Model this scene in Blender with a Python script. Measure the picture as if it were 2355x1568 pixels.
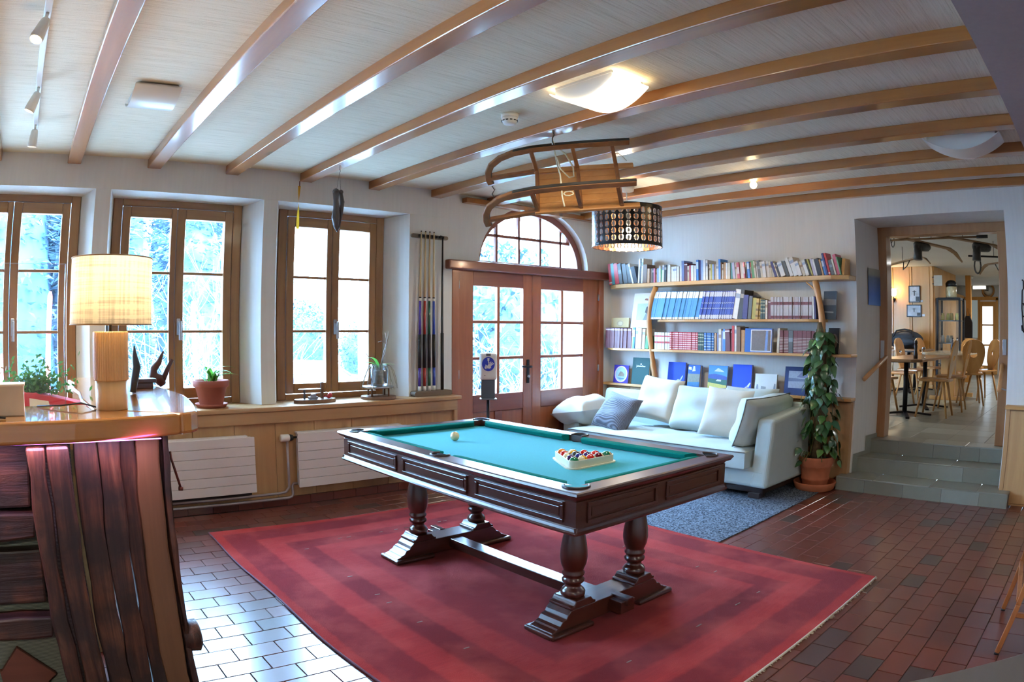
import bpy, bmesh, math, random
from mathutils import Matrix, Vector, Euler, noise as mnoise
random.seed(7)
R = math.radians
S = bpy.context.scene
COL = S.collection
for o in list(bpy.data.objects): bpy.data.objects.remove(o, do_unlink=True)

# ------------------------------------------------------------------ camera (wide fisheye-type lens, 88 degrees across)
cam_d = bpy.data.cameras.new('camera'); cam = bpy.data.objects.new('camera', cam_d); COL.objects.link(cam)
cam_d.type = 'PANO'; cam_d.panorama_type = 'FISHEYE_LENS_POLYNOMIAL'
cam_d.sensor_fit = 'HORIZONTAL'; cam_d.sensor_width = 36.0; cam_d.sensor_height = 36.0 * 1568 / 2355
cam_d.fisheye_fov = R(180)
MM = 2355 / 36.0 / 1000
cam_d.fisheye_polynomial_k0 = 0.0; cam_d.fisheye_polynomial_k1 = -0.6334 * MM; cam_d.fisheye_polynomial_k2 = 0.0
cam_d.fisheye_polynomial_k3 = -0.0123 * MM ** 3; cam_d.fisheye_polynomial_k4 = 0.0
cam_d.clip_start = 0.02; cam_d.clip_end = 400
YAW, PITCH, ROLL = 0.7074, -0.0173, 0.0044
fw = Vector((math.sin(YAW) * math.cos(PITCH), math.cos(YAW) * math.cos(PITCH), math.sin(PITCH)))
rt = Vector((math.cos(YAW), -math.sin(YAW), 0)); up = rt.cross(fw)
rt, up = rt * math.cos(ROLL) + up * math.sin(ROLL), up * math.cos(ROLL) - rt * math.sin(ROLL)
mw = Matrix((rt, up, -fw)).transposed().to_4x4(); mw.translation = (-5.962, -5.210, 1.41)
cam.matrix_world = mw
S.camera = cam

# ------------------------------------------------------------------ sky, exposure
S.view_settings.view_transform = 'Standard'; S.view_settings.look = 'None'
S.view_settings.gamma = 1.0; S.view_settings.use_curve_mapping = False
S.view_settings.exposure = 1.4
w = bpy.data.worlds.new('overcast_sky'); S.world = w; w.use_nodes = True
bg = w.node_tree.nodes['Background']; bg.inputs['Color'].default_value = (0.36, 0.635, 1.0, 1); bg.inputs['Strength'].default_value = 42.0
cy = S.cycles; cy.use_light_tree = False
cy.max_bounces = 6; cy.diffuse_bounces = 3; cy.glossy_bounces = 4; cy.transmission_bounces = 6; cy.transparent_max_bounces = 12
cy.sample_clamp_indirect = 6.0; cy.caustics_reflective = False; cy.caustics_refractive = False; cy.blur_glossy = 0.5

def area(name, loc, rot, sx, sy, power, col):
    d = bpy.data.lights.new(name, 'AREA'); d.shape = 'RECTANGLE'; d.size = sx; d.size_y = sy; d.energy = power; d.color = col
    o = bpy.data.objects.new(name, d); COL.objects.link(o); o.location = loc; o.rotation_euler = rot
    return o
def point(name, loc, power, col, rad=0.03):
    d = bpy.data.lights.new(name, 'POINT'); d.energy = power; d.color = col; d.shadow_soft_size = rad
    o = bpy.data.objects.new(name, d); COL.objects.link(o); o.location = loc
    return o
def spot(name, loc, direction, power, col, angle=60, rad=0.03):
    d = bpy.data.lights.new(name, 'SPOT'); d.energy = power; d.color = col; d.spot_size = R(angle); d.spot_blend = 0.6; d.shadow_soft_size = rad
    o = bpy.data.objects.new(name, d); COL.objects.link(o); o.location = loc
    o.rotation_euler = Vector(direction).to_track_quat('-Z', 'Y').to_euler()
    return o
# ------------------------------------------------------------------ mesh helpers
class MB:
    def __init__(s): s.v = []; s.f = []; s.m = []; s.s = []
    def add(s, v, f, mi=0, sm=False):
        b = len(s.v); s.v += [tuple(p) for p in v]
        for q in f: s.f.append(tuple(b + i for i in q)); s.m.append(mi); s.s.append(sm)
        return s
    def box(s, x0, x1, y0, y1, z0, z1, mi=0):
        v = [(x0, y0, z0), (x1, y0, z0), (x1, y1, z0), (x0, y1, z0), (x0, y0, z1), (x1, y0, z1), (x1, y1, z1), (x0, y1, z1)]
        return s.add(v, [(3, 2, 1, 0), (4, 5, 6, 7), (0, 1, 5, 4), (1, 2, 6, 5), (2, 3, 7, 6), (3, 0, 4, 7)], mi)
    def obox(s, c, size, rot=(0, 0, 0), mi=0):
        m = Euler(rot).to_matrix() if not isinstance(rot, Matrix) else rot; c = Vector(c)
        hx, hy, hz = size[0] / 2, size[1] / 2, size[2] / 2
        v = [c + m @ Vector(p) for p in ((-hx, -hy, -hz), (hx, -hy, -hz), (hx, hy, -hz), (-hx, hy, -hz), (-hx, -hy, hz), (hx, -hy, hz), (hx, hy, hz), (-hx, hy, hz))]
        return s.add(v, [(3, 2, 1, 0), (4, 5, 6, 7), (0, 1, 5, 4), (1, 2, 6, 5), (2, 3, 7, 6), (3, 0, 4, 7)], mi)
    def bar(s, p, q, w, h, mi=0, roll=0.0, hint=(0, 0, 1)):
        p, q = Vector(p), Vector(q); d = q - p; L = d.length; d.normalize()
        x = d.cross(Vector(hint)); x = x if x.length > 1e-4 else Vector((1, 0, 0)); x.normalize(); y = x.cross(d)
        if roll: x, y = x * math.cos(roll) + y * math.sin(roll), y * math.cos(roll) - x * math.sin(roll)
        v = []
        for b in (p, q):
            for a, c in ((-1, -1), (1, -1), (1, 1), (-1, 1)): v.append(b + x * a * w / 2 + y * c * h / 2)
        return s.add(v, [(0, 1, 2, 3), (7, 6, 5, 4), (0, 4, 5, 1), (1, 5, 6, 2), (2, 6, 7, 3), (3, 7, 4, 0)], mi)
    def tube(s, pts, r, n=8, mi=0, cap=True, sm=True, squash=None, closed=False):
        pts = [Vector(p) for p in pts]; N = len(pts); rs = r if isinstance(r, (list, tuple)) else [r] * N
        v = []; prev = None
        for i, p in enumerate(pts):
            a = pts[max(i - 1, 0)] if not closed else pts[i - 1]; b = pts[min(i + 1, N - 1)] if not closed else pts[(i + 1) % N]
            t = (b - a); t = t.normalized() if t.length > 1e-9 else Vector((0, 0, 1))
            if prev is None:
                x = t.cross(Vector((0, 0, 1))); x = x if x.length > 1e-3 else t.cross(Vector((0, 1, 0)))
            else: x = prev - t * prev.dot(t)
            x.normalize(); prev = x; y = t.cross(x)
            sx, sy = squash if squash else (1, 1)
            for k in range(n):
                th = 2 * math.pi * k / n; v.append(p + (x * math.cos(th) * sx + y * math.sin(th) * sy) * rs[i])
        f = []
        for i in range(N - 1 if not closed else N):
            j = (i + 1) % N
            for k in range(n): k2 = (k + 1) % n; f.append((i * n + k, i * n + k2, j * n + k2, j * n + k))
        if cap and not closed: f.append(tuple(range(n - 1, -1, -1))); f.append(tuple((N - 1) * n + k for k in range(n)))
        return s.add(v, f, mi, sm)
    def lathe(s, prof, n=24, c=(0, 0, 0), mi=0, sm=True, close=False, axis='z'):
        v = []
        for r, z in prof:
            for k in range(n):
                th = 2 * math.pi * k / n; a, b = r * math.cos(th), r * math.sin(th)
                p = (a, b, z) if axis == 'z' else ((z, a, b) if axis == 'x' else (a, z, b))
                v.append((c[0] + p[0], c[1] + p[1], c[2] + p[2]))
        f = []; N = len(prof)
        for i in range(N - 1 if not close else N):
            j = (i + 1) % N
            for k in range(n): k2 = (k + 1) % n; f.append((i * n + k, i * n + k2, j * n + k2, j * n + k))
        if not close:
            if prof[0][0] > 1e-5: f.append(tuple(range(n - 1, -1, -1)))
            if prof[-1][0] > 1e-5: f.append(tuple((N - 1) * n + k for k in range(n)))
        return s.add(v, f, mi, sm)
    def prism(s, poly, lo, hi, axis='z', mi=0, sm=False):
        n = len(poly)
        def P(a, b, h): return (a, b, h) if axis == 'z' else ((h, a, b) if axis == 'x' else (a, h, b))
        v = [P(a, b, lo) for a, b in poly] + [P(a, b, hi) for a, b in poly]
        s.add(v, [tuple(range(n - 1, -1, -1)), tuple(range(n, 2 * n))], mi)
        b = len(s.v) - 2 * n
        for i in range(n):
            j = (i + 1) % n; s.f.append((b + i, b + j, b + n + j, b + n + i)); s.m.append(mi); s.s.append(sm)
        return s
    def sphere(s, c, r, nu=16, nv=10, mi=0, sc=(1, 1, 1)):
        v = [(c[0], c[1], c[2] - r * sc[2])]
        for j in range(1, nv):
            ph = -math.pi / 2 + math.pi * j / nv
            for i in range(nu):
                th = 2 * math.pi * i / nu
                v.append((c[0] + r * sc[0] * math.cos(ph) * math.cos(th), c[1] + r * sc[1] * math.cos(ph) * math.sin(th), c[2] + r * sc[2] * math.sin(ph)))
        v.append((c[0], c[1], c[2] + r * sc[2])); f = []
        for i in range(nu): f.append((0, 1 + (i + 1) % nu, 1 + i))
        for j in range(nv - 2):
            for i in range(nu):
                a = 1 + j * nu; b = a + nu; f.append((a + i, a + (i + 1) % nu, b + (i + 1) % nu, b + i))
        t = len(v) - 1; a = 1 + (nv - 2) * nu
        for i in range(nu): f.append((a + i, a + (i + 1) % nu, t))
        return s.add(v, f, mi, True)
    def grid(s, fn, nu, nv, mi=0, sm=True, flip=False):
        v = [fn(i / nu, j / nv) for j in range(nv + 1) for i in range(nu + 1)]; f = []
        for j in range(nv):
            for i in range(nu):
                a = j * (nu + 1) + i; q = (a, a + 1, a + nu + 2, a + nu + 1); f.append(q[::-1] if flip else q)
        return s.add(v, f, mi, sm)
    def xf(s, m): s.v = [tuple(m @ Vector(p)) for p in s.v]; return s
def T(x, y, z): return Matrix.Translation((x, y, z))
def RZ(a): return Matrix.Rotation(a, 4, 'Z')
def RX(a): return Matrix.Rotation(a, 4, 'X')
def RY(a): return Matrix.Rotation(a, 4, 'Y')

def root_loc(o):
    l = Vector((0, 0, 0))
    while o is not None: l = l + o.location; o = o.parent
    return l
def tag(o, label=None, cat=None, group=None, kind=None):
    if label: o['label'] = label
    if cat: o['category'] = cat
    if group: o['group'] = group
    if kind: o['kind'] = kind
    return o
def thing(name, label, cat, loc=(0, 0, 0), rz=0.0, group=None, kind=None):
    o = bpy.data.objects.new(name, None); COL.objects.link(o); o.empty_display_size = 0.05
    o.location = loc; o.rotation_euler = (0, 0, rz); return tag(o, label, cat, group, kind)
def mesh_of(name, mb, mats, off=None):
    me = bpy.data.meshes.new(name)
    v = mb.v if off is None else [(p[0] - off[0], p[1] - off[1], p[2] - off[2]) for p in mb.v]
    me.from_pydata(v, [], mb.f)
    for m in (mats if isinstance(mats, (list, tuple)) else [mats]): me.materials.append(m)
    me.polygons.foreach_set('material_index', mb.m); me.polygons.foreach_set('use_smooth', mb.s); me.update()
    return me
def mods(o, bevel=0, seg=2, sub=0, auto=True):
    if bevel:
        b = o.modifiers.new('bevel', 'BEVEL'); b.width = bevel; b.segments = seg; b.limit_method = 'ANGLE'; b.angle_limit = R(35); b.harden_normals = False
    if sub:
        m = o.modifiers.new('sub', 'SUBSURF'); m.levels = sub; m.render_levels = sub
def obj(name, mb, mats, parent=None, world=False, loc=None, label=None, cat=None, group=None, kind=None, bevel=0, seg=2, sub=0, rz=0.0):
    off = None
    if world: off = root_loc(parent) if parent is not None else Vector(loc or (0, 0, 0))
    me = mb if isinstance(mb, bpy.types.Mesh) else mesh_of(name, mb, mats, off)
    o = bpy.data.objects.new(name, me); COL.objects.link(o)
    if parent is not None: o.parent = parent
    if loc is not None: o.location = loc
    if rz: o.rotation_euler = (0, 0, rz)
    mods(o, bevel, seg, sub); return tag(o, label, cat, group, kind)
def kids(o): return [c for c in bpy.data.objects if c.parent == o]
def copy_tree(o, parent=None, **kw):
    c = o.copy(); COL.objects.link(c); c.parent = parent
    for ch in list(o.children): copy_tree(ch, c)
    for k, v in kw.items():
        if k in ('label', 'group'): c[k] = v
        elif k == 'rz': c.rotation_euler = (0, 0, v)
        else: setattr(c, k, v)
    return c
def lin(c):
    def f(u):
        u /= 255.0; return u / 12.92 if u <= 0.04045 else ((u + 0.055) / 1.055) ** 2.4
    return (f(c[0]), f(c[1]), f(c[2]), 1)

# ------------------------------------------------------------------ materials
class NT:
    def __init__(s, name):
        s.m = bpy.data.materials.new(name); s.m.use_nodes = True; s.t = s.m.node_tree; s.b = s.t.nodes['Principled BSDF']; s.out = s.t.nodes['Material Output']
    def n(s, typ, **kw):
        x = s.t.nodes.new(typ)
        for k, v in kw.items():
            if k in x.inputs: x.inputs[k].default_value = v
            else: setattr(x, k, v)
        return x
    def l(s, a, b): s.t.links.new(a, b)
    def coords(s, scale=(1, 1, 1), rot=(0, 0, 0), src='Object'):
        tc = s.n('ShaderNodeTexCoord'); mp = s.n('ShaderNodeMapping'); mp.inputs['Scale'].default_value = scale; mp.inputs['Rotation'].default_value = rot
        s.l(tc.outputs[src], mp.inputs['Vector']); return mp.outputs['Vector']
    def noise(s, vec, scale=5, detail=4, rough=0.55, dist=0.0):
        x = s.n('ShaderNodeTexNoise'); x.inputs['Scale'].default_value = scale; x.inputs['Detail'].default_value = detail; x.inputs['Roughness'].default_value = rough; x.inputs['Distortion'].default_value = dist
        if vec is not None: s.l(vec, x.inputs['Vector'])
        return x.outputs['Fac']
    def ramp(s, fac, stops, interp='LINEAR'):
        x = s.n('ShaderNodeValToRGB'); e = x.color_ramp; e.interpolation = interp
        while len(e.elements) > 1: e.elements.remove(e.elements[-1])
        e.elements[0].position = stops[0][0]; e.elements[0].color = stops[0][1]
        for p, c in stops[1:]: q = e.elements.new(p); q.color = c
        s.l(fac, x.inputs['Fac']); return x.outputs['Color']
    def mix(s, fac, a, b, mode='MIX'):
        x = s.n('ShaderNodeMix'); x.data_type = 'RGBA'; x.blend_type = mode
        if isinstance(fac, (int, float)): x.inputs[0].default_value = fac
        else: s.l(fac, x.inputs[0])
        for i, c in ((6, a), (7, b)):
            if isinstance(c, (tuple, list)): x.inputs[i].default_value = c
            else: s.l(c, x.inputs[i])
        return x.outputs[2]
    def math(s, op, a, b=0.0, clamp=False):
        x = s.n('ShaderNodeMath'); x.operation = op; x.use_clamp = clamp
        for i, c in ((0, a), (1, b)):
            if isinstance(c, (int, float)): x.inputs[i].default_value = c
            else: s.l(c, x.inputs[i])
        return x.outputs[0]
    def col(s, c):
        if isinstance(c, (tuple, list)): s.b.inputs['Base Color'].default_value = c
        else: s.l(c, s.b.inputs['Base Color'])
    def bump(s, h, strength=0.3, dist=0.01):
        x = s.n('ShaderNodeBump'); x.inputs['Strength'].default_value = strength; x.inputs['Distance'].default_value = dist
        s.l(h, x.inputs['Height']); s.l(x.outputs['Normal'], s.b.inputs['Normal'])
    def surf(s, rough=0.5, metal=0.0, coat=0.0, croug=0.1, spec=0.5, sheen=0.0, trans=0.0):
        i = s.b.inputs; i['Roughness'].default_value = rough; i['Metallic'].default_value = metal; i['Coat Weight'].default_value = coat; i['Coat Roughness'].default_value = croug
        i['Specular IOR Level'].default_value = spec; i['Sheen Weight'].default_value = sheen; i['Transmission Weight'].default_value = trans
_MC = {}
def M(name, c, rough=0.5, metal=0.0, coat=0.0, spec=0.5, var=0.12, vs=6.0, bump=0.0, bs=60.0, sheen=0.0, croug=0.1):
    if name in _MC: return _MC[name]
    k = NT(name); vec = k.coords(); a = lin(c)
    if var:
        f = k.noise(vec, vs, 4); lo = tuple(x * (1 - var) for x in a[:3]) + (1,); hi = tuple(min(1, x * (1 + var)) for x in a[:3]) + (1,)
        k.col(k.ramp(f, [(0.3, lo), (0.7, hi)]))
    else: k.col(a)
    if bump: k.bump(k.noise(vec, bs, 3), bump, 0.004)
    k.surf(rough, metal, coat, croug, spec, sheen); _MC[name] = k.m; return k.m
def wood(name, c1, c2, axis='x', scale=14.0, rough=0.4, coat=0.0, knots=0.0, croug=0.12, bump=0.08, stretch=0.07, c3=None, spec=0.5):
    if name in _MC: return _MC[name]
    k = NT(name); st = stretch; sc = {'x': (st, 1, 1), 'y': (1, st, 1), 'z': (1, 1, st)}[axis]
    vec = k.coords(sc); f = k.noise(vec, scale, 6, 0.62, 0.6); f2 = k.noise(k.coords(sc), scale * 0.23, 2)
    f = k.math('ADD', k.math('MULTIPLY', f, 0.62), k.math('MULTIPLY', f2, 0.38))
    colr = k.ramp(f, [(0.34, lin(c1)), (0.5, lin(tuple((a + b) / 2 for a, b in zip(c1, c2)))), (0.66, lin(c2))])
    if knots:
        sk = {'x': (0.42, 1, 1), 'y': (1, 0.42, 1), 'z': (1, 1, 0.42)}[axis]
        v = k.n('ShaderNodeTexVoronoi'); v.inputs['Scale'].default_value = 2.6; k.l(k.coords(sk), v.inputs['Vector'])
        colr = k.mix(k.ramp(v.outputs['Distance'], [(0.03, (knots, knots, knots, 1)), (0.1, (0, 0, 0, 1))]), colr, lin(c3 or tuple(x * 0.35 for x in c1)))
    k.col(colr); k.surf(rough, 0, coat, croug, spec)
    if bump: k.bump(f, bump, 0.004)
    _MC[name] = k.m; return k.m
def emit(name, c, st):
    if name in _MC: return _MC[name]
    k = NT(name); k.col(lin(c)); k.b.inputs['Emission Color'].default_value = lin(c); k.b.inputs['Emission Strength'].default_value = st; k.surf(0.4); _MC[name] = k.m; return k.m
def glass(name, tint=(1, 1, 1), gloss=0.08, rough=0.0):
    if name in _MC: return _MC[name]
    k = NT(name); t = k.n('ShaderNodeBsdfTransparent'); t.inputs['Color'].default_value = (*tint, 1); g = k.n('ShaderNodeBsdfGlossy'); g.inputs['Roughness'].default_value = rough
    lw = k.n('ShaderNodeLayerWeight'); lw.inputs['Blend'].default_value = 0.25
    f = k.math('ADD', k.math('MULTIPLY', lw.outputs['Fresnel'], 0.5), gloss * 0.4, True)
    mx = k.n('ShaderNodeMixShader'); k.l(f, mx.inputs[0]); k.l(t.outputs[0], mx.inputs[1]); k.l(g.outputs[0], mx.inputs[2]); k.l(mx.outputs[0], k.out.inputs['Surface']); _MC[name] = k.m; return k.m
def translucent(name, c, amt=0.5, rough=0.9, weave=0):
    if name in _MC: return _MC[name]
    k = NT(name); colr = lin(c)
    if weave:
        f1 = k.noise(k.coords((3, 3, 90)), weave, 3); f2 = k.noise(k.coords((60, 60, 2)), weave, 3)
        f = k.math('MULTIPLY', f1, f2); colr = k.ramp(f, [(0.12, lin(tuple(x * 0.72 for x in c))), (0.3, lin(c))])
    k.col(colr); k.surf(rough)
    t = k.n('ShaderNodeBsdfTranslucent'); mx = k.n('ShaderNodeMixShader'); mx.inputs[0].default_value = amt
    if isinstance(colr, tuple): t.inputs['Color'].default_value = colr
    else: k.l(colr, t.inputs['Color'])
    k.l(k.b.outputs[0], mx.inputs[1]); k.l(t.outputs[0], mx.inputs[2]); k.l(mx.outputs[0], k.out.inputs['Surface']); _MC[name] = k.m; return k.m
# ------------------------------------------------------------------ shared materials
def plaster(name, c, axis='z'):
    k = NT(name); vec = k.coords((1, 1, 0.06) if axis == 'z' else (0.05, 1, 1)); f = k.noise(vec, 38, 4); g = k.noise(k.coords(), 1.3, 3)
    a = lin(c); lo = tuple(x * 0.93 for x in a[:3]) + (1,); hi = tuple(min(1, x * 1.04) for x in a[:3]) + (1,)
    k.col(k.ramp(k.math('ADD', k.math('MULTIPLY', f, 0.4), k.math('MULTIPLY', g, 0.6)), [(0.35, lo), (0.65, hi)])); k.surf(0.85, spec=0.2); k.bump(f, 0.12, 0.004); return k.m
m_wall = plaster('white_plaster', (224, 223, 220))
m_ceil = NT('lined_ceiling_paper'); _v = m_ceil.coords((0.03, 1, 1)); _f = m_ceil.noise(_v, 95, 5, 0.7); _g = m_ceil.noise(m_ceil.coords((1, 1, 1)), 170, 2)
m_ceil.col(m_ceil.ramp(m_ceil.math('ADD', m_ceil.math('MULTIPLY', _f, 0.75), m_ceil.math('MULTIPLY', _g, 0.25)), [(0.32, lin((190, 174, 148))), (0.48, lin((218, 205, 182))), (0.7, lin((230, 219, 200)))])); m_ceil.surf(0.8, spec=0.2); m_ceil.bump(_f, 0.35, 0.004); m_ceil = m_ceil.m
m_beam = wood('varnished_pine_beam', (132, 74, 28), (168, 102, 42), 'y', 9, 0.3, 0.8, 0.85, 0.12, 0.03, 0.05, (84, 44, 22))
m_frame = wood('window_frame_wood', (124, 80, 38), (156, 106, 56), 'z', 16, 0.45, 0.2)
m_framex = wood('window_rail_wood', (124, 80, 38), (156, 106, 56), 'x', 16, 0.45, 0.2)
m_door = wood('reddish_door_wood', (134, 72, 42), (168, 98, 60), 'z', 12, 0.38, 0.35)
m_doorx = wood('reddish_lintel_wood', (116, 60, 44), (142, 80, 56), 'x', 12, 0.4, 0.3)
m_pine = wood('pale_pine_panel', (170, 126, 82), (200, 158, 108), 'z', 11, 0.5, 0.1, 0.5, 0.2, 0.06, 0.06, (120, 78, 44))
m_pinex = wood('pale_pine_board', (164, 122, 80), (196, 154, 106), 'x', 9, 0.48, 0.15, 0.3, 0.2, 0.08, 0.05, (104, 68, 44))
m_piney = wood('pale_pine_shelf', (176, 128, 72), (204, 156, 96), 'y', 9, 0.48, 0.15, 0.3, 0.2, 0.08, 0.05, (120, 80, 50))
m_pane = glass('window_glass', (0.97, 0.99, 1.0))
m_chrome = M('brushed_steel', (176, 178, 182), 0.3, 1.0, var=0)
m_white = M('white_plastic', (232, 232, 228), 0.4, var=0.02)
m_black = M('black_plastic', (24, 24, 26), 0.45, var=0.05)
m_iron = M('black_iron', (30, 28, 30), 0.5, 0.6, var=0.1)
def tilemat(name, stops, rough=0.3, coat=0.25, spec=0.5, bump=0.05):
    k = NT(name); g = k.n('ShaderNodeNewGeometry'); oi = k.n('ShaderNodeObjectInfo')
    r = k.math('FRACT', k.math('ADD', g.outputs['Random Per Island'], k.math('MULTIPLY', oi.outputs['Random'], 3.17)))
    c = k.ramp(r, stops); f = k.noise(k.coords(), 9, 5); c = k.mix(k.math('MULTIPLY', f, 0.55), c, lin((86, 56, 50)), 'MIX') if name == 'red_clay_tile' else k.mix(k.math('MULTIPLY', f, 0.35), c, lin((90, 92, 84)), 'MIX')
    k.col(c); k.surf(rough, 0, coat, 0.16, spec); k.bump(k.noise(k.coords(), 24, 4), bump, 0.004); return k.m
m_tile = tilemat('red_clay_tile', [(0.0, lin((100, 44, 34))), (0.5, lin((114, 52, 40))), (0.82, lin((94, 44, 36))), (0.9, lin((70, 52, 48))), (1.0, lin((62, 50, 48)))], 0.3, 0.4, 0.5, 0.012)
m_grout = M('grey_grout', (104, 96, 92), 0.9, var=0.1)
m_slab = tilemat('grey_green_slate', [(0.0, lin((124, 124, 110))), (0.5, lin((134, 134, 120))), (1.0, lin((150, 154, 144)))], 0.34, 0.15)
CAM = Vector((-5.962, -5.21, 1.41))

# ------------------------------------------------------------------ floor of clay tiles
fl = obj('floor', MB().box(-9.9, 0.1, -9.1, 0.2, -0.12, -0.006), m_grout, label='red clay tile floor laid in running bond', cat='floor', kind='structure')
TL, TW, G = 0.212, 0.127, 0.0038
def tile_box(mb, cx, cy, lx, ly, z0, z1, e=0.0016):
    x0, x1, y0, y1 = cx - lx / 2, cx + lx / 2, cy - ly / 2, cy + ly / 2
    v = [(x0, y0, z0), (x1, y0, z0), (x1, y1, z0), (x0, y1, z0), (x0, y0, z1 - e), (x1, y0, z1 - e), (x1, y1, z1 - e), (x0, y1, z1 - e), (x0 + e, y0 + e, z1), (x1 - e, y0 + e, z1), (x1 - e, y1 - e, z1), (x0 + e, y1 - e, z1)]
    return mb.add(v, [(0, 1, 5, 4), (1, 2, 6, 5), (2, 3, 7, 6), (3, 0, 4, 7), (4, 5, 9, 8), (5, 6, 10, 9), (6, 7, 11, 10), (7, 4, 8, 11), (8, 9, 10, 11)])
cands = []; rest = []
j0, j1 = int(-7.6 / TW), int(-0.13 / TW)
for j in range(j0, j1):
    yc = j * TW + 0.02
    for i in range(int(-8.4 / TL), 1):
        xc = i * TL + (TL / 2 if j % 2 else 0) - 0.04
        if xc > -0.12: continue
        d = Vector((xc, yc, 0)) - CAM; az = math.degrees(math.atan2(d.x, d.y)); h = math.hypot(d.x, d.y); el = math.degrees(math.atan2(-1.41, h))
        on = -3 < az < 87 and el > -33 and yc < -0.16
        hid = (-4.78 < xc < -2.15 and -4.0 < yc < -0.75) or (az < 11.0 and yc < -0.2) or (xc > -2.05 and -2.8 < yc < 0) or (xc > -1.0 and yc > -2.6)
        (cands if on and not hid else rest).append((h, xc, yc))
cands.sort(); rest += cands[300:]
tm = mesh_of('tile', tile_box(MB(), 0, 0, TL - G, TW - G, -0.012, 0.0), m_tile)
for h, xc, yc in cands[:300]:
    o = obj('tile', tm, None, fl); o.location = (xc, yc, random.uniform(-0.0006, 0.0006))
mb = MB()
for h, xc, yc in rest: tile_box(mb, xc, yc, TL - G, TW - G, -0.012, random.uniform(-0.0006, 0.0006))
obj('tile_field', mb, m_tile, fl, kind='stuff')

# ------------------------------------------------------------------ ceiling and beams
HC, HB = 2.694, 2.624
cl = obj('ceiling', MB().box(-9.9, 0.6, -9.1, 0.7, HC, HC + 0.12), m_ceil, label='cream ceiling covered in finely lined paper', cat='ceiling', kind='structure')
XA, SP, BW = -6.456, 0.6599, 0.112
for i in range(-5, 11):
    x0 = XA + i * SP; x1 = min(x0 + BW, 0.0) if i == 10 else x0 + BW
    if i == 10: x0, x1 = -0.075, 0.0
    obj('beam', MB().box(x0, x1, -9.0, 0.004, HB, HC + 0.002), m_beam, cl, bevel=0.006)
obj('trim_1', MB().box(-9.9, 0.0, -9.05, -4.892, 2.444, HC + 0.01), plaster('taupe_plaster', (164, 152, 150)), label='plain white dropped soffit crossing the beams above the doorway side', cat='soffit', kind='structure')  # white soffit; its shade is put into a darker plaster colour
obj('wall_plate', MB().box(-2.13, -0.02, -0.06, 0.03, 2.612, 2.66), m_beam, cl, bevel=0.004)

# ------------------------------------------------------------------ window wall
WT, SZ = 2.446, 0.804
WIN = [(-9.5, -8.3, -9.43, -8.37), (-8.2, -6.93, -8.13, -7.0), (-6.83, -5.54, -6.76, -5.64), (-5.416, -4.125, -5.36, -4.24), (-4.003, -2.721, -3.90, -2.86)]
YF = 0.245
mb = MB(); prev = None
edges = [(-9.9, -9.9, -9.9)] + [(f1, b1, b1 - 0.06) for f0, f1, b0, b1 in WIN]; nxt = [(f0, b0, b0 + 0.06) for f0, f1, b0, b1 in WIN] + [(-2.247, -2.247, -2.247)]
for (a, b, c), (d, e, f) in zip(edges, nxt): mb.prism([(a, 0), (d, 0), (e, YF), (f, YF + 0.05), (f, 0.6), (c, 0.6), (c, YF + 0.05), (b, YF)], 0, 2.40)
for f0, f1, b0, b1 in WIN:
    mb.box(f0 + 0.001, f1 - 0.001, 0.001, 0.599, 0, SZ - 0.038); mb.box(b0 + 0.07, b1 - 0.07, YF - 0.015, 0.55, SZ - 0.04, SZ + 0.02)
mb.prism([(0, WT), (YF, 2.42), (0.6, 2.40), (0.6, 2.83), (0, 2.83)], -9.9, -2.247, 'x')
for (a, b, c), (d, e, f) in zip(edges, nxt): mb.prism([(a, 0.0), (d, 0.0), (e, YF), (f, YF + 0.05), (f, 0.6), (c, 0.6), (c, YF + 0.05), (b, YF)], 2.40, 2.4455)
obj('wall_left', mb, m_wall, label='white plastered wall with three deep splayed window openings', cat='wall', kind='structure')

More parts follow.
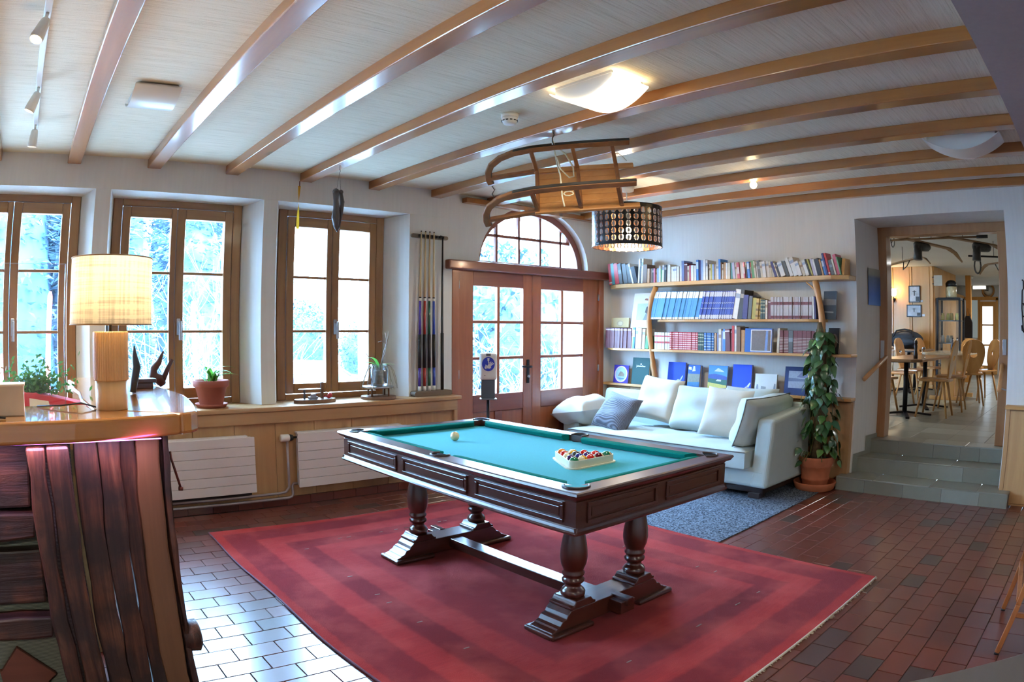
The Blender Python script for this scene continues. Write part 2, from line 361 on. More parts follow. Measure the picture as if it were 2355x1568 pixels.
def window(n, b0, b1, lab, mats=(m_frame, m_framex)):
    mv, mh = mats; z0, z1 = SZ, 2.425; y0, y1 = YF - 0.02, YF + 0.06; fw_ = 0.078
    root = thing('window_%d' % n, lab, 'window', ((b0 + b1) / 2, YF, SZ), kind='structure')
    mb = MB().box(b0, b0 + fw_, y0, y1, z0, z1).box(b1 - fw_, b1, y0, y1, z0, z1); obj('frame_stile', mb, mv, root, True, bevel=0.006)
    mb = MB().box(b0 + fw_, b1 - fw_, y0, y1, z1 - 0.058, z1).box(b0 + fw_, b1 - fw_, y0, y1, z0, z0 + 0.05); obj('frame_rail', mb, mh, root, True, bevel=0.006)
    mid = (b0 + b1) / 2 - 0.008; i0, i1 = b0 + fw_ + 0.004, b1 - fw_ - 0.004; zb, zt = z0 + 0.055, z1 - 0.062; ys0, ys1 = YF - 0.03, YF + 0.03
    for (a, b, wl, wr) in ((i0, mid - 0.002, 0.07, 0.048), (mid + 0.002, i1, 0.072, 0.07)):
        s = obj('sash', MB().box(a, a + wl, ys0, ys1, zb, zt).box(b - wr, b, ys0, ys1, zb, zt), mv, root, True, bevel=0.007)
        obj('sash_rail', MB().box(a + wl, b - wr, ys0, ys1, zt - 0.085, zt).box(a + wl, b - wr, ys0, ys1, zb, zb + 0.085), mh, s, True, bevel=0.007)
        g0, g1, gz0, gz1 = a + wl, b - wr, zb + 0.085, zt - 0.085
        for q in (1.388, 1.847): obj('glazing_bar', MB().box(g0, g1, YF - 0.012, YF + 0.014, q - 0.011, q + 0.011), mh, s, True, bevel=0.003)
        for lo, hi in ((gz0, 1.377), (1.399, 1.836), (1.858, gz1)): obj('pane', MB().box(g0, g1, YF + 0.003, YF + 0.009, lo, hi), m_pane, s, True)
    h = obj('handle', MB().box(mid + 0.02, mid + 0.05, ys0 - 0.012, ys0, 1.36, 1.49).obox((mid + 0.036, ys0 - 0.035, 1.462), (0.016, 0.05, 0.016)).obox((mid + 0.04, ys0 - 0.052, 1.395), (0.022, 0.016, 0.15)), m_chrome, root, True, bevel=0.004, label='silver window handle')
    for q in (0.25, 0.5, 0.8): obj('cover_cap', MB().lathe([(0.012, 0), (0.012, 0.008), (0.0, 0.011)], 10, (b0 + (b1 - b0) * q, y0 + 0.01, z1)), m_frame, root, True)
    return root
window(1, -6.76, -5.64, 'leftmost wooden casement window behind the bar counter')
window(2, -5.36, -4.24, 'wooden casement window in the middle, above the potted aloe')
window(3, -3.90, -2.86, 'wooden casement window nearest the billiard cues, orchid on its sill')

# sill, fascia, boards, plinth
sl = obj('trim_2', MB().box(-9.8, -2.262, -0.185, YF - 0.02, SZ - 0.036, SZ), m_pinex, label='long pale wooden window sill running under the three windows', cat='sill', kind='structure', bevel=0.006)
obj('trim_3', MB().box(-9.8, -2.30, -0.172, -0.12, 0.672, SZ - 0.036), m_pinex, label='wide rough-edged pine fascia board under the window sill', cat='board', kind='structure', bevel=0.008)
pn = obj('trim_4', MB().box(-9.8, -2.30, -0.125, 0.0, 0.0, 0.70), m_pinex, label='vertical pine boarding below the window sill behind the radiators', cat='panelling', kind='structure')
x = -2.335
k = 0
while x > -6.6:
    x0 = max(x - 0.346, -6.7); obj('plank', MB().box(x0 + 0.0015, x - 0.0015, -0.137, -0.124, 0.068, 0.672), m_pine, pn, bevel=0.002); x = x0
obj('corner_post', MB().box(-2.335, -2.298, -0.165, 0.03, 0.0, SZ - 0.036), m_pine, pn, bevel=0.003)
x = -2.3; pl = mesh_of('skirting_tile', MB().box(-0.104, 0.104, -0.155, -0.125, 0.001, 0.066), m_tile)
while x > -6.0:
    o = obj('skirting_tile', pl, None, pn); o.location = (x - 0.106, 0, 0); x -= 0.212

# ------------------------------------------------------------------ door wall with arched fanlight
DC, DA, DB, DZ = -1.155, 0.765, 0.625, 2.055
mb = MB(); N = 28; F = 0.012
X0, X1, ZT = -2.247, 0.02, 2.83
def outer(th):
    c, s_ = math.cos(th), math.sin(th); t = 1e9
    if c > 1e-6: t = min(t, (X1 - DC) / c)
    if c < -1e-6: t = min(t, (X0 - DC) / c)
    if s_ > 1e-6: t = min(t, (ZT - DZ) / s_)
    return DC + c * t, DZ + s_ * t
ang = sorted(set([math.pi * i / N for i in range(N + 1)] + [math.atan2(ZT - DZ, X1 - DC), math.atan2(ZT - DZ, X0 - DC)]))
for a, b in zip(ang[:-1], ang[1:]):
    ia, ib = (DC + DA * math.cos(a), DZ + DB * math.sin(a)), (DC + DA * math.cos(b), DZ + DB * math.sin(b)); oa, ob = outer(a), outer(b)
    for y, fl_ in ((F, False), (0.6, True)):
        q = [(ia[0], y, ia[1]), (oa[0], y, oa[1]), (ob[0], y, ob[1]), (ib[0], y, ib[1])]; mb.add(q, [(0, 1, 2, 3) if fl_ else (3, 2, 1, 0)])
    mb.add([(ia[0], F, ia[1]), (ib[0], F, ib[1]), (ib[0], 0.6, ib[1]), (ia[0], 0.6, ia[1])], [(0, 1, 2, 3)])
mb.box(X0, -2.20, F, 0.6, 0, DZ).box(-0.19, X1, F, 0.6, 0, DZ)
obj('wall_back', mb, m_wall, label='white plastered wall around the arched garden door', cat='wall', kind='structure')
rt_ = thing('window_4', 'arched red-brown fanlight window with glazing bars above the double door', 'window', (DC, 0.15, DZ), kind='structure')
mb = MB(); y0, y1 = 0.10, 0.19
def arcpts(a, b, n=32): return [(DC + a * math.cos(math.pi * i / n), DZ + b * math.sin(math.pi * i / n)) for i in range(n + 1)]
o_, i_ = arcpts(DA + 0.02, DB + 0.02), arcpts(DA - 0.075, DB - 0.075)
for k in range(32):
    A, B, C_, D_ = o_[k], o_[k + 1], i_[k + 1], i_[k]
    v = [(p[0], y, p[1]) for y in (y0, y1) for p in (A, B, C_, D_)]
    mb.add(v, [(0, 1, 2, 3), (7, 6, 5, 4), (2, 6, 7, 3), (0, 4, 5, 1)])
obj('arched_frame', mb, m_doorx, rt_, True)
obj('bottom_rail', MB().box(DC - DA, DC + DA, y0, y1, DZ - 0.01, DZ + 0.03), m_doorx, rt_, True, bevel=0.004)
for q in (-0.45, -0.15, 0.15, 0.45):
    h = (DB - 0.06) * math.sqrt(max(0, 1 - (q / (DA - 0.06)) ** 2)); obj('glazing_bar', MB().box(DC + q - 0.014, DC + q + 0.014, 0.13, 0.165, DZ, DZ + h), m_doorx, rt_, True)
obj('cross_bar', MB().box(DC - 0.62, DC + 0.62, 0.13, 0.165, DZ + 0.285, DZ + 0.313), m_doorx, rt_, True)
gl = [(DC + (DA - 0.06) * math.cos(math.pi * i / 24), DZ + (DB - 0.06) * math.sin(math.pi * i / 24)) for i in range(25)]
obj('pane', MB().prism(gl, 0.145, 0.150, 'y'), m_pane, rt_, True)

dr = thing('door_1', 'red-brown wooden double garden door with twelve panes and lower panels', 'door', (-1.21, 0.03, 0), kind='structure')
mb = MB().box(-2.245, -2.165, -0.005, 0.10, 0, 2.03).box(-0.215, -0.14, -0.005, 0.10, 0, 2.03); obj('door_frame', mb, m_door, dr, True, bevel=0.006)
obj('lintel', MB().box(-2.325, -0.115, -0.065, 0.10, 1.968, 2.055), m_doorx, dr, True, bevel=0.012)
for nm, a, b, gs in (('left', -2.16, -1.222, ((-1.98, -1.678), (-1.645, -1.340))), ('right', -1.214, -0.22, ((-1.092, -0.795), (-0.762, -0.455)))):
    y0, y1 = 0.02, 0.07; zr = [0.772, 1.125, 1.479, 1.825]
    lf = obj('door_leaf', MB().box(a, gs[0][0], y0, y1, 0.02, 1.98).box(gs[1][1], b, y0, y1, 0.02, 1.98), m_door, dr, True, bevel=0.005)
    mb = MB().box(gs[0][0], gs[1][1], y0, y1, zr[3], 1.98).box(gs[0][0], gs[1][1], y0, y1, 0.60, zr[0]).box(gs[0][0], gs[1][1], y0, y1, 0.02, 0.16)
    mb.box(gs[0][1] - 0.03, gs[1][0] + 0.03, y0, y1, 0.16, 0.60); obj('leaf_rail', mb, m_doorx, lf, True, bevel=0.005)
    for g0, g1 in gs: obj('lower_panel', MB().box(g0, g1, y0 + 0.015, y1 - 0.01, 0.16, 0.60), m_door, lf, True)
    obj('glazing_bar', MB().box(gs[0][1], gs[1][0], y0 + 0.005, y1 - 0.005, zr[0], zr[3]), m_door, lf, True, bevel=0.004)
    for q in zr[1:3]: obj('glazing_bar', MB().box(gs[0][0], gs[1][1], y0 + 0.007, y1 - 0.007, q - 0.015, q + 0.015), m_doorx, lf, True, bevel=0.004)
    for g0, g1 in gs:
        for q in range(3): obj('pane', MB().box(g0, g1, 0.042, 0.048, zr[q] + (0.015 if q else 0), zr[q + 1] - (0.015 if q < 2 else 0)), m_pane, lf, True)
for zz in (0.98, 1.83): obj('hinge', MB().lathe([(0.009, -0.04), (0.009, 0.04)], 10, (-2.163, 0.008, zz)), m_chrome, dr, True)
for zz in (0.98, 1.77): obj('hinge', MB().lathe([(0.009, -0.035), (0.009, 0.035)], 10, (-0.217, 0.008, zz)), m_chrome, dr, True)
hd = obj('handle_plate', MB().box(-1.297, -1.262, 0.008, 0.02, 0.86, 1.10), m_iron, dr, True, bevel=0.004, label='dark grey door handle plate with lock')
obj('lever', MB().tube([(-1.28, 0.01, 1.03), (-1.28, -0.045, 1.03), (-1.30, -0.05, 1.03), (-1.41, -0.05, 1.035)], 0.011, 8), m_iron, hd, True)
obj('lock_cylinder', MB().lathe([(0.014, -0.012), (0.014, 0.012)], 12, (-1.28, 0.005, 0.93), axis='y'), m_chrome, hd, True)

# ------------------------------------------------------------------ bookshelf wall, doorway niche, steps
NZ = 2.434
mb = MB().prism([(0, 0.7), (0, -3.0), (0.55, -3.07), (0.62, -3.07), (0.62, 0.7)], 0, 2.83)
mb.prism([(0, -4.476), (0, -9.1), (0.62, -9.1), (0.62, -4.42), (0.55, -4.42)], 0, 2.83)
mb.add([(0, -3.0, NZ), (0, -4.476, NZ), (0.62, -4.42, 2.41), (0.62, -3.07, 2.41), (0, -3.0, 2.83), (0, -4.476, 2.83), (0.62, -4.42, 2.83), (0.62, -3.07, 2.83)], [(0, 1, 2, 3), (7, 6, 5, 4), (4, 5, 1, 0), (3, 2, 6, 7)])
obj('wall_right', mb, m_wall, label='white plastered wall carrying the bookshelves and the stepped doorway', cat='wall', kind='structure')
ZF = 0.40
st = thing('stone_steps', 'three grey slate steps leading up to the dining room doorway', 'steps', (0.2, -3.75, 0), kind='structure')
# each step: core, riser slabs and tread slabs
for (x0, x1, ya, yb, z0, z1, cuts, tcuts) in ((-0.20, 0.12, -2.93, -4.60, 0, 0.125, (-3.22, -3.60, -3.97, -4.33), (-3.30, -3.85, -4.30)), (0.10, 0.40, -2.99, -4.50, 0.125, 0.265, (-3.02, -3.65, -4.1), (-3.4, -3.98)), (0.38, 0.64, -3.03, -4.46, 0.265, ZF, (-3.35, -3.72, -4.0, -4.2), (-3.6, -4.05))):
    core = obj('step_core', MB().box(x0 + 0.014, x1, yb + 0.004, ya - 0.004, z0, z1 - 0.012), m_grout, st, True)
    ys = [ya] + [c for c in cuts if yb < c < ya] + [yb]
    for a, b in zip(ys[:-1], ys[1:]): obj('riser_slab', MB().box(x0, x0 + 0.014, b + 0.0015, a - 0.0015, z0 + 0.001, z1 - 0.012), m_slab, st, True)
    ys = [ya] + list(tcuts) + [yb]
    for a, b in zip(ys[:-1], ys[1:]): obj('tread_slab', MB().box(x0 - 0.004, x1, b + 0.0015, a - 0.0015, z1 - 0.012, z1), m_slab, st, True, bevel=0.003)
# slate skirting climbing the left niche wall
mb = MB().prism([(0.012, 0.0), (0.012, 0.30), (0.26, 0.30), (0.26, 0.44), (0.55, 0.44), (0.55, 0.0)], -0.008, 0.0, 'y')
for i, p in enumerate(mb.v): mb.v[i] = (p[0], p[1] - 3.0 - 0.127 * p[0] - 0.004, p[2])
obj('stair_skirting', mb, m_slab, st, True)
# doorway frame
m_jamb = wood('doorway_frame_wood', (138, 92, 52), (166, 116, 70), 'z', 12, 0.45, 0.1)
dfm = thing('door_2', 'light brown wooden doorway frame at the top of the slate steps', 'door frame', (0.56, -3.73, ZF), kind='structure')
obj('jamb', MB().box(0.50, 0.66, -3.15, -3.06, ZF, 2.33), m_jamb, dfm, True, bevel=0.006)
obj('jamb', MB().box(0.50, 0.66, -4.425, -4.325, ZF, 2.33), m_jamb, dfm, True, bevel=0.006)
obj('head', MB().box(0.50, 0.66, -4.425, -3.06, 2.325, 2.42), m_jamb, dfm, True, bevel=0.006)
obj('strike_plate', MB().box(0.492, 0.503, -3.118, -3.078, 1.16, 1.33), m_chrome, dfm, True, bevel=0.002)
obj('strike_plate', MB().box(0.492, 0.503, -4.40, -4.362, 1.22, 1.36), m_chrome, dfm, True, bevel=0.002)

# wainscot of the bookshelf wall with a narrow ledge
wn = obj('trim_5', MB().box(-0.055, 0.0, -2.985, 0.012, 0.0, 0.775), m_pine, label='pine wainscot below the bookshelves behind the sofa', cat='panelling', kind='structure')
yy = 0.0
while yy > -2.97:
    y1_ = max(yy - 0.34, -2.985); obj('plank', MB().box(-0.068, -0.054, y1_ + 0.0015, yy - 0.0015, 0.0, 0.772), m_pine, wn, bevel=0.002); yy = y1_
obj('ledge', MB().box(-0.135, 0.0, -3.005, 0.012, 0.787, 0.815), m_piney, wn, bevel=0.005)
wr = obj('trim_6', MB().box(-0.05, 0.0, -6.5, -4.52, 0.0, 0.80), m_pine, label='pine wainscot to the right of the slate steps', cat='panelling', kind='structure')
obj('corner_strip', MB().box(-0.065, 0.01, -4.53, -4.49, 0.0, 0.81), m_pine, wn if False else wr, bevel=0.003)
for a, b in ((-4.53, -4.86), (-4.86, -5.2), (-5.2, -5.55)): obj('plank', MB().box(-0.062, -0.05, b + 0.002, a - 0.002, 0.02, 0.79), m_pine, wr, bevel=0.002)
obj('ledge', MB().box(-0.11, 0.0, -6.5, -4.485, 0.80, 0.83), m_piney, wr, bevel=0.005)

# remaining shell of the room (behind the camera and to the far left)
obj('wall_left_side', MB().box(-10.05, -9.85, -9.1, 0.6, -0.1, 2.83), m_wall, label='white side wall at the far left end behind the bar', cat='wall', kind='structure')
obj('wall_front', MB().box(-10.05, 0.62, -9.25, -9.05, -0.1, 2.83), m_wall, label='white wall behind the viewpoint', cat='wall', kind='structure')
def text_mb(txt, size, align='CENTER', extrude=0.0006):
    cu = bpy.data.curves.new('t', 'FONT'); cu.body = txt; cu.size = size; cu.align_x = align; cu.align_y = 'CENTER'; cu.extrude = extrude; cu.resolution_u = 3
    o = bpy.data.objects.new('t', cu); COL.objects.link(o); bpy.context.view_layer.update()
    me = o.evaluated_get(bpy.context.evaluated_depsgraph_get()).to_mesh()
    mb = MB().add([v.co.copy() for v in me.vertices], [tuple(p.vertices) for p in me.polygons])
    bpy.data.objects.remove(o, do_unlink=True); bpy.data.curves.remove(cu); return mb

# ------------------------------------------------------------------ rug
rk = NT('banded_red_wool'); uv = rk.n('ShaderNodeUVMap'); sp = rk.n('ShaderNodeSeparateXYZ'); rk.l(uv.outputs[0], sp.inputs[0])
RW, RH = 2.66, 3.34
du = rk.math('MINIMUM', sp.outputs[0], rk.math('SUBTRACT', RW, sp.outputs[0])); dv = rk.math('MINIMUM', sp.outputs[1], rk.math('SUBTRACT', RH, sp.outputs[1]))
wob = rk.math('MULTIPLY', rk.math('SUBTRACT', rk.noise(rk.coords(), 26, 3), 0.5), 0.03)
dd = rk.math('ADD', rk.math('MINIMUM', du, dv), wob)
dark, light, mid, edge = lin((128, 30, 36)), lin((178, 52, 50)), lin((146, 38, 42)), lin((176, 46, 38))
bands = rk.ramp(rk.math('DIVIDE', dd, 1.4), [(0.0, edge), (0.036, edge), (0.046, dark), (0.172, dark), (0.186, light), (0.28, light), (0.295, dark), (0.385, dark), (0.40, light), (0.50, light), (0.52, mid), (1.0, mid)])
ab = rk.noise(rk.coords((0.35, 5, 1)), 16, 5, 0.7); ab2 = rk.noise(rk.coords((1, 1, 1)), 3.0, 4)
bands = rk.mix(rk.math('MULTIPLY', ab, 0.75), bands, lin((120, 24, 34))); bands = rk.mix(rk.ramp(ab2, [(0.45, (0, 0, 0, 1)), (0.75, (0.45, 0.45, 0.45, 1))]), bands, lin((206, 92, 84)))
rk.col(bands); rk.surf(0.95, sheen=0.08, spec=0.05); rk.bump(rk.noise(rk.coords((1, 3, 1)), 220, 2), 0.5, 0.006); m_rug = rk.m
BL, BR, FR, FL = Vector((-4.826, -0.671, 0)), Vector((-2.10, -0.79, 0)), Vector((-2.235, -4.065, 0)), Vector((-4.79, -4.03, 0))
def rugp(u, v, z=0.011):
    p = (BL * (1 - u) + BR * u) * (1 - v) + (FL * (1 - u) + FR * u) * v
    e = 0.008 * math.sin(v * 17 + 1.3) * (1 - u) + 0.006 * math.sin(u * 21) * v
    return Vector((p.x + e, p.y + 0.006 * math.sin(u * 13) * (1 - v), z))
rug = thing('area_rug', 'large red wool rug with nested lighter bands under the billiard table', 'rug', (-3.5, -2.4, 0))
mb = MB().grid(lambda u, v: rugp(u, 1 - v), 24, 30); n0 = len(mb.v)
per = [(i / 24, 0) for i in range(24)] + [(1, j / 30) for j in range(30)] + [(1 - i / 24, 1) for i in range(24)] + [(0, 1 - j / 30) for j in range(30)]
for (u, v), (u2, v2) in zip(per, per[1:] + per[:1]):
    a, b = rugp(u, v), rugp(u2, v2); mb.add([a, b, (b.x, b.y, 0.0005), (a.x, a.y, 0.0005)], [(0, 1, 2, 3)])
pile = obj('pile', mb, m_rug, rug, True); ul = pile.data.uv_layers.new(name='UVMap')
for lp in pile.data.loops:
    p = pile.data.vertices[lp.vertex_index].co; wx, wy = p.x - 3.5, p.y - 2.4
    v = (-0.72 - wy) / 3.33; ul.data[lp.index].uv = ((wx + 4.81) / (2.70 - 0.10 * max(0, v)) * RW, v * RH)
mb = MB()
for (a, b, n) in (((0, 1), (1, 1), 150), ((0, 0), (1, 0), 120)):
    for i in range(n):
        t = (i + random.random()) / n; p = rugp(a[0] + (b[0] - a[0]) * t, a[1]); s = -1 if a[1] == 1 else 1
        mb.bar((p.x, p.y, 0.006), (p.x + random.uniform(-0.008, 0.008), p.y + s * random.uniform(0.006, 0.02), 0.003), 0.005, 0.003)
obj('fringe', mb, M('cream_wool_fringe', (196, 186, 168), 0.9), rug, True, kind='stuff')
obj('binding_cord', MB().tube([rugp(0, i / 40, 0.007) for i in range(41)], 0.006, 6), M('violet_cord', (110, 74, 90), 0.9), rug, True)
obj('binding_cord', MB().tube([rugp(i / 40, 1, 0.007) - Vector((0, 0.004, 0)) for i in range(41)], 0.006, 6), M('cream_wool_fringe', (196, 186, 168), 0.9), rug, True)
mb = MB()
for k in range(34):
    s = k % 4; t = random.uniform(0.13, 0.87); q = random.choice((0.115, 0.5, 0.48))
    if s == 0: p = (t, 0.145)
    elif s == 1: p = (t, 0.855)
    elif s == 2: p = (0.185, t)
    else: p = (0.815, t)
    c = rugp(*p, 0.0125); mb.obox(c, (0.03, 0.007, 0.0015), (0, 0, random.uniform(-0.1, 0.1)))
obj('woven_marks', mb, M('grey_wool', (150, 124, 112), 0.9), rug, True, kind='stuff')

# ------------------------------------------------------------------ billiard table
m_mah = wood('dark_mahogany', (50, 24, 18), (82, 42, 30), 'y', 10, 0.3, 0.5, 0, 0.18, 0.03)
m_mahx = wood('dark_mahogany_cross', (50, 24, 18), (82, 42, 30), 'x', 10, 0.3, 0.5, 0, 0.18, 0.03)
m_mahz = wood('dark_mahogany_upright', (52, 24, 18), (84, 42, 30), 'z', 10, 0.28, 0.55, 0, 0.15, 0.03)
m_felt = M('turquoise_billiard_cloth', (36, 156, 168), 0.95, var=0.05, vs=120, spec=0.05, sheen=0.15)
m_felt2 = M('green_cushion_cloth', (10, 108, 98), 0.9, var=0.05, vs=90, spec=0.05)
m_pock = M('black_pocket_leather', (9, 9, 10), 0.9, var=0.1, spec=0.1)
TX, TY, TT = -3.547, -2.424, 0.784; HX, HY = 0.578, 1.020; RWD = 0.105
tb = thing('billiard_table', 'dark mahogany billiard table with turquoise cloth and turned legs', 'billiard table', (TX, TY, 0.012))
zo = TT - 0.012
def prof_rail(a, b, inward, mat):  # mitred rail between outer corners a,b ; inward unit vector
    a, b, n = Vector(a), Vector(b), Vector(inward); d = (b - a).normalized(); mb = MB(); secs = []
    for p, sg in ((a, 1), (b, -1)):
        ring = []
        for t, z in ((0.0, -0.012), (0.004, -0.003), (0.014, 0.0), (RWD, 0.0), (RWD, -0.05), (0.04, -0.05), (0.03, -0.034), (0.012, -0.028), (0.006, -0.018)):
            q = p + n * t + d * sg * t; ring.append((q.x, q.y, zo + z))
        secs.append(ring)
    m = len(secs[0]); mb.add(secs[0] + secs[1], [(i, (i + 1) % m, m + (i + 1) % m, m + i) for i in range(m)] + [tuple(range(m - 1, -1, -1)), tuple(range(m, 2 * m))]); return mb
for a, b, n, m in (((-HX, -HY, 0), (HX, -HY, 0), (0, 1, 0), m_mahx), ((HX, -HY, 0), (HX, HY, 0), (-1, 0, 0), m_mah), ((HX, HY, 0), (-HX, HY, 0), (0, -1, 0), m_mahx), ((-HX, HY, 0), (-HX, -HY, 0), (1, 0, 0), m_mah)):
    obj('rail', prof_rail(a, b, n, m), m, tb)
zb_ = zo - 0.036; IX, IY = HX - RWD, HY - RWD
obj('bed', MB().box(-IX - 0.03, IX + 0.03, -IY - 0.03, IY + 0.03, zb_ - 0.03, zb_), m_felt, tb)
PR = 0.058
def cushion(a, b, n, ca, cb):  # a,b along the inner rail line, n inward
    a, b, n = Vector(a), Vector(b), Vector(n); d = (b - a).normalized(); secs = []
    for p, sg, cut in ((a, 1, ca), (b, -1, cb)):
        ring = []
        for t, z in ((-0.002, -0.001), (0.012, 0.003), (0.046, -0.002), (0.05, -0.008), (0.034, -0.033), (-0.002, -0.033)):
            q = p + n * t + d * sg * cut * max(t, 0) ; ring.append((q.x, q.y, zo + z))
        secs.append(ring)
    m = 6; return MB().add(secs[0] + secs[1], [(i, (i + 1) % m, m + (i + 1) % m, m + i) for i in range(m)] + [tuple(range(m - 1, -1, -1)), tuple(range(m, 2 * m))])
for s in (-1, 1):
    obj('cushion', cushion((-(IX - PR), s * IY, 0), (IX - PR, s * IY, 0), (0, -s, 0), 0.9, 0.9), m_felt2, tb)
    for t in (-1, 1): obj('cushion', cushion((s * IX, t * 0.062, 0), (s * IX, t * (IY - PR), 0), (-s, 0, 0), 0.35, 0.9), m_felt2, tb)
pk = [(sx * (IX + 0.004), sy * (IY + 0.004), math.atan2(-sy, -sx)) for sx in (-1, 1) for sy in (-1, 1)] + [(sx * (IX + 0.026), 0, math.atan2(0, -sx)) for sx in (-1, 1)]
for x_, y_, a in pk:
    side = y_ == 0; r = 0.05 if not side else 0.046; span = 1.2 if not side else 1.35
    mb = MB(); n = 18; A0 = a + math.pi - span * math.pi / 2; A1 = a + math.pi + span * math.pi / 2
    ring = [A0 + (A1 - A0) * i / n for i in range(n + 1)]
    mb.add([(x_ + r * math.cos(t), y_ + r * math.sin(t), z) for z in (zo + 0.0005, zb_ + 0.001) for t in ring], [(i, i + 1, n + 2 + i, n + 1 + i) for i in range(n)], 0, True)
    mb.lathe([(0.0, zb_ + 0.0012), (r, zb_ + 0.0012)], 24, (x_, y_, 0)); mb.lathe([(0.0, zo + 0.0006), (r - 0.004, zo + 0.0006)], 24, (x_ - 0.016 * math.cos(a), y_ - 0.016 * math.sin(a), 0)) if False else None
    p = obj('pocket', mb, m_pock, tb)
    obj('pocket_rim', MB().tube([(x_ + (r + 0.003) * math.cos(t), y_ + (r + 0.003) * math.sin(t), zo + 0.002) for t in ring], 0.006, 8), M('bronze_pocket_rim', (66, 58, 56), 0.35, 0.7), p)
    # dark mouth on the wooden rail
    mouth = [(x_ + (r - 0.002) * math.cos(t), y_ + (r - 0.002) * math.sin(t)) for t in ring]
    obj('pocket_mouth', MB().prism(mouth, zo + 0.0004, zo + 0.0012), m_felt if x_ < 0 and y_ < -0.5 else m_pock, p)
AX, AY = HX - 0.032, HY - 0.032; za0, za1 = 0.604 - 0.012, zo - 0.045
for s in (-1, 1):
    obj('apron', MB().box(-AX + 0.0235, AX - 0.0235, s * AY - 0.012 * (1 + s), s * AY + 0.012 * (1 - s), za0, za1), m_mahx, tb)
    obj('apron', MB().box(s * AX - 0.012 * (1 + s), s * AX + 0.012 * (1 - s), -AY, AY, za0, za1), m_mah, tb)
obj('underside', MB().box(-AX + 0.02, AX - 0.02, -AY + 0.02, AY - 0.02, za0 + 0.02, za0 + 0.04), m_mah, tb)
for s in (-1, 1):   # skirt moulding at the bottom of the apron
    prof = [(0, 0), (0.012, 0.0), (0.014, 0.008), (0.008, 0.014), (0.004, 0.024), (0, 0.03)]
    v = MB().prism([(s * (AX + p), za0 + z) for p, z in prof], -AY - 0.01, AY + 0.01, 'y'); obj('skirt_moulding', v, m_mah, tb)
    v = MB().prism([(s * (AY + p), za0 + z) for p, z in prof], -AX - 0.01, AX + 0.01, 'x'); obj('skirt_moulding', v, m_mahx, tb)
def panel(c, half, hz, face, n):  # raised moulding frame with a slightly recessed field
    mb = MB(); w_ = 0.014; zc = (za0 + 0.03 + za1) / 2 + 0.002; t = 0.009
    def B(a0, a1, z0, z1, d0, d1):
        lo, hi = sorted((face + n * d0, face + n * d1))
        if c[1] == 'y': mb.box(lo, hi, c[0] + a0, c[0] + a1, z0, z1)
        else: mb.box(c[0] + a0, c[0] + a1, lo, hi, z0, z1)
    B(-half, half, zc + hz - w_, zc + hz, 0, t); B(-half, half, zc - hz, zc - hz + w_, 0, t); B(-half, -half + w_, zc - hz + w_, zc + hz - w_, 0, t); B(half - w_, half, zc - hz + w_, zc + hz - w_, 0, t); B(-half + w_ + 0.012, half - w_ - 0.012, zc - hz + w_ + 0.01, zc + hz - w_ - 0.01, 0, 0.004)
    return mb
for s in (-1, 1):
    for q in (-0.635, 0.0, 0.635): obj('side_panel', panel((q, 'y'), 0.285, 0.043, s * AX, s), m_mah, tb, bevel=0.003)
    for q in (-0.26, 0.26): obj('end_panel', panel((q, 'x'), 0.225, 0.043, s * AY, s), m_mahx, tb, bevel=0.003)
legp = [(0.0, 0.152), (0.052, 0.152), (0.058, 0.162), (0.060, 0.176), (0.052, 0.19), (0.04, 0.20), (0.036, 0.212), (0.042, 0.218), (0.052, 0.228), (0.054, 0.24), (0.047, 0.248), (0.045, 0.254), (0.052, 0.262), (0.054, 0.272), (0.046, 0.282), (0.05, 0.294), (0.06, 0.318), (0.065, 0.352), (0.063, 0.39), (0.056, 0.435), (0.047, 0.48), (0.040, 0.53), (0.035, 0.575), (0.036, 0.60), (0.0, 0.60)]
legm = mesh_of('leg', MB().lathe(legp, 28), m_mahz)
for sy, yf in ((-1, -3.096 - TY), (1, -1.772 - TY)):
    ft = MB(); 
    out = [(-0.443, 0.0), (-0.443, 0.01), (-0.425, 0.032), (-0.40, 0.04), (-0.392, 0.046), (-0.375, 0.052), (-0.36, 0.07), (-0.352, 0.075), (-0.335, 0.078), (-0.325, 0.095), (-0.305, 0.112), (-0.28, 0.115)]
    out = out + [(-a, b) for a, b in out[::-1]] + [(0.18, 0.0), (0.17, 0.024), (-0.17, 0.024), (-0.18, 0.0)]
    ft.prism(out, yf - 0.075, yf + 0.075, 'y'); f = obj('foot', ft, m_mahx, tb, bevel=0.003)
    for sx in (-1, 1): obj('foot_moulding', MB().box(min(sx * 0.17, sx * 0.445), max(sx * 0.17, sx * 0.445), yf - 0.102, yf + 0.102, 0.0, 0.028), m_mahx, f, bevel=0.012, seg=3)
    for sx in (-1, 1):
        pp = [(-0.082, 0.115), (0.082, 0.115), (0.082, 0.128), (0.066, 0.131), (0.056, 0.143), (0.05, 0.153), (-0.05, 0.153), (-0.056, 0.143), (-0.066, 0.131), (-0.082, 0.128)]
        obj('plinth_block', MB().prism([(sx * 0.225 + a, b) for a, b in pp], yf - 0.075, yf + 0.075, 'y'), m_mahx, f, bevel=0.004)
        l = obj('leg', legm, None, tb); l.location = (sx * 0.225, yf, 0)
obj('stretcher', MB().box(-0.045, 0.045, -0.60, 0.58, 0.045, 0.10), m_mah, tb, bevel=0.003)
for y_ in (-0.79, 0.77): obj('tenon_wedge', MB().box(-0.05, 0.05, y_ - 0.04, y_ + 0.04, 0.04, 0.104).box(-0.02, 0.02, y_ - 0.055, y_ + 0.055, 0.08, 0.12), m_mah, tb, bevel=0.003)

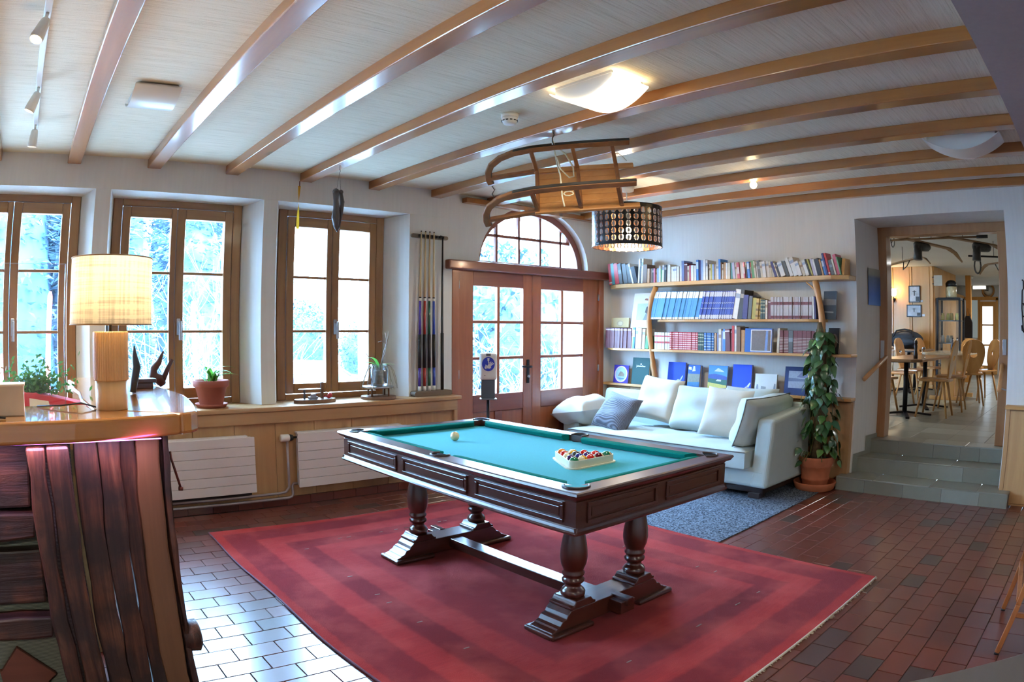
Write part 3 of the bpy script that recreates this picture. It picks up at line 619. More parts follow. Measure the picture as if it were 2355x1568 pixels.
# balls and rack
BZ = zb_ + 0.012
def ball_mesh(c, stripe=False, num=None, rad=0.0275, rot=(0, 0, 0)):
    mb = MB().sphere((0, 0, 0), rad, 20, 14); e = Euler(rot).to_matrix()
    nd = Vector((0.0, -0.75, 0.66)).normalized()
    for i, f in enumerate(mb.f):
        c_ = sum((Vector(mb.v[k]) for k in f), Vector()) / len(f); c_.normalize(); cr = e @ c_
        mb.m[i] = 1 if (stripe and abs(cr.x) > 0.62) else 0
    mats = [M('ball_' + '_'.join(map(str, c)), c, 0.12, 0, 0.6, var=0, croug=0.03), M('ball_cream', (226, 210, 160), 0.12, 0, 0.6, var=0, croug=0.03)]
    return mb, mats
def ball(loc, c, label, stripe=False, num=None, rot=(0, 0, 0), nrot=None):
    t = thing('billiard_ball', label, 'ball', loc, group='racked billiard balls')
    mb, mats = ball_mesh(c, stripe, None, rot=rot); mb.xf(T(0, 0, 0.0275)); obj('ball_body', mb, mats, t)
    if num:
        m = nrot or (RZ(0.5) @ RX(R(52)))
        cap = MB().lathe([(0.0115, 0.0), (0.009, 0.0018), (0.0, 0.0030)], 16); cap.xf(T(0, 0, 0.0275) @ m @ T(0, 0, 0.0254)); obj('number_disc', cap, mats[1], t)
        tx = text_mb(num, 0.015); tx.xf(T(0, 0, 0.0275) @ m @ T(0, 0, 0.0286)); obj('number', tx, m_black, t)
RX0, RY0, SPB = -3.525, -2.957, 0.0585
ylw, org, red, mar, grn, blu, blk, pur = (206, 148, 24), (214, 110, 28), (190, 34, 26), (96, 16, 28), (10, 104, 66), (24, 32, 120), (20, 20, 26), (52, 24, 84)
rows = [[(grn, 0, None, 'solid green ball at the near left corner of the rack'), (ylw, 1, None, 'yellow and cream ball in the front row of the rack'), (red, 1, '3', 'red ball with pale number disc in the front row of the rack'), (mar, 0, '7', 'maroon ball with a number 7 in the front row of the rack'), (grn, 0, '6', 'green ball with number disc at the right corner of the rack')],
        [(pur, 1, None, 'cream and purple striped ball, left end of the second row in the rack'), (blu, 0, None, 'deep blue ball in the second row of the rack'), (pur, 0, None, 'violet ball in the second row of the rack'), (red, 0, None, 'bright red ball, right end of the second row in the rack')],
        [(mar, 1, None, 'cream and maroon striped ball, left end of the third row in the rack'), (blk, 0, None, 'black ball in the middle of the rack'), (red, 0, None, 'red ball, right end of the third row in the rack')],
        [(red, 1, None, 'mostly cream striped ball beside the apex of the rack'), (ylw, 1, None, 'cream and yellow striped ball in the fourth row of the rack')],
        [(org, 0, None, 'orange ball at the apex of the rack')]]
for r_, row in enumerate(rows):
    for c_, (colr, stp, num, lab) in enumerate(row):
        x_ = RX0 + (c_ - (len(row) - 1) / 2) * SPB; y_ = RY0 + r_ * SPB * 0.866
        ball((x_, y_, zb_ + 0.012), colr, lab, bool(stp), num, (random.uniform(-1, 1), random.uniform(-0.6, 0.6), random.uniform(0, 3)))
cb = thing('cue_ball', 'cream white cue ball alone near the far end of the table', 'ball', (-3.609, -1.941, zb_ + 0.012)); obj('ball_body', MB().sphere((0, 0, 0.0275), 0.0275, 24, 16), M('cue_ball_ivory', (222, 206, 160), 0.15, 0, 0.6, var=0.06, vs=30), cb)
rk_ = thing('ball_rack', 'cream plastic triangle rack holding the billiard balls', 'rack', (RX0, RY0 + 0.1, zb_ + 0.012))
def tri(r):  # rounded triangle around ball centres, offset r
    pts = [(-2 * SPB, -0.1), (2 * SPB, -0.1), (0, 4 * SPB * 0.866 - 0.1)]; out = []
    for i, p in enumerate(pts):
        a0 = [-150, -90, 30][i]; a0 = [150, -90, 30][i]
        for k in range(9):
            t = R(a0 + 120 * k / 8); out.append((p[0] + r * math.cos(t), p[1] + r * math.sin(t)))
    return out
def band(r0, r1, z0, z1):
    mb = MB(); o, i = tri(r1), tri(r0); n = len(o)
    mb.add([(p[0], p[1], z) for z in (z0, z1) for ring in (o, i) for p in ring], [(k, (k + 1) % n, 2 * n + (k + 1) % n, 2 * n + k) for k in range(n)] + [(n + (k + 1) % n, n + k, 3 * n + k, 3 * n + (k + 1) % n) for k in range(n)] + [(2 * n + k, 2 * n + (k + 1) % n, 3 * n + (k + 1) % n, 3 * n + k) for k in range(n)])
    return mb
m_rack = M('cream_plastic_rack', (226, 220, 196), 0.35, var=0.02)
obj('rack_wall', band(0.029, 0.034, 0.0, 0.040), m_rack, rk_); obj('rack_flange', band(0.029, 0.046, 0.0, 0.006), m_rack, rk_)
# folded chalk scrap at the near side pocket
obj('pocket_leather_scrap', MB().obox((0, 0, 0.008), (0.03, 0.05, 0.012), (0.1, 0.3, 0.4)), m_pock, None, loc=(-4.045, -2.40, TT), label='small dark leather scrap lying at the near side pocket of the table', cat='leather scrap') if False else None

# ------------------------------------------------------------------ soft things
def pillow(w_, h_, t, n=14, pinch=0.10, seed=0, pw=4, ex=0.55):
    mb = MB(); rnd = random.Random(seed); ph = [rnd.uniform(0, 6) for _ in range(4)]
    def P(s):
        def fn(u, v):
            a, b = 2 * u - 1, 2 * v - 1
            x = a * w_ / 2 * (1 - pinch * (1 - b * b) * abs(a) ** 3 * 0 - pinch * (1 - abs(b) ** 2) * 0.55 * abs(a)); y = b * h_ / 2 * (1 - pinch * (1 - abs(a) ** 2) * 0.55 * abs(b))
            th = max(0.0, (1 - abs(a) ** pw) * (1 - abs(b) ** pw)) ** ex; wr_ = 0.035 * t * (math.sin(5 * a + ph[0] + 3 * b) + math.sin(7 * b + ph[1] - 2 * a)) * th
            return (x, y, s * (th * t / 2) + wr_)
        return fn
    mb.grid(P(1), n, n); mb.grid(P(-1), n, n, flip=True)
    return mb
def piping(w_, h_, r, pinch=0.10, n=12):
    pts = []
    for (a0, b0, a1, b1) in ((-1, -1, 1, -1), (1, -1, 1, 1), (1, 1, -1, 1), (-1, 1, -1, -1)):
        for k in range(n):
            t = k / n; a, b = a0 + (a1 - a0) * t, b0 + (b1 - b0) * t
            pts.append((a * w_ / 2 * (1 - pinch * (1 - b * b) * 0.55 * abs(a)), b * h_ / 2 * (1 - pinch * (1 - a * a) * 0.55 * abs(b)), 0))
    return MB().tube(pts, r, 6, closed=True)
m_cream = M('cream_linen', (212, 218, 214), 0.9, var=0.04, bump=0.15, bs=300, spec=0.2, sheen=0.2)
m_sofa = M('pale_grey_green_sofa_cloth', (188, 205, 206), 0.88, var=0.03, bump=0.12, bs=260, spec=0.2, sheen=0.2)
m_seam = M('dark_grey_seam', (120, 128, 130), 0.8, var=0)
def cushion_thing(name, label, w_, h_, t, mat, M4, seed, pipe=None, group='cushions on the sofa', pw=4, ex=0.55):
    th = thing(name, label, 'cushion', M4.translation, group=group); L = M4.copy(); L.translation = (0, 0, 0)
    mb = pillow(w_, h_, t, 20, seed=seed, pw=pw, ex=ex); mb.xf(L); obj('cushion_cover', mb, mat, th)
    if pipe: p = piping(w_, h_, 0.005); p.xf(L); obj('piping', p, pipe, th)
    return th
def frame(c, xdir, ydir):  # matrix with local x,y axes
    x_ = Vector(xdir).normalized(); y_ = Vector(ydir); y_ = (y_ - x_ * y_.dot(x_)).normalized(); z_ = x_.cross(y_)
    m = Matrix((x_, y_, z_)).transposed().to_4x4(); m.translation = c; return m
sf = thing('sofa', 'long pale grey-green sofa against the bookshelf wall', 'sofa', (-0.6, -1.35, 0))
obj('base', MB().box(-0.98, -0.16, -2.58, -0.12, 0.105, 0.27), m_sofa, sf, True, bevel=0.03, seg=3)
obj('backrest', MB().prism([(-0.34, 0.2), (-0.145, 0.2), (-0.145, 0.76), (-0.24, 0.77)], -2.6, -0.12, 'y'), m_sofa, sf, True, bevel=0.04, seg=3)
obj('armrest', MB().prism([(-1.0, 0.108), (-0.15, 0.108), (-0.15, 0.73), (-0.30, 0.725), (-0.91, 0.68)], -2.61, -2.44, 'y'), m_sofa, sf, True, bevel=0.035, seg=4, label='slanting right armrest')
obj('low_arm', MB().box(-0.90, -0.2, -0.34, -0.1, 0.2, 0.47), m_sofa, sf, True, bevel=0.05, seg=3)
def seat(u, v):
    x_ = -1.06 + 0.78 * v; y_ = -2.42 + 2.06 * u; z = 0.425; e = min(u, 1 - u, v, 1 - v)
    z += 0.02 * (1 - math.exp(-e * 14)) - 0.022 * math.exp(-e * 40); 
    for q in range(5):
        for r_ in range(2):
            z -= 0.016 * math.exp(-(((u - (0.1 + 0.2 * q)) * 2.06) ** 2 + ((v - (0.33 + 0.4 * r_)) * 0.78) ** 2) / 0.0035)
    z += 0.006 * math.sin(u * 31) * math.sin(v * 9); return (x_, y_, z)
mb = MB().grid(seat, 60, 24, flip=True); mb.box(-1.06, -0.28, -2.42, -0.36, 0.27, 0.41)
obj('seat_cushion', mb, m_sofa, sf, True)
obj('seat_piping', MB().tube([(-1.062, -2.42 + 2.06 * i / 20, 0.408) for i in range(21)], 0.005, 6), m_seam, sf, True)
m_dkw = wood('dark_wenge', (34, 24, 22), (52, 38, 34), 'y', 12, 0.4)
obj('plinth', MB().box(-0.93, -0.2, -2.55, -0.2, 0.05, 0.105), m_dkw, sf, True, bevel=0.004)
for x_, y_ in ((-0.9, -2.47), (-0.24, -2.47), (-0.9, -0.25), (-0.24, -0.25)): obj('foot', MB().box(x_ - 0.055, x_ + 0.055, y_ - 0.055, y_ + 0.055, 0.0, 0.055), m_dkw, sf, True, bevel=0.003)
cushion_thing('bolster_cushion', 'plump white bolster cushion at the door end of the sofa', 0.58, 0.46, 0.30, m_cream, frame((-0.72, -0.26, 0.56), (1, 0.05, 0), (0, -1, 0.15)), 3, pw=3, ex=0.5)
cushion_thing('back_cushion', 'cream back cushion leaning left of the sofa back, nearest the door', 0.50, 0.46, 0.17, m_cream, frame((-0.44, -1.03, 0.715), (0.0, -1, -0.08), (0.42, -0.12, 0.95)), 5, pw=6, ex=0.42)
cushion_thing('back_cushion', 'pale grey-green back cushion in the middle of the sofa', 0.56, 0.46, 0.19, m_sofa, frame((-0.45, -1.52, 0.655), (0, -1, 0), (0.4, 0, 0.95)), 8, pw=6, ex=0.42)
cushion_thing('back_cushion', 'pale grey-green back cushion half hidden at the right end of the sofa back', 0.58, 0.46, 0.18, m_sofa, frame((-0.40, -2.06, 0.67), (0, -1, 0), (0.36, 0, 0.95)), 9, pw=6, ex=0.42)
cushion_thing('square_pillow', 'large cream square pillow propped in front of the right back cushion', 0.48, 0.47, 0.13, m_cream, frame((-0.62, -1.95, 0.665), (0.1, -1, -0.05), (0.42, -0.14, 0.93)), 12)
cushion_thing('arm_cushion', 'pale grey-green boxy cushion with dark seams leaning on the right armrest', 0.80, 0.42, 0.19, m_sofa, frame((-0.63, -2.345, 0.645), (1, -0.02, 0.0), (0.02, -0.30, 0.95)), 15, m_seam, pw=10, ex=0.3)
kg = NT('ribbed_grey_knit'); fz = kg.n('ShaderNodeTexWave'); fz.inputs['Scale'].default_value = 34; fz.inputs['Distortion'].default_value = 0.6; kg.l(kg.coords((1, 0.4, 0.6)), fz.inputs['Vector']); kg.col(kg.ramp(fz.outputs['Fac'], [(0.2, lin((74, 78, 90))), (0.8, lin((116, 122, 136)))])); kg.surf(0.95, sheen=0.3); kg.bump(fz.outputs['Fac'], 0.6, 0.006)
cushion_thing('knit_cushion', 'small ribbed grey cushion lying at the left of the sofa seat', 0.44, 0.42, 0.16, kg.m, frame((-0.80, -0.78, 0.585), (-0.05, -0.92, -0.14), (0.62, -0.30, 0.80)), 21)

# grey mat
km = NT('speckled_grey_carpet'); km.col(km.ramp(km.noise(km.coords(), 75, 3), [(0.38, lin((44, 52, 64))), (0.62, lin((122, 134, 150)))])); km.surf(0.95, spec=0.1); km.bump(km.noise(km.coords(), 260, 2), 0.4, 0.004)
obj('carpet_mat', MB().prism([(-2.185, -2.895), (-0.10, -2.845), (-0.10, -0.25), (-2.03, -0.32)], 0.0, 0.009), km.m, None, True, (-1.2, -1.6, 0), 'rectangular grey speckled carpet mat under the sofa', 'mat', bevel=0.002)

# ------------------------------------------------------------------ climbing pot plant
m_terra = M('terracotta', (186, 108, 72), 0.8, var=0.15, vs=9)
pt = thing('climbing_plant', 'tall climbing plant on a moss pole in a terracotta pot by the steps', 'potted plant', (-0.27, -2.745, 0.0))
obj('saucer', MB().lathe([(0.0, 0.012), (0.13, 0.012), (0.165, 0.012), (0.195, 0.075), (0.202, 0.075), (0.205, 0.068), (0.185, 0.012), (0.172, 0.0), (0.0, 0.0)], 40), m_terra, pt)
obj('pot', MB().lathe([(0.0, 0.015), (0.108, 0.015), (0.115, 0.03), (0.128, 0.09), (0.134, 0.095), (0.134, 0.112), (0.13, 0.118), (0.145, 0.205), (0.152, 0.21), (0.156, 0.225), (0.162, 0.24), (0.168, 0.285), (0.17, 0.305), (0.16, 0.305), (0.15, 0.285), (0.0, 0.27)], 40), m_terra, pt)
obj('soil', MB().lathe([(0.152, 0.279), (0.08, 0.288), (0.0, 0.292)], 24), M('dark_soil', (50, 38, 30), 0.95, bump=0.6, bs=80), pt)
obj('moss_pole', MB().tube([(0.01 * math.sin(i * 1.3), 0.012 * math.cos(i * 0.9), 0.27 + 1.22 * i / 14) for i in range(15)], [0.05] * 12 + [0.045, 0.035, 0.018], 14), M('brown_moss', (92, 78, 56), 0.95, var=0.35, vs=30, bump=0.8, bs=70), pt)
m_leaf = M('dark_green_leaf', (46, 84, 46), 0.28, 0, 0.35, var=0.3, vs=3); m_leaf2 = M('mid_green_leaf', (70, 112, 50), 0.3, 0, 0.3, var=0.25, vs=3)
def heart(L, W_):
    P = [(0, -0.02), (0.26, -0.09), (0.46, 0.06), (0.5, 0.26), (0.40, 0.52), (0.22, 0.80), (0.0, 1.08)]
    mb = MB(); v = []
    for x_, y_ in P: v.append((x_ * W_, -y_ * L, -0.16 * L * y_ * y_ - 0.05 * W_ * abs(x_)))
    for x_, y_ in P[1:-1]: v.append((-x_ * W_, -y_ * L, -0.16 * L * y_ * y_ - 0.05 * W_ * abs(x_)))
    c = [(0, -y_ * L, 0.05 * W_ - 0.16 * L * y_ * y_) for _, y_ in P[1:-1]]; v += c
    n = 7; m5 = 5; f = []
    for i in range(1, 6):
        ci = 12 + i - 1
        if i < 5: f.append((i, i + 1, ci + 1, ci)); f.append((n + i, n + i - 1, ci, ci + 1)[::1])
    f += [(0, 1, 12), (0, 12, 7), (5, 6, 16), (6, 11, 16)]
    return mb.add(v, f, 0, True)
lms = [mesh_of('leaf', heart(l, w_), m) for l, w_, m in ((0.085, 0.075, m_leaf), (0.07, 0.06, m_leaf), (0.10, 0.085, m_leaf), (0.075, 0.066, m_leaf2))]
rl = random.Random(4)
vn = MB()
for k in range(9):
    th = rl.uniform(0, 6.28); pts = []
    for i in range(16): t = i / 15; rr = 0.055 + 0.03 * math.sin(t * 5 + k); pts.append((rr * math.cos(th + t * 2.5), rr * math.sin(th + t * 2.5), 0.28 + t * 1.15))
    vn.tube(pts, 0.004, 5)
for k in range(5):
    th = rl.uniform(2.2, 5.2); vn.tube([(0.1 * math.cos(th), 0.1 * math.sin(th), 0.30), (0.16 * math.cos(th), 0.16 * math.sin(th), 0.36), (0.2 * math.cos(th), 0.2 * math.sin(th), 0.28)], 0.004, 5)
obj('vine_stems', vn, M('green_stem', (84, 104, 56), 0.6), pt)
for k in range(280):
    t = rl.random() ** 0.85; z = 0.34 + 1.06 * t; th = rl.uniform(0, 6.283)
    rr = (0.11 + 0.085 * rl.random()) * (1 - 0.4 * t) + (0.03 if z < 0.9 else 0)
    if k > 262: z = rl.uniform(0.26, 0.42); rr = rl.uniform(0.14, 0.24)
    o = obj('leaf', lms[rl.randrange(4)], None, pt); o.location = (rr * math.cos(th), rr * math.sin(th), z)
    o.rotation_euler = Euler((R(rl.uniform(35, 85)), R(rl.uniform(-25, 25)), th + math.pi / 2 + rl.uniform(-0.6, 0.6)), 'XYZ'); s = rl.uniform(0.8, 1.15); o.scale = (s, s, s)

# ------------------------------------------------------------------ radiators and pipes
m_rad = M('white_radiator_enamel', (226, 222, 226), 0.35, var=0.015)
def radiator(x0, x1, label, top=0.588, bot=0.15):
    t = thing('radiator', label, 'radiator', ((x0 + x1) / 2, -0.19, bot), group='flat radiators under the windows')
    obj('core', MB().box(x0 + 0.012, x1 - 0.012, -0.205, -0.15, bot + 0.01, top - 0.006), m_rad, t, True)
    n = 6; h = (top - bot) / n
    for i in range(n): obj('front_plate', MB().box(x0, x1, -0.226, -0.205, bot + i * h + 0.0012, bot + (i + 1) * h - 0.0012), m_rad, t, True, bevel=0.002)
    obj('top_grille', MB().box(x0 + 0.004, x1 - 0.05, -0.205, -0.15, top - 0.004, top + 0.008), m_rad, t, True)
    for x_ in (x0 + 0.1, x1 - 0.1): obj('bracket', MB().box(x_ - 0.02, x_ + 0.02, -0.15, -0.136, bot + 0.05, top - 0.05), m_rad, t, True)
    return t
radiator(-5.46, -4.275, 'flat white radiator with horizontal grooves next to the bar counter')
r2 = radiator(-3.905, -2.88, 'flat white radiator with a thermostat valve, partly behind the billiard table')
obj('thermostat_head', MB().lathe([(0.0, -0.05), (0.022, -0.05), (0.03, -0.042), (0.03, 0.02), (0.022, 0.03), (0.0, 0.03)], 18, (-3.995, -0.19, 0.555), axis='x'), m_white, r2, True)
obj('valve_collar', MB().lathe([(0.024, 0.0), (0.027, 0.01), (0.02, 0.03), (0.008, 0.034), (0.008, 0.065)], 14, (-3.965, -0.19, 0.555), axis='x'), m_black, r2, True)
m_pipe = M('painted_pipe', (150, 138, 142), 0.4, 0.3, var=0.05)
obj('heating_pipe', MB().tube([(-3.985, -0.19, 0.54), (-3.985, -0.195, 0.24), (-3.99, -0.2, 0.16), (-4.02, -0.2, 0.122), (-4.08, -0.2, 0.116), (-4.6, -0.2, 0.116), (-5.4, -0.2, 0.12)], 0.011, 10), m_pipe, None, True, (-4.3, -0.2, 0.1), 'upper painted heating pipe rising to the thermostat valve', 'pipe')
obj('heating_pipe', MB().tube([(-3.91, -0.185, 0.18), (-3.945, -0.185, 0.18), (-3.958, -0.19, 0.165), (-3.958, -0.2, 0.10), (-3.97, -0.2, 0.08), (-4.0, -0.2, 0.072), (-5.4, -0.2, 0.076)], 0.011, 10), m_pipe, None, True, (-4.3, -0.2, 0.07), 'lower painted heating pipe along the skirting tiles', 'pipe')
obj('dark_pipe', MB().box(-5.5, -4.3, -0.165, -0.138, 0.095, 0.135), M('dark_pipe_cover', (54, 40, 42), 0.5), None, True, (-4.9, -0.15, 0.1), 'dark wooden batten under the left radiator', 'batten')

# ------------------------------------------------------------------ cue rack and cues
m_rk = wood('grey_brown_rack_wood', (92, 78, 64), (124, 106, 86), 'x', 14, 0.5)
cr = thing('cue_rack', 'wooden wall cue rack with clip rail above and notched rest below', 'cue rack', (-2.505, 0.0, 0.806))
def capsule(x0, x1, z0, z1, y0, y1):
    r = (z1 - z0) / 2; pts = [(x0 + r + r * math.cos(R(90 + 18 * i)), z0 + r + r * math.sin(R(90 + 18 * i))) for i in range(11)] + [(x1 - r + r * math.cos(R(-90 + 18 * i)), z0 + r + r * math.sin(R(-90 + 18 * i))) for i in range(11)]
    return MB().prism(pts, y0, y1, 'y')
obj('clip_rail', capsule(-2.712, -2.31, 2.232, 2.268, -0.02, 0.0), m_rk, cr, True)
for x_ in (-2.622, -2.575, -2.528, -2.482, -2.43, -2.388): obj('clip', MB().box(x_ - 0.017, x_ - 0.011, -0.045, -0.02, 2.24, 2.262).box(x_ + 0.011, x_ + 0.017, -0.045, -0.02, 2.24, 2.262).box(x_ - 0.017, x_ + 0.017, -0.026, -0.02, 2.24, 2.262), m_black, cr, True)
obj('rest', capsule(-2.708, -2.30, 0.806, 0.852, -0.085, 0.0), m_rk, cr, True)
for nm, c_, x_, xt in (('violet', (74, 46, 150), -2.633, -2.617), ('red', (168, 44, 38), -2.580, -2.570), ('green', (24, 92, 60), -2.528, -2.524), ('blue', (44, 70, 170), -2.476, -2.478)):
    t = thing('billiard_cue', 'wooden billiard cue with %s butt and black grip in the wall rack' % nm, 'cue', (x_, -0.045, 0.852), group='cues in the wall rack')
    dx = xt - x_
    def at_(z): return (x_ + dx * (z - 0.852) / 1.44, -0.045 + 0.012 * (z - 0.852) / 1.44, z)
    obj('bumper', MB().tube([at_(0.853), at_(0.895)], 0.0145, 12), m_white, t, True)
    obj('butt', MB().tube([at_(0.895), at_(1.06)], [0.0142, 0.0138], 12), M('cue_butt_' + nm, c_, 0.2, 0, 0.5, var=0), t, True)
    obj('grip', MB().tube([at_(1.06), at_(1.36)], 0.0155, 12), m_black, t, True)
    obj('forearm', MB().tube([at_(1.36), at_(1.66)], [0.0128, 0.011], 12), M('cue_butt_' + nm, c_, 0.2, 0, 0.5, var=0), t, True)
    obj('joint', MB().tube([at_(1.66), at_(1.685)], 0.0112, 12), m_white, t, True); obj('joint_ring', MB().tube([at_(1.685), at_(1.695)], 0.0114, 12), m_black, t, True)
    obj('shaft', MB().tube([at_(1.695), at_(2.285)], [0.0105, 0.006], 12), M('maple_shaft', (214, 186, 140), 0.4, var=0.05), t, True)
    obj('tip', MB().tube([at_(2.285), at_(2.296)], 0.006, 10), m_black, t, True)
t = thing('cue_rest_stick', 'thin all black bridge stick at the right of the cue rack', 'cue', (-2.385, -0.045, 0.852), group='cues in the wall rack')
obj('shaft', MB().tube([(-2.385, -0.045, 0.853), (-2.383, -0.04, 1.38), (-2.379, -0.03, 2.26)], [0.013, 0.012, 0.007], 10), m_black, t, True); obj('grip', MB().tube([(-2.385, -0.045, 0.856), (-2.383, -0.041, 1.37)], 0.0155, 10), m_black, t, True)
obj('bridge_head', MB().tube([(-2.379, -0.03, 2.255), (-2.39, -0.035, 2.262), (-2.41, -0.035, 2.262)], 0.007, 8), m_black, t, True)

# ------------------------------------------------------------------ sanitiser dispenser on a stand
dp = thing('sanitiser_stand', 'white hand sanitiser dispenser with blue hand sign on a slim dark stand', 'dispenser', (-2.21, -0.5, 0.0))
m_dkg = M('grey_metal', (92, 98, 104), 0.4, 0.6, var=0.03)
obj('base_plate', MB().lathe([(0.0, 0.0), (0.15, 0.0), (0.15, 0.008), (0.0, 0.008)], 32), m_dkg, dp); obj('pole', MB().tube([(0, 0, 0.0), (0, 0, 0.84)], 0.013, 12), m_iron, dp)
ang_ = 0.62
b_ = MB().box(-0.075, 0.075, -0.05, 0.05, 0.965, 1.20).xf(RZ(-ang_)); bd = obj('housing', b_, m_white, dp, bevel=0.02, seg=4)
obj('bracket', MB().box(-0.06, 0.06, -0.02, 0.03, 0.80, 0.965).box(-0.075, 0.075, -0.09, 0.03, 0.795, 0.803).xf(RZ(-ang_)), m_dkg, dp, bevel=0.004)
obj('sensor_window', MB().box(-0.02, 0.02, -0.052, -0.04, 1.175, 1.198).xf(RZ(-ang_)), m_dkg, dp)
sg = [(0.056 * math.cos(2 * math.pi * i / 32), 1.105 + 0.062 * math.sin(2 * math.pi * i / 32)) for i in range(32)]
sgn = obj('blue_sign', MB().prism(sg, -0.0535, -0.0515, 'y').xf(RZ(-ang_)), M('sign_blue', (38, 62, 190), 0.5, var=0), bd)
sgn.location = (0.0, 0, 0)
hand = MB()
hand.prism([(-0.012, 1.068), (0.012, 1.064), (0.024, 1.075), (0.022, 1.092), (0.008, 1.10), (-0.004, 1.098), (-0.014, 1.085)], -0.0545, -0.0537, 'y')
for a, l in ((-0.25, 0.034), (0.0, 0.04), (0.25, 0.04), (0.5, 0.036)): hand.bar((0.006 + 0.012 * a * 2, -0.0541, 1.09), (0.006 + 0.012 * a * 2 + l * math.sin(a + 0.45), -0.0541, 1.09 + l * math.cos(a + 0.45)), 0.0008, 0.0075, hint=(1, 0, 0))
hand.bar((-0.008, -0.0541, 1.082), (-0.026, -0.0541, 1.098), 0.0008, 0.008, hint=(1, 0, 0)); hand.prism([(-0.034, 1.07), (-0.022, 1.06), (-0.014, 1.07), (-0.018, 1.086), (-0.03, 1.088)], -0.0545, -0.0537, 'y')
hand.box(-0.008, 0.008, -0.0545, -0.0537, 1.132, 1.152).box(-0.004, 0.004, -0.0545, -0.0537, 1.118, 1.132).box(-0.010, 0.010, -0.0545, -0.0537, 1.152, 1.157)
obj('hand_pictogram', hand.xf(RZ(-ang_)), m_white, bd)
obj('status_light', MB().lathe([(0.004, -0.053), (0.004, -0.045)], 8, (-0.03, 0, 1.005), axis='y').xf(RZ(-ang_)), m_black, bd)
# ------------------------------------------------------------------ bookshelves
m_branch = wood('bare_branch_wood', (166, 112, 62), (196, 142, 84), 'z', 12, 0.5, 0.1)
sh = thing('bookshelf', 'rustic wooden wall bookshelf with three boards on crooked branch posts', 'bookshelf', (-0.12, -1.5, 0.815))
def board(y0, y1, z0, z1, d, nm, wav=0.012):
    n = 18; front = [(-d - wav * math.sin(i * 1.7 + z0 * 9) * 0.6 + (0.07 if i in (0,) else 0) * 0, y0 + (y1 - y0) * i / n) for i in range(n + 1)]
    poly = [(0.0, y0), (-d + 0.10, y0)] + [(x, y) for x, y in front[1:-1]] + [(-d + 0.05, y1), (0.0, y1)]
    return obj(nm, MB().prism(poly, z0, z1), m_piney, sh, True, bevel=0.005)
board(-0.10, -2.995, 1.868, 1.908, 0.235, 'shelf_board'); board(-0.76, -2.70, 1.494, 1.52, 0.225, 'shelf_board'); board(-0.05, -3.01, 1.182, 1.208, 0.225, 'shelf_board')
for bb, nm in (((1.865, -0.80), (1.75, -0.745), (1.66, -0.722), (1.50, -0.705), (1.36, -0.715), (1.21, -0.738), (1.05, -0.765), (0.94, -0.79), (0.815, -0.815)), 'branch_post'), (((1.866, -2.655), (1.80, -2.672), (1.69, -2.695), (1.60, -2.712), (1.50, -2.725), (1.35, -2.735), (1.20, -2.74), (0.815, -2.75)), 'branch_post'):
    obj(nm, MB().tube([(-0.20, y, z) for z, y in bb], [0.029 + 0.004 * math.sin(k * 2.1) for k in range(len(bb))], 10), m_branch, sh, True)
obj('side_twig', MB().tube([(-0.2, -2.68, 1.74), (-0.19, -2.63, 1.80), (-0.17, -2.55, 1.855)], [0.011, 0.009, 0.007], 8), m_branch, sh, True)
obj('bookend', MB().prism([(-0.20, 1.908), (-0.03, 1.908), (-0.03, 2.06), (-0.15, 2.06)], -2.95, -2.915, 'y'), m_piney, sh, True, bevel=0.004)
BC = {'R': (176, 44, 44, 'red'), 'T': (60, 128, 128, 'teal'), 'K': (86, 88, 88, 'dark grey'), 'W': (222, 222, 220, 'white'), 'D': (44, 42, 46, 'black'), 'N': (108, 76, 50, 'brown'), 'A': (176, 134, 90, 'tan'), 'P': (188, 88, 104, 'pink'), 'E': (204, 194, 174, 'beige'), 'B': (146, 170, 206, 'pale blue'), 'G': (76, 138, 90, 'green'), 'S': (102, 110, 150, 'slate blue'), 'M': (92, 30, 40, 'maroon'), 'C': (66, 124, 194, 'bright blue'), 'V': (56, 50, 104, 'indigo'), 'Y': (168, 158, 82, 'olive yellow'), 'L': (186, 180, 200, 'lavender'),
      '1': (72, 136, 192, 'light blue'), '2': (34, 52, 140, 'royal blue'), '3': (178, 172, 174, 'silver and maroon'), '4': (184, 150, 80, 'gold'), '5': (34, 56, 46, 'dark green'), '6': (214, 210, 206, 'white and red'), '7': (170, 50, 60, 'crimson'), '8': (44, 92, 150, 'blue ribbed'), '9': (104, 44, 48, 'maroon ribbed')}
BANDS = {'1': (((0.76, 0.985), (0.0, 0.07)), (222, 220, 206)), '2': (((0.80, 0.97), (0.56, 0.58), (0.37, 0.39), (0.01, 0.15)), (190, 190, 200)), '3': (((0.64, 0.78), (0.02, 0.15)), (104, 44, 50)), '4': (((0.1, 0.2), (0.4, 0.5), (0.7, 0.8)), (110, 80, 36)), '5': (((0.3, 0.34), (0.5, 0.54), (0.7, 0.74), (0.86, 0.9)), (196, 190, 150)), '6': (((0.36, 0.47), (0.73, 0.82)), (178, 44, 50)), '7': (tuple((0.05 + 0.12 * i, 0.085 + 0.12 * i) for i in range(8)), (222, 210, 206)), '8': (tuple((0.06 + 0.15 * i, 0.09 + 0.15 * i) for i in range(6)), (206, 214, 222)), '9': (tuple((0.06 + 0.066 * i, 0.085 + 0.066 * i) for i in range(10)), (190, 170, 160)), 'M': (((0.88, 0.94),), (206, 190, 186)), 'W': (((0.7, 0.85),), (150, 160, 180)), 'R': (((0.06, 0.12),), (226, 220, 214)), 'D': (((0.72, 0.86),), (150, 140, 130)), 'K': (((0.5, 0.68),), (128, 134, 140)), 'E': (((0.6, 0.75),), (150, 120, 96)), 'C': (((0.55, 0.9),), (196, 214, 230)), 'P': (((0.3, 0.7),), (214, 190, 190))}
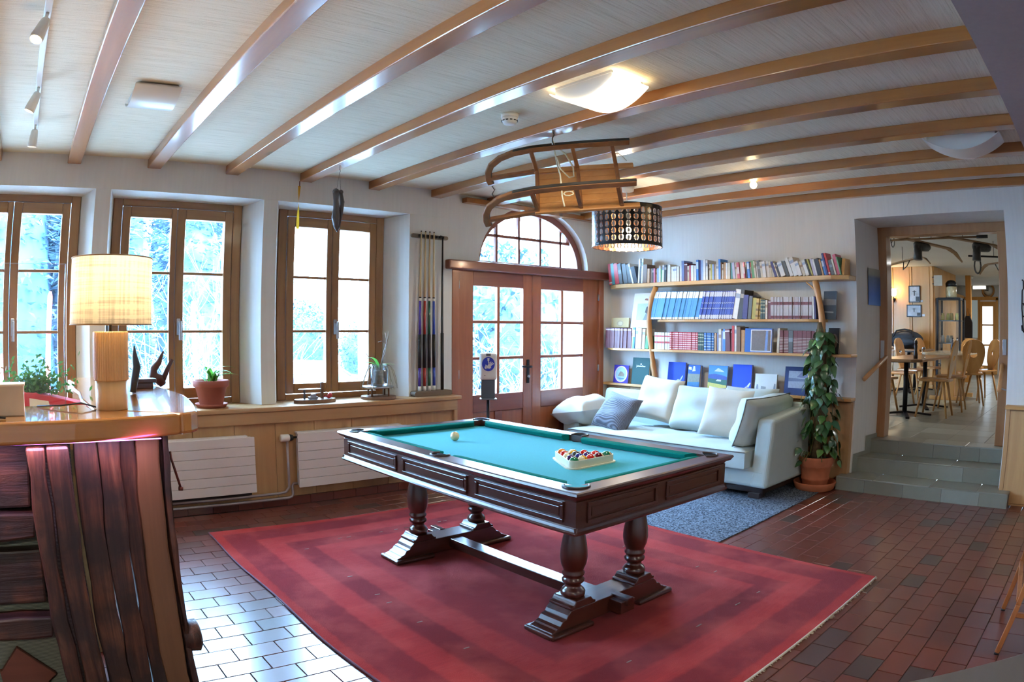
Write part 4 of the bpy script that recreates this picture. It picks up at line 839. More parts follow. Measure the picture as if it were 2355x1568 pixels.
m_pages = M('book_pages', (214, 206, 188), 0.9, var=0.06, vs=200)
def mbook(code): c = BC[code]; return M('book_cover_' + code, c[:3], 0.5, var=0.1, vs=30, coat=0.1)
def ordinal(n): return '%d%s' % (n, 'th' if 10 <= n % 100 <= 20 else {1: 'st', 2: 'nd', 3: 'rd'}.get(n % 10, 'th'))
rb = random.Random(11)
def book(code, w_, h, d, jit=True):
    mb = MB(); t = 0.0025; mb.box(0, 0.003, -w_ / 2, w_ / 2, 0, h); mb.box(0.003, d, -w_ / 2, -w_ / 2 + t, 0, h); mb.box(0.003, d, w_ / 2 - t, w_ / 2, 0, h); mb.box(0.003, d - 0.004, -w_ / 2 + t, w_ / 2 - t, 0.003, h - 0.003, 1)
    bd = BANDS.get(code)
    if bd and not (jit and rb.random() < 0.35 and code in 'WEDKPCR'):
        for a, b in bd[0]: mb.box(-0.0007, 0.0, -w_ / 2 + 0.0006, w_ / 2 - 0.0006, a * h, b * h, 2)
    return mb, [mbook(code), m_pages, M('book_band_' + code, bd[1], 0.5, var=0) if bd else m_pages]
TH = {'t': (1.908, 'top', 'books on the top shelf'), 'm': (1.52, 'middle', 'books on the middle shelf'), 'l': (1.208, 'lowest', 'books on the lowest shelf')}
BOOKS = {
't': '-0.145,0.0432,0.238,6.5,R;-0.191,0.0422,0.237,7,T;-0.237,0.0582,0.235,9,R;-0.301,0.0492,0.229,9,K;-0.353,0.0622,0.222,9,K;-0.42,0.0482,0.217,10,K;-0.477,0.0232,0.226,15,W;-0.504,0.0522,0.185,15,D;-0.559,0.0202,0.268,-4,W;-0.583,0.0132,0.251,-4,D;-0.598,0.0222,0.267,-4,W;-0.624,0.0552,0.199,-2,N;-0.689,0.0302,0.152,-2,A;-0.722,0.0322,0.152,0,N;-0.761,0.0162,0.151,0,D;-0.779,0.0202,0.151,0,P;-0.801,0.0122,0.142,0,E;-0.817,0.0332,0.15,0,B;-0.852,0.0192,0.174,0,W;-0.872,0.0142,0.141,0,G;-0.889,0.0242,0.184,-3,W;-0.916,0.0282,0.178,-2,D;-0.947,0.0272,0.187,-2,W;-0.977,0.0232,0.178,0,E;-1.004,0.0232,0.156,0,W;-1.03,0.0202,0.156,0,W;-1.053,0.0272,0.158,0,W;-1.082,0.0262,0.158,0,W;-1.114,0.0272,0.16,0,W;-1.143,0.0322,0.21,0,S;-1.178,0.0372,0.185,0,M;-1.219,0.0192,0.153,0,E;-1.241,0.0172,0.158,0,P;-1.261,0.0322,0.157,0,W;-1.297,0.0252,0.154,0,W;-1.327,0.0272,0.209,0,C;-1.356,0.0262,0.203,0,V;-1.384,0.0272,0.203,0,B;-1.414,0.0272,0.207,0,W;-1.445,0.0222,0.199,0,W;-1.47,0.0092,0.155,0,D;-1.481,0.0182,0.16,0,E;-1.501,0.0192,0.159,0,Y;-1.523,0.0192,0.156,0,B;-1.545,0.0172,0.156,0,E;-1.567,0.0272,0.156,0,W;-1.593,0.0252,0.203,0,C;-1.621,0.0122,0.169,0,N;-1.635,0.0162,0.152,0,E;-1.654,0.0272,0.168,0,A;-1.684,0.0152,0.16,0,W;-1.702,0.0312,0.159,0,E;-1.738,0.0232,0.159,0,T;-1.765,0.0292,0.159,5,L;-1.797,0.0182,0.156,5,E;-1.818,0.0292,0.158,5,P;-1.852,0.0392,0.158,5,W;-1.894,0.0172,0.157,5,P;-1.913,0.0132,0.153,5,D;-1.935,0.0292,0.159,5,C;-1.966,0.0122,0.153,5,P;-1.98,0.0322,0.169,5,G;-2.014,0.0192,0.163,7,E;-2.036,0.0142,0.158,7,W;-2.052,0.0292,0.166,7,K;-2.084,0.0232,0.154,7,E;-2.109,0.0342,0.154,7,W;-2.146,0.0322,0.154,7,W;-2.18,0.0232,0.153,7,E;-2.205,0.0242,0.152,7,E;-2.232,0.0282,0.152,20,V;-2.263,0.0142,0.139,20,E;-2.28,0.0192,0.141,20,D;-2.301,0.0522,0.144,20,W;-2.356,0.0352,0.148,20,K;-2.395,0.0372,0.179,20,W;-2.436,0.0482,0.179,20,W;-2.488,0.0412,0.142,20,W;-2.532,0.0302,0.141,20,E;-2.565,0.0372,0.151,20,W;-2.605,0.0152,0.161,20,D;-2.622,0.0182,0.161,20,Y;-2.643,0.0232,0.16,15,L;-2.669,0.0182,0.155,15,W;-2.689,0.0432,0.155,15,D;-2.735,0.0172,0.149,15,A;-2.754,0.0232,0.148,15,C;-2.78,0.0192,0.205,15,V;-2.802,0.0212,0.205,15,R;-2.827,0.0332,0.138,15,K;-2.864,0.0172,0.147,15,E;-2.884,0.0322,0.188,15,P;-2.918,0.0122,0.167,15,G',
'm': '-0.717,0.0272,0.299,-15,1;-0.745,0.0272,0.298,-15,1;-0.773,0.0262,0.298,-14.9,1;-0.8,0.0262,0.297,-14.9,1;-0.827,0.0262,0.297,-14.8,1;-0.854,0.0262,0.296,-14.8,1;-0.881,0.0262,0.295,-14.8,1;-0.908,0.0262,0.294,-14.7,1;-0.935,0.0262,0.294,-14.7,1;-0.962,0.0252,0.293,-14.6,1;-0.988,0.0262,0.292,-14.6,1;-1.015,0.0252,0.291,-14.5,1;-1.041,0.0252,0.291,-14.5,1;-1.067,0.0252,0.291,-14.5,1;-1.093,0.0252,0.29,-14.4,1;-1.119,0.0252,0.289,-14.4,1;-1.145,0.0252,0.288,-14.3,1;-1.171,0.0252,0.288,-14.3,1;-1.197,0.0242,0.287,-14.2,1;-1.222,0.0252,0.286,-14.2,1;-1.248,0.0242,0.285,-14.2,1;-1.273,0.0242,0.285,-14.1,1;-1.298,0.0242,0.284,-14.1,1;-1.323,0.0252,0.284,-14,1;-1.349,0.0262,0.286,-14,2;-1.376,0.0262,0.285,-13.8,2;-1.403,0.0262,0.284,-13.6,2;-1.43,0.0262,0.283,-13.4,2;-1.457,0.0262,0.283,-13.2,2;-1.484,0.0262,0.282,-13,2;-1.511,0.0262,0.281,-12.8,2;-1.538,0.0262,0.28,-12.6,2;-1.565,0.0252,0.28,-12.4,2;-1.591,0.0252,0.279,-12.2,2;-1.617,0.0262,0.278,-12,2;-1.644,0.0252,0.278,-11.8,2;-1.67,0.0252,0.278,-11.6,2;-1.696,0.0252,0.277,-11.4,2;-1.722,0.0252,0.276,-11.2,2;-1.748,0.0592,0.288,-10,W;-1.81,0.0512,0.281,-7,D;-1.865,0.0562,0.23,-5,V;-1.927,0.0382,0.218,-6,K;-1.968,0.0432,0.201,-5,Y;-2.015,0.0282,0.194,-5,4;-2.046,0.0212,0.191,-3,4;-2.071,0.0232,0.183,-1,5;-2.096,0.0242,0.182,-1,5;-2.124,0.0212,0.179,-1,E;-2.148,0.0312,0.173,-2,M;-2.184,0.0352,0.205,0,3;-2.222,0.0272,0.205,0,3;-2.252,0.0292,0.204,0,3;-2.285,0.0292,0.204,0,3;-2.317,0.0292,0.203,0,3;-2.349,0.0302,0.203,0,3;-2.381,0.0342,0.202,0,3;-2.418,0.0232,0.202,0,3;-2.444,0.0372,0.201,0,3;-2.485,0.0172,0.2,0,3;-2.504,0.0202,0.2,0,3;-2.527,0.0252,0.2,0,3;-2.555,0.0302,0.199,0,3;-2.589,0.0312,0.199,0,3;-2.631,0.0172,0.208,2,W;-2.65,0.0162,0.2,3,V',
'l': '-0.085,0.0212,0.223,-2,M;-0.108,0.0232,0.223,-2,M;-0.133,0.0212,0.223,-2,M;-0.156,0.0202,0.222,-2,M;-0.177,0.0202,0.222,-2,M;-0.198,0.0202,0.221,-2,M;-0.219,0.0202,0.221,-2,M;-0.24,0.0192,0.22,-2,M;-0.26,0.0202,0.22,-2,M;-0.281,0.0192,0.22,-2,M;-0.301,0.0192,0.219,-2,M;-0.321,0.0202,0.219,-2,M;-0.342,0.0192,0.218,-2,M;-0.362,0.0192,0.218,-2,M;-0.382,0.0192,0.218,-2,M;-0.402,0.0192,0.217,-2,M;-0.425,0.0402,0.217,-2,M;-0.469,0.0132,0.226,-3,E;-0.485,0.0292,0.225,-3,C;-0.518,0.0352,0.224,-3,W;-0.557,0.0472,0.219,-3,W;-0.607,0.0412,0.213,-3,W;-0.652,0.0432,0.138,-6,G;-0.787,0.0322,0.178,0,6;-0.822,0.0322,0.177,0,6;-0.857,0.0282,0.177,0,6;-0.888,0.0332,0.176,0,6;-0.924,0.0312,0.176,0,6;-0.958,0.0272,0.175,0,6;-0.989,0.0262,0.184,0,7;-1.016,0.0272,0.183,0,7;-1.044,0.0272,0.183,0,7;-1.072,0.0262,0.183,0,7;-1.099,0.0272,0.182,0,7;-1.127,0.0262,0.182,0,7;-1.154,0.0262,0.181,0,7;-1.181,0.0262,0.181,0,7;-1.208,0.0262,0.18,0,7;-1.235,0.0262,0.18,0,7;-1.262,0.0262,0.179,0,7;-1.289,0.0252,0.179,0,7;-1.315,0.0262,0.179,0,7;-1.343,0.0212,0.178,0,5;-1.367,0.0242,0.178,0,5;-1.394,0.0202,0.177,0,5;-1.418,0.0262,0.177,0,8;-1.446,0.0272,0.177,0,8;-1.476,0.0282,0.176,0,8;-1.507,0.0272,0.176,0,8;-1.536,0.0102,0.175,0,D;-1.548,0.0192,0.175,0,A;-1.571,0.0202,0.175,0,S;-1.593,0.0302,0.215,0,E;-1.626,0.0182,0.201,0,S;-1.646,0.0282,0.214,0,C;-1.681,0.0552,0.214,3,M;-1.738,0.0092,0.205,0,M;-1.75,0.0272,0.248,0,R;-1.779,0.0222,0.248,0,W;-1.804,0.0442,0.236,0,N;-1.853,0.0332,0.208,0,A;-1.89,0.0392,0.207,0,A;-2.249,0.0242,0.227,-3,E;-2.282,0.0372,0.208,0,9;-2.322,0.0522,0.207,0,9;-2.377,0.0462,0.206,0,K;-2.426,0.0422,0.206,0,9;-2.471,0.0502,0.205,0,9;-2.525,0.0422,0.204,0,9;-2.57,0.0452,0.203,0,9;-2.618,0.0372,0.202,0,9;-2.658,0.0182,0.203,0,W',
}
for key, data in BOOKS.items():
    zb0, word, grp = TH[key]
    for i, e in enumerate(data.split(';')):
        y0, w_, h, lean, code = e.split(','); y0, w_, h, lean = float(y0), float(w_), float(h), float(lean); a = R(-lean)
        tw = max(0.006, w_ * math.cos(a) - 0.0006); dp_ = rb.uniform(0.13, 0.165) if key == 't' else 0.165
        if code == 'D' and h > 0.24: dp_ = 0.18
        mb, ms = book(code, tw, h, dp_); m = RX(a); mb.xf(m); lo = min(p[2] for p in mb.v)
        ybase = [p[1] for p in mb.v if p[2] < lo + 0.02]; yc = (max(ybase) + min(ybase)) / 2
        vol = code in '123456789'; kind = 'encyclopedia volume' if vol else 'book'
        obj('book', mb, ms, loc=(-0.215 + rb.uniform(0, 0.012), y0 - w_ / 2 - yc, zb0 - lo + 0.0004), label='%s %s, %s from the left on the %s bookshelf board' % (BC[code][3], kind, ordinal(i + 1), word), cat='book', group=grp)
# face-out books and pictures
def cover(name, label, y0, y1, z0, h, th, col, x=-0.105, tilt=0.12, art=None, cat='book', grp='face-out books on the ledge'):
    """book leaning back against the wall, art = list of (poly in 0..1, colour)"""
    w_ = abs(y0 - y1); t = thing(name, label, cat, (x, (y0 + y1) / 2, z0), group=grp)
    m = RY(tilt); mb = MB().box(0, 0.003, -w_ / 2, w_ / 2, 0, h).box(th - 0.003, th, -w_ / 2, w_ / 2, 0, h).box(0, th, w_ / 2 - 0.003, w_ / 2, 0, h); mb.xf(m); obj('cover', mb, M('cover_%d_%d_%d' % col, col, 0.6, var=0.04, spec=0.3), t)
    mb = MB().box(0.003, th - 0.003, -w_ / 2 + 0.003, w_ / 2 - 0.004, 0.003, h - 0.003); mb.xf(m); obj('pages', mb, m_pages, t)
    for k, (poly, c) in enumerate(art or []):
        pts = [(w_ / 2 - p[0] * w_, p[1] * h) for p in poly]; mb = MB().prism(pts, -0.0004 - 0.0003 * (k + 1), -0.0001, 'x'); mb.xf(m); obj('print', mb, M('print_%d_%d_%d' % c, c, 0.45, var=0.1, vs=60), t)
    return t
def circ(cx, cy_, rx, ry, n=24): return [(cx + rx * math.cos(2 * math.pi * i / n), cy_ + ry * math.sin(2 * math.pi * i / n)) for i in range(n)]
ZL = 0.815
cover('emblem_book', 'small purple-blue book with a round emblem, first on the ledge by the door', -0.12, -0.335, ZL, 0.20, 0.018, (62, 48, 160), art=[(circ(0.5, 0.5, 0.43, 0.46), (226, 196, 206)), (circ(0.5, 0.5, 0.36, 0.39), (150, 190, 226)), ([(0.3, 0.38), (0.72, 0.36), (0.74, 0.5), (0.6, 0.62), (0.45, 0.66), (0.36, 0.52)], (120, 104, 84)), ([(0.25, 0.3), (0.75, 0.28), (0.7, 0.22), (0.45, 0.18)], (70, 110, 190))])
gb = cover('green_book', 'tall dark green book with white title, leaning beside the left branch post', -0.385, -0.625, ZL, 0.292, 0.03, (12, 66, 66), art=[(circ(0.5, 0.755, 0.035, 0.03), (236, 240, 240)), ([(0.36, 0.655), (0.66, 0.655), (0.66, 0.662), (0.36, 0.662)], (210, 226, 226))])
tx = text_mb('Jurasschau', 0.03); tx.xf(RY(0.12) @ T(-0.001, 0, 0.292 * 0.685) @ Matrix(((0, 0, -1, 0), (-1, 0, 0, 0), (0, 1, 0, 0), (0, 0, 0, 1)))); obj('title', tx, m_white, gb)
leaf_art = [([(0.72, 0.30), (0.86, 0.48), (0.9, 0.46), (0.8, 0.28)], (190, 214, 250)), ([(0.5, 0.24), (0.62, 0.33), (0.8, 0.28), (0.7, 0.2)], (190, 214, 250))]
cover('blue_book', 'plain bright blue book with a pale leaf print, behind the left back cushion', -0.88, -1.105, ZL, 0.262, 0.025, (48, 88, 220), art=leaf_art)
cover('sky_magazine', 'narrow glossy magazine with blue sky and coast photo on the ledge', -1.142, -1.295, ZL, 0.24, 0.04, (70, 120, 210), art=[([(0, 0.62), (1, 0.62), (1, 0.25), (0, 0.25)], (140, 150, 140)), ([(0, 0.1), (1, 0.1), (1, 0.28), (0, 0.25)], (70, 140, 200)), ([(0.03, 0.8), (0.3, 0.78), (0.28, 0.9), (0.03, 0.92)], (236, 238, 240)), ([(0.35, 0.72), (0.62, 0.74), (0.55, 0.96), (0.42, 0.96)], (220, 230, 240))])
cover('landscape_book', 'landscape photo book with yellow field, blue hills and clouds on the ledge', -1.40, -1.628, ZL, 0.245, 0.022, (92, 160, 226), art=[([(0, 0.62), (0.3, 0.66), (0.7, 0.62), (1, 0.55), (1, 0.3), (0, 0.3)], (50, 82, 170)), ([(0, 0.46), (1, 0.42), (1, 0.2), (0, 0.28)], (44, 104, 88)), ([(0, 0.30), (1, 0.20), (1, 0.0), (0, 0.0)], (206, 204, 110)), ([(0.3, 0.76), (0.5, 0.9), (0.75, 0.8), (0.85, 0.74)], (206, 224, 240)), ([(0.42, 0.36), (0.7, 0.35), (0.7, 0.42), (0.5, 0.44)], (214, 220, 226))])
cover('blue_book', 'plain bright blue book with a white outlined crystal print, right of the landscape book', -1.69, -1.912, ZL, 0.265, 0.025, (48, 88, 224), art=[([(0.66, 0.14), (0.78, 0.22), (0.84, 0.1), (0.74, 0.06)], (216, 228, 250)), ([(0.8, 0.22), (0.94, 0.36), (0.98, 0.32), (0.86, 0.14)], (216, 228, 250))])
cover('winter_card', 'white winter scene booklet with a small house and grey firs on the ledge', -1.955, -2.2, ZL, 0.185, 0.02, (214, 226, 232), art=[([(0.05, 0.1), (0.2, 0.1), (0.16, 0.42), (0.1, 0.46)], (140, 158, 180)), ([(0.3, 0.2), (0.52, 0.2), (0.52, 0.34), (0.3, 0.36)], (150, 164, 180)), ([(0.84, 0.08), (0.98, 0.08), (0.95, 0.5), (0.9, 0.52)], (130, 150, 176))])
cover('lake_picture', 'framed blue-grey picture of a cloudy lake, last on the ledge beside the plant', -2.285, -2.545, ZL, 0.265, 0.02, (48, 66, 116), art=[([(0.16, 0.25), (0.95, 0.25), (0.95, 0.85), (0.16, 0.85)], (150, 164, 190)), ([(0.16, 0.48), (0.95, 0.5), (0.95, 0.58), (0.16, 0.6)], (96, 112, 146)), ([(0.5, 0.64), (0.95, 0.6), (0.95, 0.8), (0.7, 0.82)], (110, 120, 160))], cat='picture')
cover('photo_calendar', 'large white photo sheet with a bird on a rock, left of the branch post', -0.405, -0.66, 1.432, 0.385, 0.012, (222, 226, 234), x=-0.15, tilt=0.2, art=[([(0.25, 0.22), (0.98, 0.22), (0.98, 0.70), (0.25, 0.70)], (170, 190, 226)), ([(0.62, 0.22), (0.98, 0.22), (0.98, 0.42), (0.8, 0.48)], (120, 130, 126)), ([(0.7, 0.44), (0.84, 0.40), (0.86, 0.56), (0.8, 0.62), (0.74, 0.58)], (60, 48, 46)), ([(0.6, 0.80), (0.8, 0.78), (0.78, 0.84), (0.66, 0.85)], (130, 80, 60))], cat='picture', grp='pictures among the books')
cover('carved_tablet', 'small beige carved wooden tablet lying above the maroon books', -0.115, -0.37, 1.435, 0.108, 0.02, (176, 154, 110), x=-0.14, tilt=0.1, art=[(circ(0.5, 0.42, 0.18, 0.3), (150, 126, 86)), (circ(0.52, 0.42, 0.13, 0.2), (182, 160, 118))], cat='tablet', grp='pictures among the books')
pf = cover('photo_album', 'silver-edged face-out album with dark metallic picture on the lowest shelf', -1.905, -2.205, 1.208, 0.225, 0.03, (60, 104, 176), x=-0.225, tilt=0.05, art=[([(0.22, 0.03), (0.98, 0.03), (0.98, 0.95), (0.22, 0.95)], (228, 230, 232)), ([(0.25, 0.07), (0.95, 0.07), (0.95, 0.91), (0.25, 0.91)], (112, 100, 96)), ([(0.74, 0.07), (0.84, 0.07), (0.86, 0.91), (0.78, 0.91)], (120, 146, 196))], cat='album', grp='pictures among the books')
tx = text_mb('ATLANTIC', 0.03); tx.xf(RY(0.05) @ T(-0.0012, 0.118, 0.11) @ RX(R(90)) @ Matrix(((0, 0, -1, 0), (-1, 0, 0, 0), (0, 1, 0, 0), (0, 0, 0, 1)))) if False else None
cover('grey_book', 'grey-blue book leaning beyond the right branch post on the middle level', -2.70, -2.83, 1.52, 0.255, 0.02, (84, 100, 114), x=-0.12, tilt=0.1, art=[([(0, 0.5), (1, 0.5), (1, 0.7), (0, 0.72)], (140, 148, 156)), ([(0.1, 0.24), (0.8, 0.22), (0.8, 0.27), (0.1, 0.29)], (170, 186, 196))], grp='pictures among the books')
cover('black_book', 'black book standing behind the top of the climbing plant', -2.76, -2.87, 1.208, 0.235, 0.025, (40, 40, 44), x=-0.14, tilt=0.08, art=[(circ(0.55, 0.5, 0.3, 0.28), (110, 92, 80))], grp='pictures among the books')
# ------------------------------------------------------------------ hanging from the ceiling
m_sled = wood('old_sled_wood', (120, 74, 38), (158, 102, 56), 'x', 14, 0.5, 0.1); m_slat = wood('sled_seat_wood', (176, 116, 60), (204, 142, 80), 'x', 12, 0.5, 0.1)
m_irn = M('sled_iron', (74, 70, 66), 0.5, 0.7, var=0.2); m_rope = M('cream_rope', (206, 196, 168), 0.9, var=0.1, vs=80, bump=0.3, bs=200)
v_ = Vector((0.6915, 0.6795, 0.2450)).normalized(); r_ = Vector((0.7009, -0.7133, 0)).normalized(); u_ = r_.cross(v_)
e1 = (r_ * math.cos(R(4)) + u_ * math.sin(R(4))).normalized(); up2 = (u_ - e1 * u_.dot(e1)).normalized(); vv = up2.cross(e1) * -1
if vv.dot(v_) < 0: vv = -vv
wv = (-0.65 * up2 - 0.76 * vv).normalized(); hv = (-0.76 * up2 + 0.65 * vv).normalized()
SO = Vector((-2.985, -2.105, 2.535)) + e1 * 0.135 + up2 * 0.05
def sp_(s, w_, h): return SO + e1 * s + wv * w_ + hv * h
sl_ = thing('sled', 'old wooden sled hanging from a ceiling hook on a rope', 'sled', tuple(SO)); SWD = 0.395
curve = [(0.375, 0.0), (0.30, 0.0), (0.1, 0.0), (-0.1, 0.004), (-0.26, 0.012), (-0.38, 0.03), (-0.47, 0.065), (-0.535, 0.12), (-0.565, 0.18), (-0.57, 0.24), (-0.562, 0.285)]
for w_ in (0.0, SWD):
    ru = MB(); fr = []
    for k, (s, h) in enumerate(curve): fr.append(sp_(s, w_, h))
    n_ = len(fr); prevf = None
    vs = []
    for k in range(n_):
        a = curve[max(k - 1, 0)]; b = curve[min(k + 1, n_ - 1)]; tx_, th_ = b[0] - a[0], b[1] - a[1]; L_ = math.hypot(tx_, th_); nx, nh = -th_ / L_, tx_ / L_
        for dw, dn in ((-0.014, -0.021), (0.014, -0.021), (0.014, 0.021), (-0.014, 0.021)): vs.append(sp_(curve[k][0] + nx * dn, w_ + dw, curve[k][1] + nh * dn))
    ru.add(vs, [(4 * k + i, 4 * k + (i + 1) % 4, 4 * k + 4 + (i + 1) % 4, 4 * k + 4 + i) for k in range(n_ - 1) for i in range(4)] + [(3, 2, 1, 0), (4 * n_ - 4, 4 * n_ - 3, 4 * n_ - 2, 4 * n_ - 1)])
    o = obj('runner', ru, m_sled, sl_, True, bevel=0.006)
    st_ = MB(); vs = []
    for k in range(n_):
        a = curve[max(k - 1, 0)]; b = curve[min(k + 1, n_ - 1)]; tx_, th_ = b[0] - a[0], b[1] - a[1]; L_ = math.hypot(tx_, th_); nx, nh = th_ / L_, -tx_ / L_
        if nh > 0: pass
        for dw, dn in ((-0.011, 0.0215), (0.011, 0.0215), (0.011, 0.0245), (-0.011, 0.0245)): vs.append(sp_(curve[k][0] + nx * dn, w_ + dw, curve[k][1] - abs(nh) * dn if k < 8 else curve[k][1] + nh * dn))
    st_.add(vs, [(4 * k + i, 4 * k + (i + 1) % 4, 4 * k + 4 + (i + 1) % 4, 4 * k + 4 + i) for k in range(n_ - 1) for i in range(4)])
    obj('runner_iron', st_, m_irn, o, True)
    dk = 0.20
    obj('deck_rail', MB().bar(sp_(-0.565, w_, 0.235), sp_(-0.24, w_ * 0.97 + 0.006, dk), 0.03, 0.026, hint=wv), m_sled, sl_, True, bevel=0.005)
    obj('deck_rail', MB().bar(sp_(-0.26, w_ * 0.97 + 0.006, dk + 0.002), sp_(0.40, w_ * 0.97 + 0.006, dk + 0.002), 0.04, 0.022, hint=hv), m_slat, sl_, True, bevel=0.005)
for s in (-0.25, 0.02, 0.275):
    for w_, wd in ((0.0, 0.015), (SWD, SWD - 0.015)): obj('post', MB().bar(sp_(s - 0.015, w_, 0.015), sp_(s + 0.01, wd, dk), 0.032, 0.026, hint=e1), m_sled, sl_, True, bevel=0.005)
    obj('crossbar', MB().bar(sp_(s + 0.01, -0.005, dk - 0.008), sp_(s + 0.01, SWD + 0.005, dk - 0.008), 0.034, 0.024, hint=e1), m_sled, sl_, True, bevel=0.005)
for k in range(6): w0 = 0.03 + k * 0.0565; obj('seat_slat', MB().bar(sp_(-0.25, w0 + 0.027, dk + 0.012), sp_(0.285, w0 + 0.027, dk + 0.012), 0.012, 0.054, hint=wv if False else hv.cross(e1)), m_slat, sl_, True, bevel=0.002)
hk = Vector((-3.11, -2.259, 2.624))
p0 = sp_(-0.12, 0.0, -0.02)
rope = MB().tube([hk + Vector((0, 0, -0.075)), (hk + p0) / 2 + Vector((0.0, 0.0, -0.02)), p0, sp_(-0.115, 0.0, 0.03)], 0.0055, 6)
rope.tube([sp_(-0.115, -0.02, -0.02), sp_(-0.11, 0.01, 0.05), sp_(-0.10, 0.07, 0.10), sp_(-0.09, 0.16, 0.08), sp_(-0.085, 0.24, 0.03), sp_(-0.08, SWD - 0.03, -0.01), sp_(-0.08, SWD + 0.04, 0.04), sp_(-0.07, SWD + 0.12, 0.05)], 0.005, 6)
rope.tube([sp_(-0.10, 0.0, 0.0), sp_(-0.04, 0.02, 0.06), sp_(-0.0, 0.06, 0.14), sp_(0.0, 0.14, 0.15), sp_(-0.03, 0.18, 0.12), sp_(-0.08, 0.14, 0.08), sp_(-0.10, 0.05, 0.05)], 0.005, 6)
rope.tube([sp_(-0.07, SWD + 0.03, 0.03) + wv * 0.02 * math.sin(k * 0.9) + e1 * 0.03 * (1 - math.cos(k * 0.9)) for k in range(8)], 0.0045, 6)
obj('rope', rope, m_rope, sl_, True)
obj('hook', MB().tube([hk + Vector((0, 0, 0.006)), hk + Vector((0.006, 0, -0.015)), hk + Vector((-0.006, 0.004, -0.035)), hk + Vector((-0.01, 0, -0.06)), hk + Vector((0.004, 0, -0.082))], 0.004, 6), m_irn, sl_, True)
tp = sp_(-0.555, 0.01, 0.30); t2 = sp_(-0.49, SWD, 0.06)
obj('tip_wire', MB().tube([tp, tp + (t2 - tp) * 0.3 + e1 * 0.012, tp + (t2 - tp) * 0.6 - e1 * 0.012, t2], 0.0035, 6), m_irn, sl_, True)
obj('tie_string', MB().tube([sp_(0.262, 0.0, 0.10), sp_(0.30, -0.01, 0.10), sp_(0.33, 0.02, 0.11), sp_(0.35, 0.05, 0.12)], 0.003, 5), m_rope, sl_, True)

# pendant drum lamp with pierced shade
pd = thing('pendant_lamp', 'black pierced drum pendant lamp with copper inside', 'pendant lamp', (-1.276, -1.305, 2.14)); pd.scale = (1.43, 1.43, 1.43)
m_shade = M('black_metal_shade', (22, 23, 26), 0.35, 0.4, var=0.03); m_cop = M('copper_inside', (206, 160, 126), 0.25, 1.0, var=0.03); m_flap = M('grey_metal_flap', (150, 152, 154), 0.3, 0.9, var=0)
def pierced(rad, mi, fi=0):
    mb = MB(); NC, NR, Hs = 30, 5, 0.252; m0, m1 = 0.018, 0.022; ch = (Hs - m0 - m1) / NR
    for c in range(NC):
        a0, a1 = 2 * math.pi * c / NC, 2 * math.pi * (c + 1) / NC
        def P(u, z): t = a0 + (a1 - a0) * u; return (rad * math.cos(t), rad * math.sin(t), z)
        mb.add([P(0, 0), P(1, 0), P(1, m0), P(0, m0)], [(0, 1, 2, 3)], mi, False); mb.add([P(0, Hs - m1), P(1, Hs - m1), P(1, Hs), P(0, Hs)], [(0, 1, 2, 3)], mi, False)
        for r in range(NR):
            z0 = m0 + r * ch; oc = [(0.5 + 0.33 * x, 0.5 + 0.41 * y) for x, y in ((-0.55, -1), (0.55, -1), (1, -0.5), (1, 0.5), (0.55, 1), (-0.55, 1), (-1, 0.5), (-1, -0.5))]
            ou = [(0, 0), (1, 0), (1, 0.3), (1, 0.7), (1, 1), (0, 1), (0, 0.7), (0, 0.3)]
            ou = [(0.2, 0), (0.8, 0), (1, 0.3), (1, 0.7), (0.8, 1), (0.2, 1), (0, 0.7), (0, 0.3)]
            v = [P(u, z0 + w_ * ch) for u, w_ in ou] + [P(u, z0 + w_ * ch) for u, w_ in oc]
            mb.add(v, [(i, (i + 1) % 8, 8 + (i + 1) % 8, 8 + i) for i in range(8)], mi, False)
            for cx, cyy, q, w2 in ((0, 0, 0, 7), (1, 0, 1, 2), (1, 1, 4, 3), (0, 1, 5, 6)): mb.add([P(cx, z0 + cyy * ch), P(*(ou[q][0], z0 + ou[q][1] * ch)), P(*(ou[w2][0], z0 + ou[w2][1] * ch))], [(0, 1, 2)], mi, False)
            mb.add([P(0.5 + 0.33 * x * 0.52, z0 + (0.5 + 0.41 * y * 0.6) * ch) for x, y in ((-0.55, -1), (0.55, -1), (1, -0.5), (1, 0.5), (0.55, 1), (-0.55, 1), (-1, 0.5), (-1, -0.5))], [tuple(range(8))], fi, False)
            mb.add([P(0.44, z0 + 0.72 * ch), P(0.56, z0 + 0.72 * ch), P(0.56, z0 + 0.93 * ch), P(0.44, z0 + 0.93 * ch)], [(0, 1, 2, 3)], fi, False)
            mb.add([P(0.44, z0 + 0.07 * ch), P(0.56, z0 + 0.07 * ch), P(0.56, z0 + 0.28 * ch), P(0.44, z0 + 0.28 * ch)], [(0, 1, 2, 3)], fi, False)
    return mb
obj('shade', pierced(0.221, 0, 1), [m_shade, m_flap], pd); obj('shade_lining', pierced(0.2195, 0), m_cop, pd)
obj('rim_ring', MB().lathe([(0.2185, 0.0), (0.2225, 0.0), (0.2225, 0.004), (0.2185, 0.004)], 60, close=True), m_shade, pd); obj('rim_ring', MB().lathe([(0.2185, 0.249), (0.2225, 0.249), (0.2225, 0.254), (0.2185, 0.254)], 60, close=True), m_shade, pd)
sp3 = MB()
for k in range(3): a = k * 2.094; sp3.tube([(0.02 * math.cos(a), 0.02 * math.sin(a), 0.20), (0.22 * math.cos(a), 0.22 * math.sin(a), 0.235)], 0.002, 6)
obj('spider', sp3, m_chrome, pd); obj('socket', MB().lathe([(0.0, 0.13), (0.02, 0.13), (0.02, 0.20), (0.012, 0.23), (0.0, 0.23)], 16), m_white, pd)
obj('bulb', MB().sphere((0, 0, 0.095), 0.034, 18, 12), emit('pendant_bulb', (255, 236, 200), 16.0), pd)
